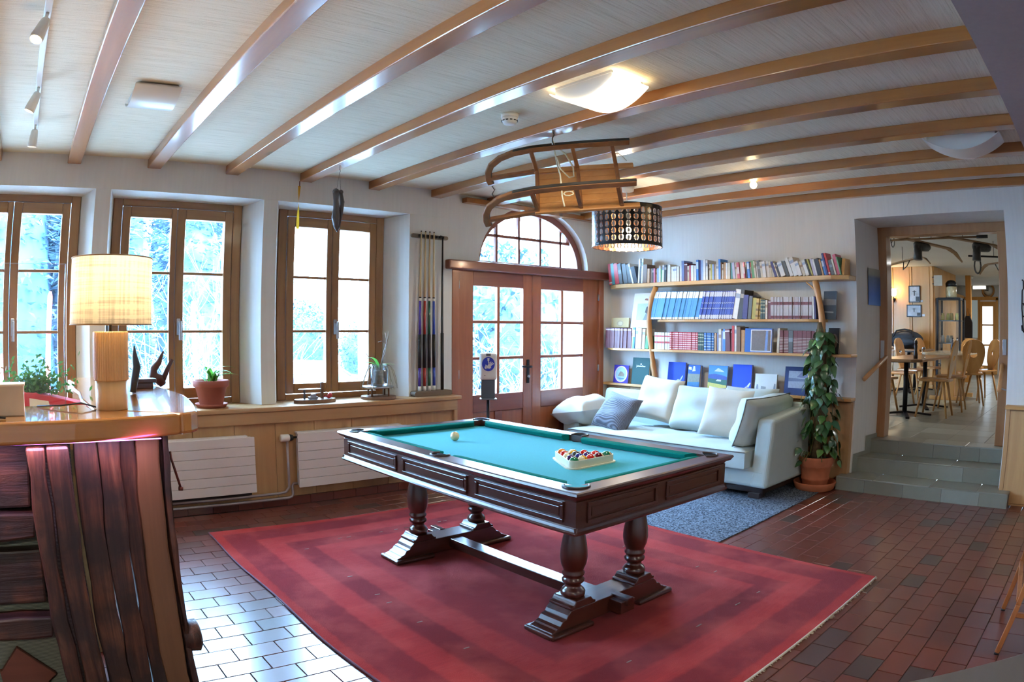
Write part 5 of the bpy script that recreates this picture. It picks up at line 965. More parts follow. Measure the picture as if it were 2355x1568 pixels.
obj('cord', MB().tube([(0, 0, 0.22), (0, 0, 0.387)], 0.004, 8), m_white, pd); obj('canopy', MB().lathe([(0.0, 0.352), (0.045, 0.36), (0.05, 0.387), (0.0, 0.387)], 24), m_white, pd)
lp = point('pendant_light', (-2.692, -2.487, 2.0), 15, (1.0, 0.86, 0.64), 0.05); lp.parent = pd; lp.location = (0, 0, 0.045)

# curved square ceiling lamps
m_lampw = M('white_lamp_metal', (224, 222, 216), 0.4, var=0.01)
def ceil_lamp(loc, label, lit, wx=0.268, ly=0.46, sag=0.085, edge=0.035):
    t = thing('ceiling_lamp', label, 'ceiling lamp', loc, group='curved square ceiling lamps')
    def zc(v): return -edge - sag * (1 - (2 * v - 1) ** 2)
    n = 16; m = emit('lit_lamp_glass', (255, 240, 206), 3.0) if lit else M('opal_lamp_glass', (222, 220, 214), 0.35, coat=0.3, var=0.01)
    mb = MB().grid(lambda u, v: (-wx / 2 + wx * u, -ly / 2 + ly * v, zc(v)), 4, n); mb.grid(lambda u, v: (-wx / 2 + wx * u, -ly / 2 + ly * v, zc(v) + 0.006), 4, n, flip=True)
    for x in (-wx / 2, wx / 2): mb.grid(lambda u, v: (x, -ly / 2 + ly * v, zc(v) + 0.006 * u), 1, n)
    obj('curved_glass', mb, m, t)
    mb = MB().box(-wx / 2 + 0.012, wx / 2 - 0.012, -ly / 2 + 0.03, ly / 2 - 0.03, -0.014, 0.0)
    for x in (-wx / 2 + 0.014, wx / 2 - 0.02): mb.prism([(-ly / 2 + 0.03 + (ly - 0.06) * i / n, zc(0.065 + 0.87 * i / n) + 0.008) for i in range(n + 1)] + [(ly / 2 - 0.03, -0.002), (-ly / 2 + 0.03, -0.002)], x, x + 0.006, 'x')
    obj('housing', mb, m_lampw, t); return t
ceil_lamp((-3.413, -2.915, HC), 'lit curved square ceiling lamp between the beams above the billiard table', True)
for xq, yq, lb in ((-6.9, -6.7, 'lit curved ceiling lamp under the soffit behind the viewpoint, bar side'), (-3.0, -7.0, 'lit curved ceiling lamp under the soffit behind the viewpoint, doorway side')):  # fill lamps added out of view to brighten the near side
    ceil_lamp((xq, yq, 2.444), lb, True); area('ceiling_lamp_light', (xq, yq, 2.30), (0, 0, 0), 0.24, 0.4, 30 if xq < -5 else 16, (1.0, 0.9, 0.74))
ceil_lamp((-5.40, -1.54, HC), 'unlit curved square ceiling lamp between the two left beams', False, 0.268, 0.38, 0.06, 0.02)
ceil_lamp((-1.45, -4.42, HC), 'unlit white curved ceiling lamp near the soffit at the right', False, 0.268, 0.56, 0.095)
l_ = area('ceiling_lamp_light', (-3.413, -2.915, 2.555), (0, 0, 0), 0.24, 0.4, 5, (1.0, 0.9, 0.72))
# smoke detector
sd = thing('smoke_detector', 'round white smoke detector on the ceiling beside the lit lamp', 'smoke detector', (-3.41, -2.195, HC))
obj('base', MB().lathe([(0.0, 0.0), (0.053, 0.0), (0.053, -0.022), (0.05, -0.024), (0.0, -0.024)][::-1], 32), m_white, sd); obj('chamber', MB().lathe([(0.048, -0.024), (0.046, -0.045), (0.036, -0.062), (0.022, -0.066), (0.0, -0.066)], 32), m_white, sd)
mb = MB()
for k in range(12):
    a = k * math.pi / 6; mb.obox((0.0465 * math.cos(a), 0.0465 * math.sin(a), -0.044), (0.006, 0.014, 0.006), (0, 0, a))
obj('vent_slots', mb, m_black, sd)
# track lights
tk = thing('track_light', 'white ceiling track light with three spots, partly cut by the left edge', 'track light', (-6.08, -1.9, HC))
obj('rail', MB().box(-6.097, -6.063, -3.1, -0.72, HC - 0.022, HC), m_white, tk, True, bevel=0.003)
m_spotf = emit('spot_lens', (255, 214, 150), 18.0)
for y_, d_ in ((-2.50, (-0.25, -0.25, -1)), (-1.55, (-0.35, 0.1, -1)), (-0.82, (-0.05, 0.15, -1))):
    d_ = Vector(d_).normalized(); o_ = Vector((-6.08, y_, HC - 0.022)); q = d_.to_track_quat('Z', 'Y').to_matrix().to_4x4()
    hd_ = obj('spot_arm', MB().tube([o_, o_ + Vector((0, 0, -0.04))], 0.009, 8), m_white, tk, True)
    mb = MB().lathe([(0.0, -0.01), (0.018, -0.01), (0.024, 0.0), (0.033, 0.085), (0.033, 0.10), (0.029, 0.10), (0.027, 0.09)], 20); mb.xf(T(*(o_ + Vector((0, 0, -0.04)))) @ q); obj('spot_head', mb, m_white, hd_, True)
    mb = MB().lathe([(0.0285, 0.094), (0.0, 0.097)], 20); mb.xf(T(*(o_ + Vector((0, 0, -0.04)))) @ q); obj('lens', mb, m_spotf, hd_, True)
    s_ = spot('track_spot', tuple(o_ + Vector((0, 0, -0.04)) + d_ * 0.105), d_, 22, (1.0, 0.78, 0.5), 110, 0.03)
# small bare bulb spot near the bookshelf
bs = thing('bulb_spot', 'small bare bulb lamp under the ceiling above the bookshelf', 'ceiling lamp', (-1.085, -2.515, HC))
obj('mount', MB().lathe([(0.0, 0.0), (0.035, 0.0), (0.035, -0.012), (0.0, -0.014)][::-1], 24), m_white, bs); obj('stem', MB().tube([(0, 0, -0.012), (0, 0, -0.07)], 0.007, 8), m_white, bs)
obj('bulb', MB().sphere((0, 0, -0.098), 0.03, 16, 10), emit('warm_bulb', (255, 214, 140), 30.0), bs); lp = point('bulb_light', (0, 0, 0), 1.5, (1.0, 0.78, 0.45), 0.035); lp.parent = bs; lp.location = (0, 0, -0.15)
# fly paper ribbon and carved figure
rb_ = thing('sticky_ribbon', 'thin yellow sticky fly ribbon hanging at a beam end', 'ribbon', (-3.83, -0.03, 2.62))
mb = MB(); pts = [(0.010 * math.sin(i * 0.5) * 0 , 0, -0.04 - 0.36 * i / 14, i * 0.22) for i in range(15)]
mb.add([(x + s * 0.012 * math.cos(a), s * 0.012 * math.sin(a), z) for x, y, z, a in pts for s in (-1, 1)], [(2 * i, 2 * i + 1, 2 * i + 3, 2 * i + 2) for i in range(14)], 0, True)
obj('strip', mb, translucent('amber_film', (214, 160, 40), 0.5, 0.3), rb_); obj('string', MB().tube([(0, 0, 0.0), (0.002, 0, -0.045)], 0.004, 6), M('brown_string', (110, 66, 44), 0.8), rb_)
cv = thing('carved_figure', 'dark carved wooden figure hanging on wires before the third window', 'carving', (-3.776, -0.68, 2.624))
m_carve = wood('dark_carved_wood', (44, 34, 32), (74, 56, 48), 'z', 14, 0.5, 0.2)
mb = MB().tube([(-0.022, 0, -0.215), (-0.02, 0, -0.27), (-0.012, 0.005, -0.33), (-0.018, 0.0, -0.40), (-0.01, 0, -0.47), (0.0, 0, -0.505)], [0.026, 0.02, 0.024, 0.034, 0.02, 0.004], 10); obj('body', mb, m_carve, cv)
obj('wing', MB().tube([(0.02, 0, -0.22), (0.032, 0, -0.28), (0.026, 0.004, -0.38), (0.01, 0, -0.47), (0.0, 0, -0.50)], [0.02, 0.026, 0.022, 0.014, 0.004], 10, squash=(1, 0.6)), m_carve, cv)
obj('head', MB().sphere((-0.024, 0, -0.205), 0.026, 12, 8).sphere((0.018, 0, -0.205), 0.019, 12, 8), m_carve, cv)
obj('wire', MB().tube([(-0.02, 0, -0.2), (0, 0, -0.055), (0.018, 0, -0.2)], 0.0015, 5).tube([(0, 0, 0.004), (0, 0, -0.03), (0.006, 0, -0.045), (0, 0, -0.06), (-0.006, 0, -0.045)], 0.002, 5), m_irn, cv)
# ------------------------------------------------------------------ bar counter
m_bar = wood('varnished_bar_slab', (176, 112, 50), (206, 142, 74), 'x', 7, 0.2, 1.0, 0.3, 0.05, 0.02, 0.06)
def oldwood(name, axis):
    k = NT(name); sc = (1, 1, 0.06) if axis == 'z' else (0.06, 1, 1); f = k.noise(k.coords(sc), 26, 8, 0.7, 0.8); g = k.noise(k.coords(), 5, 4); c = k.ramp(f, [(0.3, lin((22, 13, 11))), (0.45, lin((66, 36, 25))), (0.58, lin((96, 58, 38))), (0.75, lin((132, 92, 64)))]); c = k.mix(k.ramp(g, [(0.42, (0, 0, 0, 1)), (0.6, (0.85, 0.85, 0.85, 1))]), c, lin((30, 20, 18)))
    v = k.n('ShaderNodeTexVoronoi'); v.inputs['Scale'].default_value = 3.2; k.l(k.coords((1, 1, 0.4) if axis == 'z' else (0.4, 1, 1)), v.inputs['Vector']); c = k.mix(k.ramp(v.outputs['Distance'], [(0.05, (0.9, 0.9, 0.9, 1)), (0.14, (0, 0, 0, 1))]), c, lin((16, 10, 9))); k.col(c); k.surf(0.5, coat=0.25, croug=0.3); k.bump(f, 0.6, 0.012); return k.m
m_old = oldwood('old_dark_timber', 'z'); m_oldx = oldwood('old_dark_timber_cross', 'x')
bar_ = thing('bar_counter', 'bar counter with glossy honey-coloured slab top and dark old timber front', 'counter', (-5.9, -2.6, 0))
ZC = 1.12
o = obj('front_slab', MB().prism([(-7.6, -2.93), (-6.1, -2.928), (-5.84, -2.922), (-5.70, -2.908), (-5.588, -2.891), (-5.50, -2.874), (-5.442, -2.856), (-5.75, -2.622), (-5.76, -2.45), (-7.6, -2.44)], ZC - 0.075, ZC), m_bar, bar_, True, bevel=0.012, seg=3)
rough = [(-5.438, -2.853), (-5.40, -2.835), (-5.368, -2.80), (-5.352, -2.74), (-5.318, -2.55), (-5.29, -2.35), (-5.277, -2.2), (-5.281, -2.0), (-5.297, -1.82), (-5.32, -1.5), (-5.35, -1.15), (-5.40, -0.96), (-5.50, -0.90), (-5.62, -0.885), (-5.74, -0.90), (-5.77, -1.05), (-5.75, -1.3), (-5.772, -1.6), (-5.757, -1.9), (-5.768, -2.2), (-5.757, -2.45), (-5.747, -2.618)]
obj('return_slab', MB().prism(rough, ZC - 0.075, ZC), m_bar, bar_, True, bevel=0.012, seg=3)
def plank(x0, x1, y, th, z0, z1, seed, mat=None, n=10, lean=0.0):
    rnd = random.Random(seed); L_ = []; R_ = []
    for i in range(n + 1):
        z = z0 + (z1 - z0) * i / n; L_.append((x0 + rnd.uniform(-0.006, 0.006) + lean * (1 - i / n), z)); R_.append((x1 + rnd.uniform(-0.006, 0.006) + lean * (1 - i / n), z))
    pts = L_ + R_[::-1]; return MB().prism(pts[::-1], y, y + th, 'y')
zt_ = ZC - 0.075
pk1 = obj('plank', plank(-6.02, -5.952, -2.875, 0.07, 0.0, 1.03, 1), m_old, bar_, True, bevel=0.012)
obj('plank', plank(-5.945, -5.86, -2.875, 0.07, 0.0, 1.032, 2), m_old, bar_, True, bevel=0.012)
obj('plank', plank(-5.846, -5.757, -2.835, 0.06, 0.0, zt_, 3), m_old, bar_, True, bevel=0.008); obj('plank', plank(-5.755, -5.672, -2.832, 0.06, 0.0, zt_, 4), m_old, bar_, True, bevel=0.008)
obj('plank', plank(-5.672, -5.61, -2.79, 0.05, 0.0, zt_, 5), m_old, bar_, True, bevel=0.008)
obj('plank', plank(-5.612, -5.518, -2.80, 0.07, 0.0, zt_, 6), wood('mid_old_timber', (84, 56, 34), (120, 84, 52), 'z', 9, 0.6, 0.1, 0.5, 0.3, 0.3, 0.08, (40, 24, 16)), bar_, True, bevel=0.008)
obj('plank', plank(-5.515, -5.50, -2.75, 0.03, 0.0, zt_, 7), m_old, bar_, True); obj('plank', plank(-5.502, -5.482, -2.79, 0.05, 0.0, zt_, 8), m_old, bar_, True, bevel=0.004)
obj('side_board', MB().box(-5.50, -5.475, -2.75, -1.1, 0.0, zt_), m_old, bar_, True)
obj('log_end', MB().tube([(-5.50, -2.735, 0.235), (-5.44, -2.74, 0.235), (-5.432, -2.74, 0.235)], [0.062, 0.066, 0.05], 12), m_old, bar_, True)
for z0, z1, y, s in ((0.80, zt_, -2.74, 11), (0.685, 0.79, -2.76, 12), (0.425, 0.645, -2.72, 13), (0.31, 0.40, -2.77, 14)):
    rnd = random.Random(s); top = [(-7.6 + 1.59 * i / 12, z1 - 0.006 + rnd.uniform(-0.006, 0.006)) for i in range(13)]; bot = [(-7.6 + 1.57 * i / 12, z0 + rnd.uniform(-0.006, 0.006)) for i in range(13)]
    obj('horizontal_timber', MB().prism(bot + top[::-1], y, y + 0.09, 'y'), m_oldx, bar_, True, bevel=0.01)
kw = NT('woven_grey_matting'); wv_ = kw.n('ShaderNodeTexWave'); wv_.inputs['Scale'].default_value = 60; wv_.bands_direction = 'Z'; wv_.inputs['Distortion'].default_value = 1.5; kw.l(kw.coords(), wv_.inputs['Vector']); kw.col(kw.ramp(wv_.outputs['Fac'], [(0.2, lin((70, 76, 68))), (0.8, lin((140, 144, 128)))])); kw.surf(0.9)
obj('woven_panel', MB().box(-7.6, -5.85, -2.66, -2.63, 0.0, zt_), kw.m, bar_, True)
m_cut = wood('carved_house_wood', (96, 52, 38), (124, 70, 52), 'x', 10, 0.6)
obj('house_cutout', MB().prism([(-6.30, 0.02), (-6.03, 0.02), (-6.03, 0.06), (-6.10, 0.06), (-6.10, 0.09), (-6.06, 0.12), (-6.15, 0.20), (-6.20, 0.245), (-6.29, 0.15), (-6.30, 0.15)], -2.70, -2.675, 'y'), m_cut, bar_, True, bevel=0.003)
obj('base_board', MB().box(-7.6, -5.9, -2.75, -2.66, 0.0, 0.035), m_oldx, bar_, True)
obj('lower_desk', MB().box(-7.4, -5.80, -2.35, -1.55, 0.925, 0.965).box(-7.4, -7.3, -2.3, -1.6, 0, 0.925).box(-5.86, -5.80, -2.3, -1.6, 0, 0.925), m_pinex, bar_, True, bevel=0.004)
m_led = emit('violet_led_strip', (236, 120, 255), 5.0)
obj('led_strip', MB().box(-7.5, -5.53, -2.906, -2.896, zt_ - 0.0015, zt_), m_led, bar_, True)
area('led_light', (-6.4, -2.898, zt_ - 0.004), (0, 0, 0), 1.75, 0.02, 2.4, (0.95, 0.6, 1.0))
obj('bar_hook', MB().tube([(-5.452, -2.66, 0.955), (-5.45, -2.665, 0.93), (-5.42, -2.665, 0.815)], 0.005, 8).tube([(-5.428, -2.665, 0.812), (-5.412, -2.665, 0.81)], 0.009, 8), M('copper_rod', (120, 70, 66), 0.4, 0.6), bar_, True)

# table lamp
tl = thing('table_lamp', 'lit table lamp with linen drum shade and ribbed wooden base on the bar', 'table lamp', (-5.671, -2.636, ZC))
m_lw = wood('turned_ash', (190, 146, 92), (214, 174, 120), 'z', 18, 0.45, 0.1)
obj('foot', MB().lathe([(0.0, 0.0), (0.062, 0.0), (0.064, 0.003), (0.064, 0.105), (0.0, 0.105)], 48), m_lw, tl)
mb = MB(); n = 44
for z, k in ((0.105, 0), (0.28, 1)):
    pass
rv = []
for z in (0.105, 0.108, 0.278, 0.281):
    for i in range(n * 4):
        a = 2 * math.pi * i / (n * 4); rr = 0.0705 + (0.0 if i % 4 in (0, 1) else -0.0035) - (0.003 if z in (0.105, 0.281) else 0); rv.append((rr * math.cos(a), rr * math.sin(a), z))
N4 = n * 4; mb.add(rv, [(k * N4 + i, k * N4 + (i + 1) % N4, (k + 1) * N4 + (i + 1) % N4, (k + 1) * N4 + i) for k in range(3) for i in range(N4)] + [tuple(range(N4 - 1, -1, -1)), tuple(3 * N4 + i for i in range(N4))]); obj('ribbed_body', mb, m_lw, tl)
obj('neck', MB().tube([(0, 0, 0.281), (0, 0, 0.40)], 0.006, 10), m_iron, tl); obj('bulb', MB().sphere((0, 0, 0.42), 0.032, 14, 10), emit('lamp_bulb', (255, 220, 160), 6.0), tl)
m_linen = translucent('linen_shade', (222, 204, 170), 0.24, 0.9, 1.2)
obj('shade', MB().lathe([(0.161, 0.305), (0.158, 0.545)], 64), m_linen, tl) if False else None
mb = MB(); ns = 64; mb.add([(r * math.cos(2 * math.pi * i / ns), r * math.sin(2 * math.pi * i / ns), z) for r, z in ((0.162, 0.305), (0.160, 0.545)) for i in range(ns)], [(i, (i + 1) % ns, ns + (i + 1) % ns, ns + i) for i in range(ns)], 0, True); obj('shade', mb, m_linen, tl)
for z, r in ((0.306, 0.162), (0.544, 0.160)): obj('shade_ring', MB().tube([(r * math.cos(2 * math.pi * i / 48), r * math.sin(2 * math.pi * i / 48), z) for i in range(48)], 0.0025, 6, closed=True), M('shade_trim', (150, 120, 84), 0.7), tl)
obj('shade_spider', MB().tube([(-0.16, 0, 0.545), (0.16, 0, 0.545)], 0.002, 6).tube([(0, -0.16, 0.545), (0, 0.16, 0.545)], 0.002, 6), m_iron, tl)
lp = point('table_lamp_light', (0, 0, 0), 4.5, (1.0, 0.86, 0.66), 0.035); lp.parent = tl; lp.location = (0, 0, 0.47)
obj('power_cord', MB().tube([(-0.06, 0.02, 0.006), (-0.12, 0.05, 0.02), (-0.2, 0.06, 0.012), (-0.3, 0.14, 0.004)], 0.0035, 6), m_black, tl)
# things on and behind the bar
bx_ = thing('card_tray', 'cream open box standing at the left edge of the bar top', 'box', (-6.15, -2.72, ZC))
mb = MB().prism([(-0.045, 0.0), (0.045, 0.0), (0.052, 0.105), (-0.052, 0.105)], -0.14, 0.13, 'x'); mb.xf(RZ(0)); obj('body', mb, M('cream_card', (196, 184, 160), 0.6), bx_, bevel=0.004); obj('rim', MB().box(-0.145, 0.135, -0.055, 0.055, 0.101, 0.108), M('cream_card_rim', (222, 210, 180), 0.6), bx_, bevel=0.002)
obj('loose_cable', MB().tube([(-6.4, -2.86, ZC + 0.005), (-6.2, -2.83, ZC + 0.012), (-6.09, -2.845, ZC + 0.005)], 0.004, 6), m_black, None, True, (-6.2, -2.84, ZC), 'short black cable end lying on the bar top', 'cable')
ps = thing('acrylic_screen', 'clear acrylic protection screen standing on the bar beside the lamp', 'screen', (-6.5, -2.48, ZC))
obj('sheet', MB().box(-7.4, -5.85, -2.485, -2.480, ZC + 0.004, 1.655), glass('clear_acrylic', (0.97, 0.98, 0.985), 0.1), ps, True); obj('edge_strip', MB().box(-5.8505, -5.8475, -2.486, -2.479, ZC, 1.657).box(-7.4, -5.8475, -2.486, -2.479, 1.655, 1.657), glass('acrylic_edge', (0.8, 0.86, 0.88), 0.4, 0.3), ps, True)
ft_ = thing('flag_planter', 'red flower box with a white cross behind the bar counter', 'planter', (-5.95, -1.95, 0.965))
m_redb = M('flag_red', (196, 40, 62), 0.6, var=0.03)
tr = MB().prism([(-0.19, 0.0), (0.20, 0.0), (0.20, 0.115), (-0.02, 0.165), (-0.19, 0.18)], -0.08, 0.08, 'y'); obj('trough', tr, m_redb, ft_, bevel=0.004)
obj('white_cross', MB().prism([(-0.19, 0.115), (-0.06, 0.105), (-0.06, 0.145), (0.035, 0.13), (0.045, 0.09), (0.11, 0.085), (0.11, 0.03), (-0.19, 0.03)], -0.0835, -0.08, 'y'), m_white, ft_)
rg = random.Random(5); mb = MB()
for k in range(900):
    p = Vector((rg.gauss(-0.03, 0.075), rg.gauss(0, 0.04), 0.16 + abs(rg.gauss(0, 0.055)))); a = rg.uniform(0, 6.28); t_ = rg.uniform(-0.8, 0.8); d_ = Vector((math.cos(a) * math.cos(t_), math.sin(a) * math.cos(t_), math.sin(t_) + 0.5)).normalized() * 0.016; s_ = d_.cross(Vector((rg.random(), rg.random(), rg.random()))).normalized() * 0.007
    mb.add([p - d_, p + s_, p + d_, p - s_], [(0, 1, 2, 3)])
obj('herb_foliage', mb, translucent('parsley_green', (66, 128, 58), 0.3, 0.6), ft_, kind='stuff')
ds = thing('counter_display', 'small black screen with pale edge standing behind the lamp shade', 'screen', (-5.63, -1.75, ZC))
obj('stand', MB().tube([(0.04, 0, 0.0), (0.04, 0, 0.5)], 0.008, 8).lathe([(0.0, 0.0), (0.06, 0.0), (0.06, 0.008), (0.0, 0.008)], 24, (0.04, 0, 0)), m_dkg, ds)
obj('panel', MB().box(-0.105, 0.105, -0.012, 0.012, 0.475, 0.645), m_white, ds, bevel=0.003); obj('screen', MB().box(-0.098, 0.098, -0.0135, -0.012, 0.482, 0.638), M('dark_screen', (36, 36, 38), 0.15, var=0), ds)
wd = thing('antler_carving', 'dark reddish wooden branch carving with forked tips on the bar', 'carving', (-5.315, -1.62, ZC))
mb = MB().tube([(0.05, 0, 0.0), (0.03, 0.0, 0.03), (-0.005, 0, 0.05), (-0.002, 0, 0.085), (0.03, 0, 0.12), (0.055, 0, 0.175)], [0.02, 0.028, 0.03, 0.022, 0.016, 0.004], 8); obj('branch', mb, wood('red_branch', (62, 34, 30), (96, 54, 46), 'z', 12, 0.5), wd)
obj('fork', MB().tube([(0.04, 0, 0.01), (0.06, 0, 0.05), (0.085, 0, 0.10), (0.105, 0, 0.13)], [0.018, 0.016, 0.012, 0.01], 8), wood('red_branch', (62, 34, 30), (96, 54, 46), 'z', 12, 0.5), wd)
wd2 = thing('dark_carving', 'slim black carved blade shape standing beside the lamp base', 'carving', (-5.50, -2.05, ZC))
obj('blade', MB().tube([(0.0, 0, 0.005), (0.01, 0, 0.06), (0.022, 0, 0.12), (0.014, 0, 0.17), (0.012, 0, 0.215)], [0.016, 0.02, 0.022, 0.014, 0.003], 8), M('black_wood', (34, 32, 38), 0.5), wd2)
wb = thing('wooden_block', 'small stacked brown wooden block on the bar behind the lamp', 'block', (-5.40, -1.78, ZC)); obj('lower_block', MB().box(-0.07, 0.045, -0.035, 0.035, 0.0, 0.028), m_mahx, wb, bevel=0.003); obj('upper_block', MB().box(-0.07, 0.06, -0.045, 0.045, 0.028, 0.048), m_mahx, wb, bevel=0.003)

# ------------------------------------------------------------------ window sill things
ap = thing('aloe_pot', 'small aloe in a terracotta pot with saucer on the window sill', 'potted plant', (-4.55, 0.02, SZ))
obj('saucer', MB().lathe([(0.0, 0.0), (0.115, 0.0), (0.135, 0.025), (0.135, 0.03), (0.128, 0.03), (0.11, 0.008), (0.0, 0.008)], 36), m_terra2 if 'm_terra2' in globals() else M('red_terracotta', (160, 84, 66), 0.7, var=0.06), ap)
obj('pot', MB().lathe([(0.0, 0.01), (0.09, 0.01), (0.095, 0.02), (0.128, 0.155), (0.138, 0.157), (0.146, 0.165), (0.15, 0.205), (0.147, 0.21), (0.138, 0.21), (0.13, 0.19), (0.0, 0.18)], 40), M('red_terracotta', (160, 84, 66), 0.7, var=0.06), ap)
def blade(L_, w_, up_, seed):
    rnd = random.Random(seed); mb = MB(); v = []
    for i in range(9):
        t = i / 8; x = L_ * t * math.cos(up_ * (1 - 0.55 * t)); z = L_ * t * math.sin(up_ * (1 - 0.75 * t)); w2 = w_ * (1 - t) ** 0.6 * (0.6 + 0.8 * t if t < 0.4 else 0.92)
        v += [(x, -w2, z + 0.25 * w2), (x, 0, z), (x, w2, z + 0.25 * w2)]
    return mb.add(v, [(3 * i + k, 3 * i + k + 1, 3 * i + 4 + k, 3 * i + 3 + k) for i in range(8) for k in (0, 1)], 0, True)
m_aloe = translucent('aloe_green', (92, 150, 56), 0.25, 0.45)
ra = random.Random(3)
for k in range(22):
    mb = blade(ra.uniform(0.17, 0.27), 0.02, ra.uniform(0.75, 1.5), k); mb.xf(T(0.0 + ra.uniform(-0.04, 0.04), ra.uniform(-0.03, 0.03), 0.2) @ RZ(k * 2.4)); obj('leaf', mb, m_aloe, ap)
tb_ = thing('toy_board', 'oval wooden board with a silver toy car, metal plate and red toy on the sill', 'ornament', (-3.655, -0.02, SZ))
m_brd = wood('brown_ornament_wood', (96, 66, 46), (128, 92, 66), 'x', 14, 0.45, 0.1)
obj('board', MB().prism([(0.19 * math.cos(R(i * 10)), 0.085 * math.sin(R(i * 10))) for i in range(36)], 0.0, 0.03), m_brd, tb_, bevel=0.004); obj('plate', MB().prism([(-0.045 + 0.105 * math.cos(R(i * 10)), 0.035 * math.sin(R(i * 10))) for i in range(36)], 0.108, 0.114), m_chrome, tb_); obj('plate_post', MB().box(-0.10, -0.09, -0.01, 0.01, 0.03, 0.108), m_dkg, tb_); obj('upright', MB().box(0.055, 0.078, -0.012, 0.012, 0.03, 0.165), m_brd, tb_, bevel=0.002)
obj('toy_car', MB().box(-0.07, 0.01, -0.05, -0.01, 0.032, 0.052).prism([(-0.055, 0.052), (0.0, 0.052), (-0.012, 0.074), (-0.042, 0.074)], -0.046, -0.014, 'y'), m_chrome, tb_, bevel=0.004); obj('red_toy', MB().sphere((0.13, -0.02, 0.055), 0.022, 10, 8).obox((0.10, -0.025, 0.045), (0.05, 0.018, 0.014), (0, 0.4, 0.2)), M('toy_red', (170, 34, 40), 0.3), tb_)
og = thing('orchid', 'orchid without flowers in a clear glass pot on a round wooden stand', 'potted plant', (-3.045, -0.02, SZ))
obj('lower_disc', MB().lathe([(0.0, 0.0), (0.155, 0.0), (0.155, 0.026), (0.0, 0.026)], 40), m_brd, og, bevel=0.003); obj('upper_disc', MB().lathe([(0.0, 0.098), (0.142, 0.098), (0.142, 0.112), (0.0, 0.112)], 40), m_chrome, og)
for k in range(4): a = 0.5 + k * 1.571; obj('pillar', MB().tube([(0.105 * math.cos(a), 0.105 * math.sin(a), 0.026), (0.105 * math.cos(a), 0.105 * math.sin(a), 0.098)], 0.008, 8), m_brd, og)
obj('glass_pot', MB().lathe([(0.0, 0.114), (0.074, 0.114), (0.078, 0.30), (0.075, 0.30), (0.071, 0.135), (0.0, 0.13)], 32, (0.01, 0, 0)), glass('pot_glass', (0.9, 0.93, 0.95), 0.25), og); obj('bark', MB().lathe([(0.0, 0.134), (0.068, 0.134), (0.071, 0.24), (0.03, 0.25), (0.0, 0.25)], 20, (0.01, 0, 0)), M('pale_bark', (168, 158, 146), 0.9, var=0.4, vs=40, bump=0.8, bs=40), og)
def ol(L_, w_, yaw, up_): mb = blade(L_, w_, up_, 1); mb.xf(T(0.0, 0, 0.27) @ RZ(yaw)); return mb
m_orl = translucent('orchid_leaf', (84, 158, 62), 0.3, 0.35)
for L_, w_, ya, u2 in ((0.20, 0.032, math.pi, 0.75), (0.19, 0.03, 1.9, 1.4), (0.17, 0.024, -0.1, 0.5), (0.14, 0.02, 0.3, 0.1)): obj('leaf', ol(L_, w_, ya, u2), m_orl, og)
mb = MB().tube([(0.02, 0, 0.26), (0.05, 0, 0.38), (0.09, 0, 0.50), (0.07, 0, 0.57)], [0.004, 0.004, 0.003, 0.002], 6).tube([(0.03, 0.01, 0.26), (0.075, 0, 0.42), (0.10, 0, 0.53), (0.105, 0, 0.58)], 0.003, 6).tube([(0.085, 0, 0.47), (0.03, 0, 0.50), (0.0, 0, 0.49)], 0.002, 5).tube([(-0.01, 0, 0.29), (-0.09, 0, 0.36), (-0.16, 0, 0.44), (-0.22, 0, 0.475)], 0.0025, 6)
obj('dry_stems', mb, M('dry_stem', (150, 138, 128), 0.8), og)
ro = MB(); rr_ = random.Random(9)
for k in range(14):
    a = rr_.uniform(0, 6.28); p = Vector((0.01 + 0.05 * math.cos(a), 0.05 * math.sin(a), 0.27)); pts = [p]
    for i in range(5): p = p + Vector((0.022 * math.cos(a), 0.022 * math.sin(a), 0.02 - 0.028 * i)) + Vector((rr_.uniform(-.01, .01), rr_.uniform(-.01, .01), 0)); pts.append(p.copy())
    ro.tube(pts, 0.0022, 5)
obj('air_roots', ro, M('grey_root', (156, 150, 134), 0.8), og)

# ------------------------------------------------------------------ right-hand things
ch = thing('dining_chair', 'light brown slatted chair cut by the right edge, seat turned away', 'chair', (-2.66, -4.99, 0)); m_ch = wood('beech_chair', (166, 98, 50), (190, 122, 70), 'z', 14, 0.4, 0.2)
def post(x, y, nm='back_post'):
    pts = [(x, y + 0.0, 0.012), (x + 0.01, y - 0.05, 0.25), (x + 0.015, y - 0.085, 0.45), (x + 0.015, y - 0.085, 0.65), (x + 0.01, y - 0.06, 0.885)]; mb = MB()
    for p, q in zip(pts[:-1], pts[1:]): mb.bar(p, q, 0.026, 0.042, hint=(1, 0, 0))
    obj(nm, mb, m_ch, ch, True, bevel=0.004); obj('glide', MB().lathe([(0.0, 0.0), (0.014, 0.0), (0.014, 0.012), (0.0, 0.012)], 12, (x, y, 0)), m_black, ch, True)
post(-2.945, -4.985); post(-2.40, -4.92)
obj('seat', MB().box(-2.95, -2.38, -5.50, -5.03, 0.43, 0.46), m_ch, ch, True, bevel=0.012)
for x, y in ((-2.93, -5.47), (-2.40, -5.47)): obj('front_leg', MB().bar((x, y, 0), (x, y, 0.43), 0.035, 0.035), m_ch, ch, True, bevel=0.004)
for z in (0.56, 0.65, 0.74, 0.83): obj('back_slat', MB().bar((-2.93, -5.05, z), (-2.385, -4.99, z), 0.014, 0.045, hint=(0, 1, 0)), m_ch, ch, True, bevel=0.003)
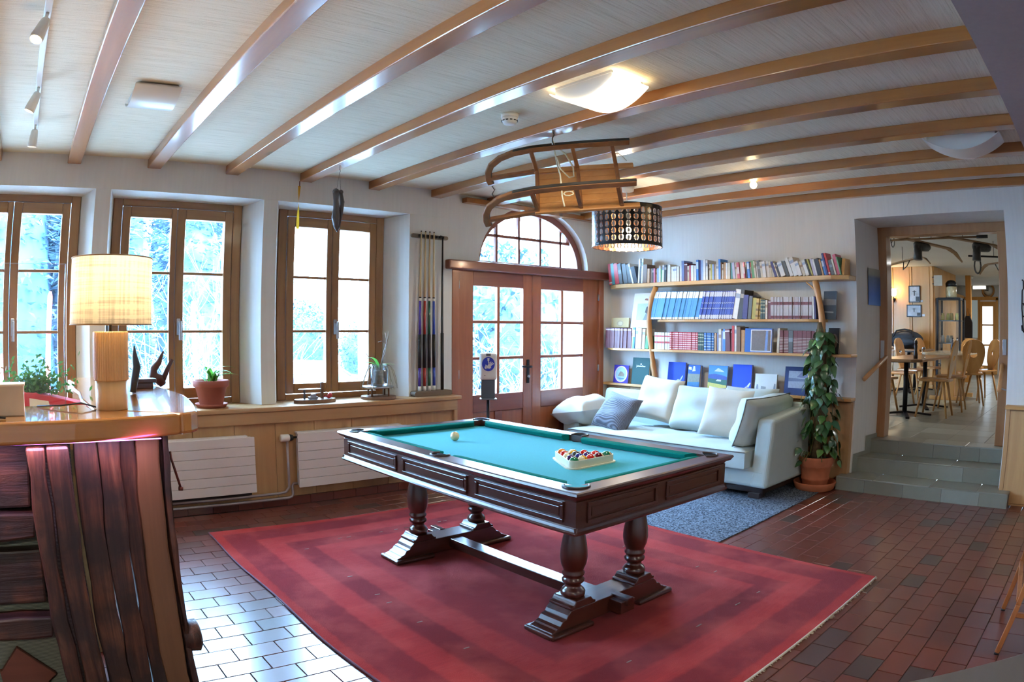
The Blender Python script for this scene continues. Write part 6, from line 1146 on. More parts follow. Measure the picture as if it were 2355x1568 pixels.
obj('side_rung', MB().bar((-2.935, -5.02, 0.20), (-2.93, -5.47, 0.20), 0.02, 0.02), m_ch, ch, True); obj('side_rung', MB().bar((-2.395, -4.96, 0.28), (-2.40, -5.47, 0.28), 0.02, 0.02), m_ch, ch, True); obj('cross_rung', MB().bar((-2.935, -5.03, 0.27), (-2.395, -4.97, 0.27), 0.022, 0.022), m_ch, ch, True)
nt = thing('near_table', 'grey table corner at the bottom right edge, close to the viewer', 'table', (-5.0, -5.45, 0)); m_nt = wood('grey_table_top', (96, 88, 80), (112, 104, 94), 'x', 10, 0.45)
mb = MB().box(-0.62, 0.62, -0.62, 0.0, 0.72, 0.75); e_ = math.atan2(-0.229, 0.234); mb.xf(T(-4.638 + 5.0, -5.054 + 5.45, 0) @ RZ(e_) @ T(0.15, 0, 0)); obj('table_top', mb, m_nt, nt, bevel=0.006)
for lx, ly in ((-0.40, -0.06), (0.70, -0.06), (-0.40, -0.55), (0.70, -0.55)):
    p = T(-4.638 + 5.0, -5.054 + 5.45, 0) @ RZ(e_) @ Vector((lx, ly, 0)); obj('leg', MB().box(p.x - 0.025, p.x + 0.025, p.y - 0.025, p.y + 0.025, 0, 0.72), m_nt, nt)
m_hr = wood('handrail_beech', (182, 128, 78), (206, 152, 100), 'x', 12, 0.45, 0.1)
hr = thing('handrail', 'short round wooden handrail on the left wall of the stepped doorway', 'handrail', (0.3, -3.03, 0.9)); obj('rail', MB().tube([(0.02, -3.075, 0.985), (0.52, -3.135, 1.175)], 0.021, 14), m_hr, hr, True); obj('bracket', MB().tube([(0.12, -3.02, 0.99), (0.12, -3.085, 1.0)], 0.006, 8), m_chrome, hr, True)
hr = thing('handrail', 'short round wooden handrail at the right jamb of the stepped doorway', 'handrail', (0.3, -4.44, 0.9)); obj('rail', MB().tube([(0.04, -4.40, 0.94), (0.50, -4.36, 1.13)], 0.021, 14), m_hr, hr, True); obj('bracket', MB().tube([(0.10, -4.46, 0.94), (0.10, -4.40, 0.955)], 0.006, 8), m_chrome, hr, True)
po = thing('wall_poster', 'narrow blue shaded poster on the left wall of the stepped doorway', 'poster', (0.385, -3.05, 1.66)); kp = NT('blue_poster_print'); sx_ = kp.n('ShaderNodeSeparateXYZ'); kp.l(kp.coords(), sx_.inputs[0]); kp.col(kp.ramp(sx_.outputs[2], [(0.0, lin((96, 150, 226))), (0.1, lin((70, 112, 196))), (0.26, lin((92, 110, 140))), (0.29, lin((150, 152, 140))), (0.34, lin((160, 156, 140)))])); kp.surf(0.4)
mb = MB().add([(-0.155, 0.009, 0), (0.155, -0.031, 0), (0.155, -0.031, 0.345), (-0.155, 0.009, 0.345), (-0.155, 0.012, 0), (0.155, -0.028, 0), (0.155, -0.028, 0.345), (-0.155, 0.012, 0.345)], [(0, 1, 2, 3), (7, 6, 5, 4), (0, 4, 5, 1), (3, 2, 6, 7)]); obj('sheet', mb, kp.m, po)
ih = thing('wrought_hook', 'thin wrought iron ornament on the wall at the right edge', 'wall hook', (-0.02, -4.615, 1.42)); obj('iron_bar', MB().tube([(0, 0.0, 0.43), (0, -0.012, 0.42), (0, -0.012, 0.36), (0, 0.0, 0.34), (0, 0.006, 0.2), (0, -0.004, 0.05), (0, -0.012, 0.0), (0, 0.004, 0.02), (0, 0.008, 0.06)], 0.006, 8), m_iron, ih); obj('iron_leaf', MB().tube([(0, -0.005, 0.24), (0, -0.03, 0.2), (0, -0.03, 0.14), (0, 0.0, 0.13)], 0.006, 8).tube([(0, -0.03, 0.3), (0, -0.05, 0.27), (0, -0.045, 0.22)], 0.005, 8), m_iron, ih)
# ------------------------------------------------------------------ dining room beyond the steps
DZC = 2.6
m_dfl = m_slab
df = obj('floor_dining', MB().box(0.64, 12.3, -6.5, 1.2, 0.30, ZF - 0.006), m_grout, label='grey slate floor of the dining room beyond the steps', cat='floor', kind='structure')
tmesh = mesh_of('slate_tile', tile_box(MB(), 0, 0, 0.396, 0.396, -0.012, 0.0), m_slab)
for i in range(14):
    for j in range(7):
        if i * 0.4 > 5.4: continue
        o = obj('slate_tile', tmesh, None, df); o.location = (0.84 + i * 0.4, -2.4 - j * 0.4, ZF)
mb = MB()
for i in range(30):
    for j in range(19):
        x_, y_ = 0.84 + i * 0.4, 1.2 - 0.4 - j * 0.4
        if not (i * 0.4 <= 5.4 and -4.9 < y_ < -2.3): tile_box(mb, x_, y_, 0.396, 0.396, ZF - 0.012, ZF)
obj('slate_field', mb, m_slab, df, kind='stuff')
obj('ceiling_dining', MB().box(0.62, 12.3, -6.5, 1.2, DZC, DZC + 0.1), plaster('dining_ceiling', (216, 214, 208)), label='plain white dining room ceiling', cat='ceiling', kind='structure')
m_dp = wood('honey_wall_panel', (196, 138, 68), (216, 164, 92), 'z', 8, 0.4, 0.2, 0, 0.2, 0.03)
pw = obj('wall_dining_panel', MB().box(6.5, 8.6, -2.19, 1.2, ZF, DZC), m_dp, label='honey coloured wood panelled wall of the dining room', cat='wall', kind='structure')
for y0, y1 in ((-0.9, -1.32), (-1.32, -1.37), (-1.37, -1.71), (-1.71, -1.76), (-1.76, -2.12), (-2.12, -2.19)):
    obj('panel_board', MB().box(6.478 if abs(y0 - y1) > 0.1 else 6.47, 6.5, y1 + 0.004, y0 - 0.004, ZF + 0.08, DZC - 0.002), m_dp, pw, bevel=0.004)
for x0, x1 in ((6.5, 6.9), (6.9, 7.4), (7.4, 8.0), (8.0, 8.6)): obj('panel_board', MB().box(x0 + 0.004, x1 - 0.004, -2.21, -2.19, ZF + 0.08, DZC - 0.002), m_dp, pw, bevel=0.004)
obj('wall_dining_back', MB().box(12.0, 12.3, -6.5, 1.2, ZF, DZC), m_wall, label='far white wall of the dining room with the glazed door', cat='wall', kind='structure')
obj('wall_dining_side', MB().box(0.62, 12.3, -6.7, -6.5, ZF, DZC).box(0.62, 12.3, 1.2, 1.4, ZF, DZC), m_wall, label='side walls of the dining room', cat='wall', kind='structure')
obj('wall_dining_wood', MB().box(10.6, 12.0, -1.75, 1.2, ZF, 2.35), m_dp, label='orange wood panelling beside the far glazed door', cat='wall', kind='structure')
# glazed door
gd = thing('door_3', 'glazed light wood door in the far dining room wall', 'door', (11.95, -2.35, ZF), kind='structure')
obj('door_frame', MB().box(11.93, 12.0, -2.72, -2.66, ZF, 2.3).box(11.93, 12.0, -1.78, -1.70, ZF, 2.3).box(11.93, 12.0, -2.72, -1.70, 2.24, 2.32).box(11.93, 12.0, -2.20, -2.14, ZF, 2.24), m_dp, gd, True, bevel=0.004)
obj('leaf', MB().box(11.88, 11.93, -2.66, -2.58, ZF, 2.2).box(11.88, 11.93, -2.28, -2.20, ZF, 2.2).box(11.88, 11.93, -2.58, -2.28, ZF, 0.62).box(11.88, 11.93, -2.58, -2.28, 2.08, 2.2).box(11.88, 11.93, -2.58, -2.28, 1.1, 1.14).box(11.88, 11.93, -2.58, -2.28, 1.6, 1.64), m_dp, gd, True)
obj('pane', MB().box(11.90, 11.905, -2.58, -2.28, 0.62, 2.08), emit('daylit_door_pane', (186, 206, 226), 1.2), gd, True)  # pane glows by itself; daylight behind it is put into the material
obj('pane', MB().box(11.96, 11.965, -2.14, -1.78, 1.3, 2.24), emit('dim_door_pane', (120, 130, 130), 0.3), gd, True)  # faint light behind the glass painted as a weak glow

def chair_back():
    N = 40; hc = (0.0, 0.26)
    def out(t):   # outline of the Swiss board chair back, ray cast
        P = [(-0.09, 0.0), (0.09, 0.0), (0.10, 0.06), (0.15, 0.12), (0.175, 0.22), (0.18, 0.30), (0.165, 0.38), (0.12, 0.44), (0.05, 0.47), (-0.05, 0.47), (-0.12, 0.44), (-0.165, 0.38), (-0.18, 0.30), (-0.175, 0.22), (-0.15, 0.12), (-0.10, 0.06)]
        d = (math.cos(t), math.sin(t)); best = 0.1
        for i in range(len(P)):
            a, b = P[i], P[(i + 1) % len(P)]; ax, ay, bx, by = a[0] - hc[0], a[1] - hc[1], b[0] - hc[0], b[1] - hc[1]; ex, ey = bx - ax, by - ay; den = d[0] * ey - d[1] * ex
            if abs(den) < 1e-9: continue
            s = (ax * ey - ay * ex) / den; u = (ax * d[1] - ay * d[0]) / den
            if s > 0 and -1e-6 <= u <= 1 + 1e-6: best = s
        return hc[0] + d[0] * best, hc[1] + d[1] * best
    mb = MB(); o = [out(2 * math.pi * i / N) for i in range(N)]; h = []
    for i in range(N):
        t = 2 * math.pi * i / N; r = 0.05 * (1 - 0.35 * (math.sin(t) > 0.8)) ; h.append((hc[0] + r * 1.15 * math.cos(t), hc[1] + r * 0.85 * math.sin(t)))
    for y in (0, 0.024): mb.add([(p[0], y, p[1]) for p in o] + [(p[0], y, p[1]) for p in h], [((i, (i + 1) % N, N + (i + 1) % N, N + i) if y else (N + i, N + (i + 1) % N, (i + 1) % N, i)) for i in range(N)])
    for ring, fl2 in ((o, 0), (h, 1)):
        mb.add([(p[0], y, p[1]) for y in (0, 0.024) for p in ring], [((i, (i + 1) % N, N + (i + 1) % N, N + i) if not fl2 else (N + i, N + (i + 1) % N, (i + 1) % N, i)) for i in range(N)])
    return mb
m_sw = wood('honey_beech', (170, 112, 52), (198, 142, 78), 'z', 12, 0.3, 0.4)
sw0 = thing('board_chair', 'x', 'chair', (0, 0, ZF), group='wooden board chairs in the dining room')
obj('seat', MB().prism([(-0.20, 0.18), (-0.16, -0.20), (-0.10, -0.22), (0.10, -0.22), (0.16, -0.20), (0.20, 0.18), (0.14, 0.22), (-0.14, 0.22)], 0.43, 0.46), m_sw, sw0, bevel=0.008)
obj('backrest', chair_back().xf(T(0, -0.19, 0.46) @ RX(R(12))), m_sw, sw0)
for sx in (-1, 1):
    for sy in (-1, 1): obj('leg', MB().tube([(sx * 0.12, sy * 0.13, 0.435), (sx * 0.19, sy * 0.21, 0.0)], [0.02, 0.013], 10), m_sw, sw0)
spots_ = [(2.50, -3.20, 0.0, 'honey wooden board chair nearest the steps, pushed in at the dark-legged table'), (3.25, -3.25, 0.05, 'second wooden board chair along the near dark-legged table, seen edge-on'), (4.15, -3.38, -1.25, 'wooden board chair with its pierced back facing the steps'), (5.0, -3.42, 0.75, 'wooden board chair at the right, standing angled beside the doorway line'),
          (2.45, -2.42, 2.9, 'wooden board chair half cut by the left jamb of the doorway'), (3.6, -2.35, 3.1, 'wooden board chair behind the near table, left of the pepper mill'), (4.55, -2.3, 3.0, 'wooden board chair behind the near table, right of the pepper mill'), (5.4, -2.42, 2.9, 'wooden board chair at the far side of the pale-topped table'), (6.0, -3.05, 1.9, 'wooden board chair furthest back near the black vitrine')]
for k, (x_, y_, a_, lab) in enumerate(spots_):
    c = sw0 if k == 0 else copy_tree(sw0); c.location = (x_, y_, ZF); c.rotation_euler = (0, 0, a_); c['label'] = lab
def dtable(label, x0, x1, y0, y1, legs, top=1.12, mat=None, wood_legs=False):
    t = thing('dining_table', label, 'table', ((x0 + x1) / 2, (y0 + y1) / 2, ZF), group='dining room tables'); c = 0.12
    obj('table_top', MB().prism([(x0 + c, y0), (x1 - c, y0), (x1, y0 + c), (x1, y1 - c), (x1 - c, y1), (x0 + c, y1), (x0, y1 - c), (x0, y0 + c)], top - 0.035, top), mat, t, True, bevel=0.008)
    for lx, ly in legs:
        if wood_legs: obj('pedestal', MB().box(lx - 0.05, lx + 0.05, ly - 0.12, ly + 0.12, ZF + 0.05, top - 0.035).box(lx - 0.05, lx + 0.05, ly - 0.3, ly + 0.3, ZF, ZF + 0.06), m_sw, t, True, bevel=0.006)
        else:
            obj('pedestal', MB().tube([(lx, ly, ZF + 0.03), (lx, ly, top - 0.04)], 0.032, 12), m_iron, t, True); mb = MB()
            for a in (0.4, 1.97, 3.54, 5.11): mb.bar((lx, ly, ZF + 0.05), (lx + 0.36 * math.cos(a), ly + 0.36 * math.sin(a), ZF + 0.012), 0.05, 0.022)
            obj('cross_foot', mb, m_iron, t, True); obj('top_plate', MB().box(lx - 0.2, lx + 0.2, ly - 0.15, ly + 0.15, top - 0.05, top - 0.036), m_iron, t, True)
    return t
m_dt = wood('brown_table_top', (136, 96, 58), (160, 118, 76), 'x', 9, 0.3, 0.3); m_dt2 = wood('pale_table_top', (176, 158, 130), (196, 180, 152), 'x', 9, 0.25, 0.3)
dtable('near dining table with brown top and black iron cross feet', 1.95, 3.8, -3.12, -2.5, ((2.38, -2.82), (3.39, -2.82)), 1.10, m_dt)
dtable('dining table with pale shiny top on wooden pedestals behind the near table', 4.3, 5.7, -3.28, -2.5, ((4.66, -2.9), (5.4, -2.9)), 1.12, m_dt2, True)
dtable('far dining table carrying the dark duffel bag', 5.55, 6.4, -2.25, -1.3, ((5.75, -1.9), (6.2, -1.9)), 1.13, m_dt)
pm = thing('pepper_mill', 'tall dark pepper mill on the near dining table', 'pepper mill', (2.25, -2.98, 1.10)); obj('body', MB().lathe([(0.0, 0.0), (0.028, 0.0), (0.028, 0.05), (0.018, 0.10), (0.024, 0.15), (0.02, 0.17)], 20), M('dark_mill', (36, 26, 26), 0.3), pm); obj('head', MB().lathe([(0.02, 0.17), (0.026, 0.185), (0.022, 0.21), (0.008, 0.22), (0.0, 0.235)], 20), M('dark_mill', (36, 26, 26), 0.3), pm)
gs_ = thing('glass_shaker', 'small clear glass shaker beside the pepper mill', 'shaker', (2.35, -3.06, 1.10)); obj('body', MB().lathe([(0.0, 0.0), (0.026, 0.0), (0.022, 0.11), (0.0, 0.11)], 16), glass('shaker_glass', (0.85, 0.88, 0.9), 0.3), gs_); obj('cap', MB().lathe([(0.022, 0.11), (0.022, 0.135), (0.0, 0.14)], 16), m_chrome, gs_)
for k, (x_, y_, c_, lab) in enumerate(((4.7, -2.95, (40, 44, 60), 'dark bottle on the pale dining table'), (4.85, -3.0, (200, 206, 210), 'pale bottle beside the dark one on the pale dining table'))):
    t = thing('bottle', lab, 'bottle', (x_, y_, 1.12), group='bottles on the pale dining table'); obj('body', MB().lathe([(0.0, 0.0), (0.032, 0.0), (0.032, 0.11), (0.014, 0.15), (0.014, 0.2), (0.0, 0.2)], 16), M('bottle_%d' % k, c_, 0.15, coat=0.5), t); obj('cap', MB().lathe([(0.015, 0.2), (0.015, 0.22), (0.0, 0.222)], 12), m_black, t)
bg_ = thing('duffel_bag', 'dark blue-grey duffel bag lying on the far dining table', 'bag', (6.05, -1.74, 1.13)); m_bag = M('dark_nylon', (44, 52, 62), 0.6, var=0.2, vs=14, bump=0.4, bs=30)
mb = MB().sphere((0, 0, 0.15), 0.36, 24, 14, sc=(0.55, 0.98, 0.46)); mb.v = [(p[0], p[1], max(p[2], 0.0)) for p in mb.v]; obj('bag_body', mb, m_bag, bg_); obj('strap', MB().tube([(-0.16, -0.2, 0.2), (-0.1, -0.15, 0.31), (-0.05, 0.0, 0.335), (-0.1, 0.15, 0.31), (-0.16, 0.2, 0.2)], 0.014, 8), m_black, bg_); obj('front_pocket', MB().sphere((-0.17, 0, 0.12), 0.2, 16, 10, sc=(0.25, 1.1, 0.4)), m_bag, bg_)
for nm, y_, z_, w_, h_, lab in (('picture_frame', -1.81, 2.10, 0.235, 0.30, 'upper black-framed mountain photograph on the panelled wall'), ('picture_frame', -1.80, 1.80, 0.30, 0.22, 'lower black-framed mountain photograph on the panelled wall')):
    t = thing(nm, lab, 'picture', (6.455, y_, z_ - h_ / 2), group='framed photographs in the dining room'); obj('frame', MB().box(-0.012, 0.012, -w_ / 2, w_ / 2, 0, 0.016).box(-0.012, 0.012, -w_ / 2, w_ / 2, h_ - 0.016, h_).box(-0.012, 0.012, -w_ / 2, -w_ / 2 + 0.016, 0, h_).box(-0.012, 0.012, w_ / 2 - 0.016, w_ / 2, 0, h_), m_black, t)
    obj('print', MB().box(-0.004, 0.004, -w_ / 2 + 0.016, w_ / 2 - 0.016, 0.016, h_ - 0.016), M('pale_photo', (168, 178, 190), 0.4, var=0.3, vs=9), t); obj('dark_shape', MB().prism([(-0.01, h_ * 0.4), (0.01, h_ * 0.4), (0.012, h_ * 0.62), (0.05, h_ * 0.66), (0.012, h_ * 0.68), (0.0, h_ * 0.75), (-0.012, h_ * 0.68), (-0.05, h_ * 0.66), (-0.012, h_ * 0.62)], -0.0055, -0.004, 'x').box(-0.0055, -0.004, -w_ / 2 + 0.02, -w_ / 2 + 0.09, 0.02, h_ * 0.35), m_black, t)
for y_, z_, lab in ((-1.945, 1.955, 'small white caption card under the upper photograph'), (-1.985, 1.70, 'small white caption card beside the lower photograph')): obj('caption_card', MB().box(-0.003, 0, -0.03, 0.03, 0, 0.04), m_white, None, loc=(6.476, y_, z_), label=lab, cat='card')
sc = thing('wall_sconce', 'lit glass wall sconce on a dark bracket on the panelled wall', 'wall lamp', (6.46, -1.40, 1.9)); obj('shade', MB().lathe([(0.02, 0.16), (0.05, 0.19), (0.058, 0.25), (0.045, 0.30)], 20, (-0.06, 0, 0)), emit('sconce_glass', (255, 226, 170), 8.0), sc); obj('bracket', MB().tube([(0.0, 0, 0.1), (-0.04, 0, 0.06), (-0.06, 0, 0.1), (-0.06, 0, 0.17)], 0.01, 8).sphere((-0.01, 0, 0.11), 0.03, 12, 8), m_iron, sc); lp = point('sconce_light', (0, 0, 0), 5, (1, 0.8, 0.5), 0.05); lp.parent = sc; lp.location = (-0.12, 0, 0.27)
vt = thing('vitrine', 'black metal framed glass vitrine with goods on its shelves', 'cabinet', (6.75, -2.47, ZF)); fx0, fx1, fy0, fy1 = 6.56, 6.95, -2.70, -2.25
mb = MB()
for x_ in (fx0, fx1):
    for y_ in (fy0, fy1): mb.box(x_ - 0.02, x_ + 0.02, y_ - 0.02, y_ + 0.02, ZF, 2.03)
mb.box(fx0, fx1, fy0, fy1, 2.0, 2.04).box(fx0, fx1, fy0, fy1, ZF, ZF + 0.06); obj('frame', mb, m_iron, vt, True)
for z_ in (0.85, 1.22, 1.62): obj('shelf', MB().box(fx0, fx1, fy0, fy1, z_, z_ + 0.015), m_dkg, vt, True)
obj('glass_side', MB().box(fx0 - 0.004, fx0, fy0 + 0.02, fy1 - 0.02, ZF + 0.06, 2.0), glass('vitrine_glass', (0.9, 0.92, 0.92), 0.1), vt, True)
rv_ = random.Random(2)
for z_, cs in ((1.635, ((196, 168, 40), (206, 184, 60), (190, 160, 40), (214, 200, 110))), (1.235, ((180, 180, 180), (210, 210, 206), (120, 110, 100))), (0.865, ((60, 50, 60), (90, 60, 70), (70, 66, 80)))):
    for k, c_ in enumerate(cs):
        t = obj('jar', MB().lathe([(0.0, 0.0), (0.035, 0.0), (0.04, 0.02), (0.04, 0.09), (0.028, 0.10), (0.03, 0.13), (0.0, 0.13)], 14), M('jar_%d_%d_%d' % c_, c_, 0.4), None, loc=(6.68 + 0.08 * (k % 2), -2.33 - 0.09 * k, z_), label='%s jar, %s from the left on the %s shelf of the black vitrine' % ({0: 'yellow', 1: 'grey', 2: 'dark'}[(1.635, 1.235, 0.865).index(z_)], ordinal(k + 1), {0: 'upper', 1: 'middle', 2: 'lower'}[(1.635, 1.235, 0.865).index(z_)]), cat='jar', group='jars in the black vitrine')
hj = thing('storage_jar', 'large glass jar with black cap on top of the vitrine', 'jar', (6.72, -2.50, 2.04)); obj('body', MB().lathe([(0.0, 0.0), (0.10, 0.0), (0.11, 0.03), (0.11, 0.19), (0.09, 0.22), (0.0, 0.22)], 24), M('pale_filled_glass', (206, 190, 150), 0.2, coat=0.5, var=0.2, vs=20), hj); obj('cap', MB().lathe([(0.11, 0.2), (0.115, 0.26), (0.07, 0.31), (0.0, 0.32)], 20), m_black, hj)
sg_ = thing('hanging_sign', 'blank beige square sign sticking out from the panelled corner', 'sign', (6.44, -2.30, 2.24)); obj('plate', MB().box(-0.01, 0.01, -0.085, 0.085, 0.0, 0.19), M('beige_sign', (186, 178, 160), 0.5), sg_, bevel=0.004); obj('arm', MB().box(-0.006, 0.006, 0.085, 0.12, 0.03, 0.045), m_iron, sg_); obj('arm', MB().box(-0.006, 0.006, 0.085, 0.12, 0.15, 0.165), m_iron, sg_)
ck = thing('wall_clock', 'round wooden wall clock high on the far dining wall', 'clock', (11.97, -2.44, 2.48)); obj('rim', MB().lathe([(0.13, 0.0), (0.16, -0.03), (0.19, 0.0)], 32, axis='x'), m_sw, ck); obj('dial', MB().lathe([(0.0, -0.012), (0.14, -0.01)], 32, axis='x'), m_white, ck); obj('hands', MB().box(-0.022, -0.014, -0.008, 0.008, -0.02, 0.10).box(-0.022, -0.014, -0.01, 0.08, -0.008, 0.008), m_black, ck)
em = thing('exit_light', 'white emergency light box beside the wall clock', 'emergency light', (11.96, -2.20, 2.55)); obj('housing', MB().box(-0.04, 0.03, -0.20, 0.20, -0.045, 0.045), m_white, em, bevel=0.005); obj('diffuser', MB().box(-0.045, -0.04, -0.18, 0.18, -0.035, 0.035), emit('exit_diffuser', (255, 255, 250), 1.2), em)
s2 = thing('smoke_detector', 'small round white smoke detector on the dining room ceiling', 'smoke detector', (8.93, -2.52, DZC)); obj('body', MB().lathe([(0.0, 0.0), (0.05, 0.0), (0.05, -0.03), (0.03, -0.05), (0.0, -0.05)][::-1], 20), m_white, s2)
apn = thing('hanging_apron', 'dark apron hanging on the orange panelling by the far door', 'apron', (8.66, -2.47, 1.30)); mb = MB().prism([(-0.11, 0.0), (0.12, 0.02), (0.10, 0.35), (0.05, 0.46), (-0.05, 0.46), (-0.11, 0.33)], -0.03, 0.03, 'x'); obj('cloth', mb, M('dark_cloth', (34, 34, 42), 0.8), apn, bevel=0.01); obj('loop', MB().tube([(0, -0.05, 0.45), (0, 0.0, 0.62), (0, 0.05, 0.45)], 0.006, 6), m_black, apn)
obj('apron_post', MB().box(-0.06, 0.06, -0.06, 0.06, ZF, DZC), m_dp, None, loc=(8.78, -2.47, 0), label='slim orange wooden post carrying the dark apron', cat='post')
# old skis on the dining room ceiling
m_ski = wood('old_ski_wood', (122, 88, 54), (158, 120, 78), 'x', 14, 0.5); m_boot = M('old_boot_leather', (58, 54, 50), 0.45, var=0.25, vs=20)
def ski(name, label, a, b, boot=None, w_=0.075, grp='old skis under the dining room ceiling', binding=False):
    a, b = Vector(a), Vector(b); d = (b - a).normalized(); t = thing(name, label, 'ski', tuple((a + b) / 2), group=grp); sd_ = d.cross(Vector((0, 0, 1))).normalized(); pts = [a + (b - a) * (i / 10) for i in range(11)]; mb = MB(); vs = []
    for i, p in enumerate(pts):
        lift = 0.12 * max(0, (i / 10 - 0.78) / 0.22) ** 2; wd_ = w_ * (1.0 if i < 9 else (0.8 if i == 9 else 0.25))
        for sg, h_ in ((-1, -0.008), (1, -0.008), (1, 0.008), (-1, 0.008)): vs.append(p + sd_ * sg * wd_ / 2 + Vector((0, 0, h_ - lift)))
    mb.add(vs, [(4 * k + i, 4 * k + (i + 1) % 4, 4 * k + 4 + (i + 1) % 4, 4 * k + 4 + i) for k in range(10) for i in range(4)] + [(3, 2, 1, 0), (40, 41, 42, 43)]); obj('ski_board', mb, m_ski, t, True)
    if boot is not None:
        c = a + (b - a) * boot; q = Matrix((d, sd_, Vector((0, 0, 1)))).transposed().to_4x4(); q.translation = c; mb = MB().tube([(-0.10, 0, -0.05), (0.02, 0, -0.05), (0.12, 0, -0.045), (0.16, 0, -0.04)], [0.045, 0.05, 0.045, 0.025], 10).tube([(-0.06, 0, -0.05), (-0.07, 0, -0.13), (-0.075, 0, -0.2)], [0.05, 0.05, 0.055], 10); mb.xf(q); obj('boot', mb, m_boot, t, True)
    if binding:
        c = a + (b - a) * 0.5; mb = MB().tube([c + d * 0.06 + Vector((0, 0, -0.01)), c + d * 0.05 + sd_ * 0.05 + Vector((0, 0, -0.09)), c - d * 0.06 + sd_ * 0.03 + Vector((0, 0, -0.12)), c - d * 0.08 + Vector((0, 0, -0.01))], 0.008, 6); obj('strap_binding', mb, m_boot, t, True)
    obj('hanger', MB().tube([(a + (b - a) * 0.4), (a + (b - a) * 0.4) + Vector((0, 0, DZC - a.z))], 0.004, 6), m_iron, t, True); return t
ski('old_ski', 'old wooden ski with leather boot hanging nearest the doorway on the left', (0.95, -3.02, 2.41), (2.3, -3.60, 2.36), 0.42)
ski('old_ski', 'old wooden ski with leather boot hanging at the right of the dining ceiling', (1.12, -3.46, 2.42), (2.1, -4.25, 2.36), 0.62)
ski('old_ski', 'short wooden ski with strap binding hanging further back on the left', (3.75, -2.1, 2.36), (3.2, -2.95, 2.44), None, binding=True)
ski('old_ski', 'dark ski tip hanging at the right edge of the doorway view', (3.45, -4.2, 2.36), (4.1, -3.53, 2.36), None, binding=True)
sk = thing('ski_pole', 'thin bamboo ski pole with basket under the dining ceiling', 'ski pole', (1.27, -3.5, 2.40), group='old skis under the dining room ceiling'); obj('shaft', MB().tube([(1.19, -2.9, 2.38), (1.36, -4.08, 2.40)], 0.011, 8), m_ski, sk, True); obj('basket', MB().tube([(1.23 + 0.07 * math.cos(R(30 * i)), -3.0, 2.38 + 0.07 * math.sin(R(30 * i))) for i in range(12)], 0.005, 6, closed=True).tube([(1.17, -3.0, 2.34), (1.29, -3.0, 2.42)], 0.004, 5), m_boot, sk, True); obj('grip', MB().tube([(1.345, -3.97, 2.398), (1.365, -4.1, 2.401)], 0.018, 8), m_black, sk, True); obj('hanger', MB().tube([(1.27, -3.45, 2.39), (1.27, -3.45, DZC)], 0.004, 6), m_iron, sk, True)
sk = thing('ski_pole', 'dark ski pole with leather loop crossing at the right of the doorway view', 'ski pole', (3.3, -3.75, 2.40), group='old skis under the dining room ceiling'); obj('shaft', MB().tube([(3.05, -3.55, 2.39), (3.5, -4.15, 2.40)], 0.012, 8), m_iron, sk, True); obj('loop', MB().tube([(3.15 + 0.02 * math.cos(R(30 * i)), -3.66 + 0.05 * math.cos(R(30 * i)), 2.27 + 0.10 * math.sin(R(30 * i))) for i in range(12)], 0.012, 6, closed=True), m_boot, sk, True); obj('hanger', MB().tube([(3.3, -3.88, 2.395), (3.3, -3.88, DZC)], 0.004, 6), m_iron, sk, True)
# added dining room fill lamps, never in view, in place of window daylight
for k, (x_, y_) in enumerate(((2.2, -1.3), (5.2, -4.6), (8.9, -3.9))):
    t = thing('dining_ceiling_lamp', ['round white ceiling lamp of the dining room left of the doorway view', 'round white ceiling lamp of the dining room right of the doorway view', 'round white ceiling lamp at the far right of the dining room'][k], 'ceiling lamp', (x_, y_, DZC), group='dining room ceiling lamps'); obj('diffuser', MB().lathe([(0.0, -0.05), (0.16, -0.04), (0.18, 0.0), (0.0, 0.0)], 32), emit('dining_lamp_glass', (255, 236, 204), 3.0), t); area('dining_lamp_light', (x_, y_, DZC - 0.06), (0, 0, 0), 0.3, 0.3, 20, (0.96, 0.98, 1.0))
# ------------------------------------------------------------------ garden and car park outside
GZ = -1.3
def polar(az, D, z=GZ): return (-5.962 + D * math.sin(R(az)), -5.21 + D * math.cos(R(az)), z)
kg_ = NT('snowy_gravel'); kg_.col(kg_.ramp(kg_.noise(kg_.coords(), 0.5, 5), [(0.4, lin((176, 180, 176))), (0.6, lin((226, 230, 234)))])); kg_.surf(0.9)
obj('ground', MB().box(-60, 70, 0.62, 90, GZ - 0.3, GZ), kg_.m, label='pale snowy gravel ground outside the windows', cat='ground', kind='structure')
m_need = [M('fir_needles_%d' % i, c, 0.8, var=0.5, vs=1.2, spec=0.2) for i, c in enumerate(((48, 68, 84), (56, 76, 92), (64, 84, 90)))]; m_bark_ = M('tree_bark', (96, 88, 80), 0.9, var=0.2)
def fir_mesh(H_, Rb, seed, n=6500):
    rnd = random.Random(seed); mb = MB()
    for k in range(n):
        t = rnd.random() ** 0.8; z = H_ * (0.06 + 0.94 * t); lay = 0.75 + 0.25 * math.sin(z * 7.0); rr = Rb * (1 - t) ** 0.85 * lay * rnd.uniform(0.55, 1.05); a = rnd.uniform(0, 6.283)
        p = Vector((rr * math.cos(a), rr * math.sin(a), z)); d = Vector((math.cos(a + rnd.uniform(-.7, .7)), math.sin(a + rnd.uniform(-.7, .7)), rnd.uniform(-0.7, 0.15))).normalized() * rnd.uniform(0.1, 0.22); s = Vector((-math.sin(a), math.cos(a), rnd.uniform(-0.5, 0.5))) * rnd.uniform(0.03, 0.07)
        mb.add([p - d * 0.4 - s, p - d * 0.4 + s, p + d], [(0, 1, 2)])
    mb.lathe([(Rb * 0.5, H_ * 0.08), (Rb * 0.42, H_ * 0.3), (Rb * 0.25, H_ * 0.6), (0.02, H_ * 0.97)], 9); return mb
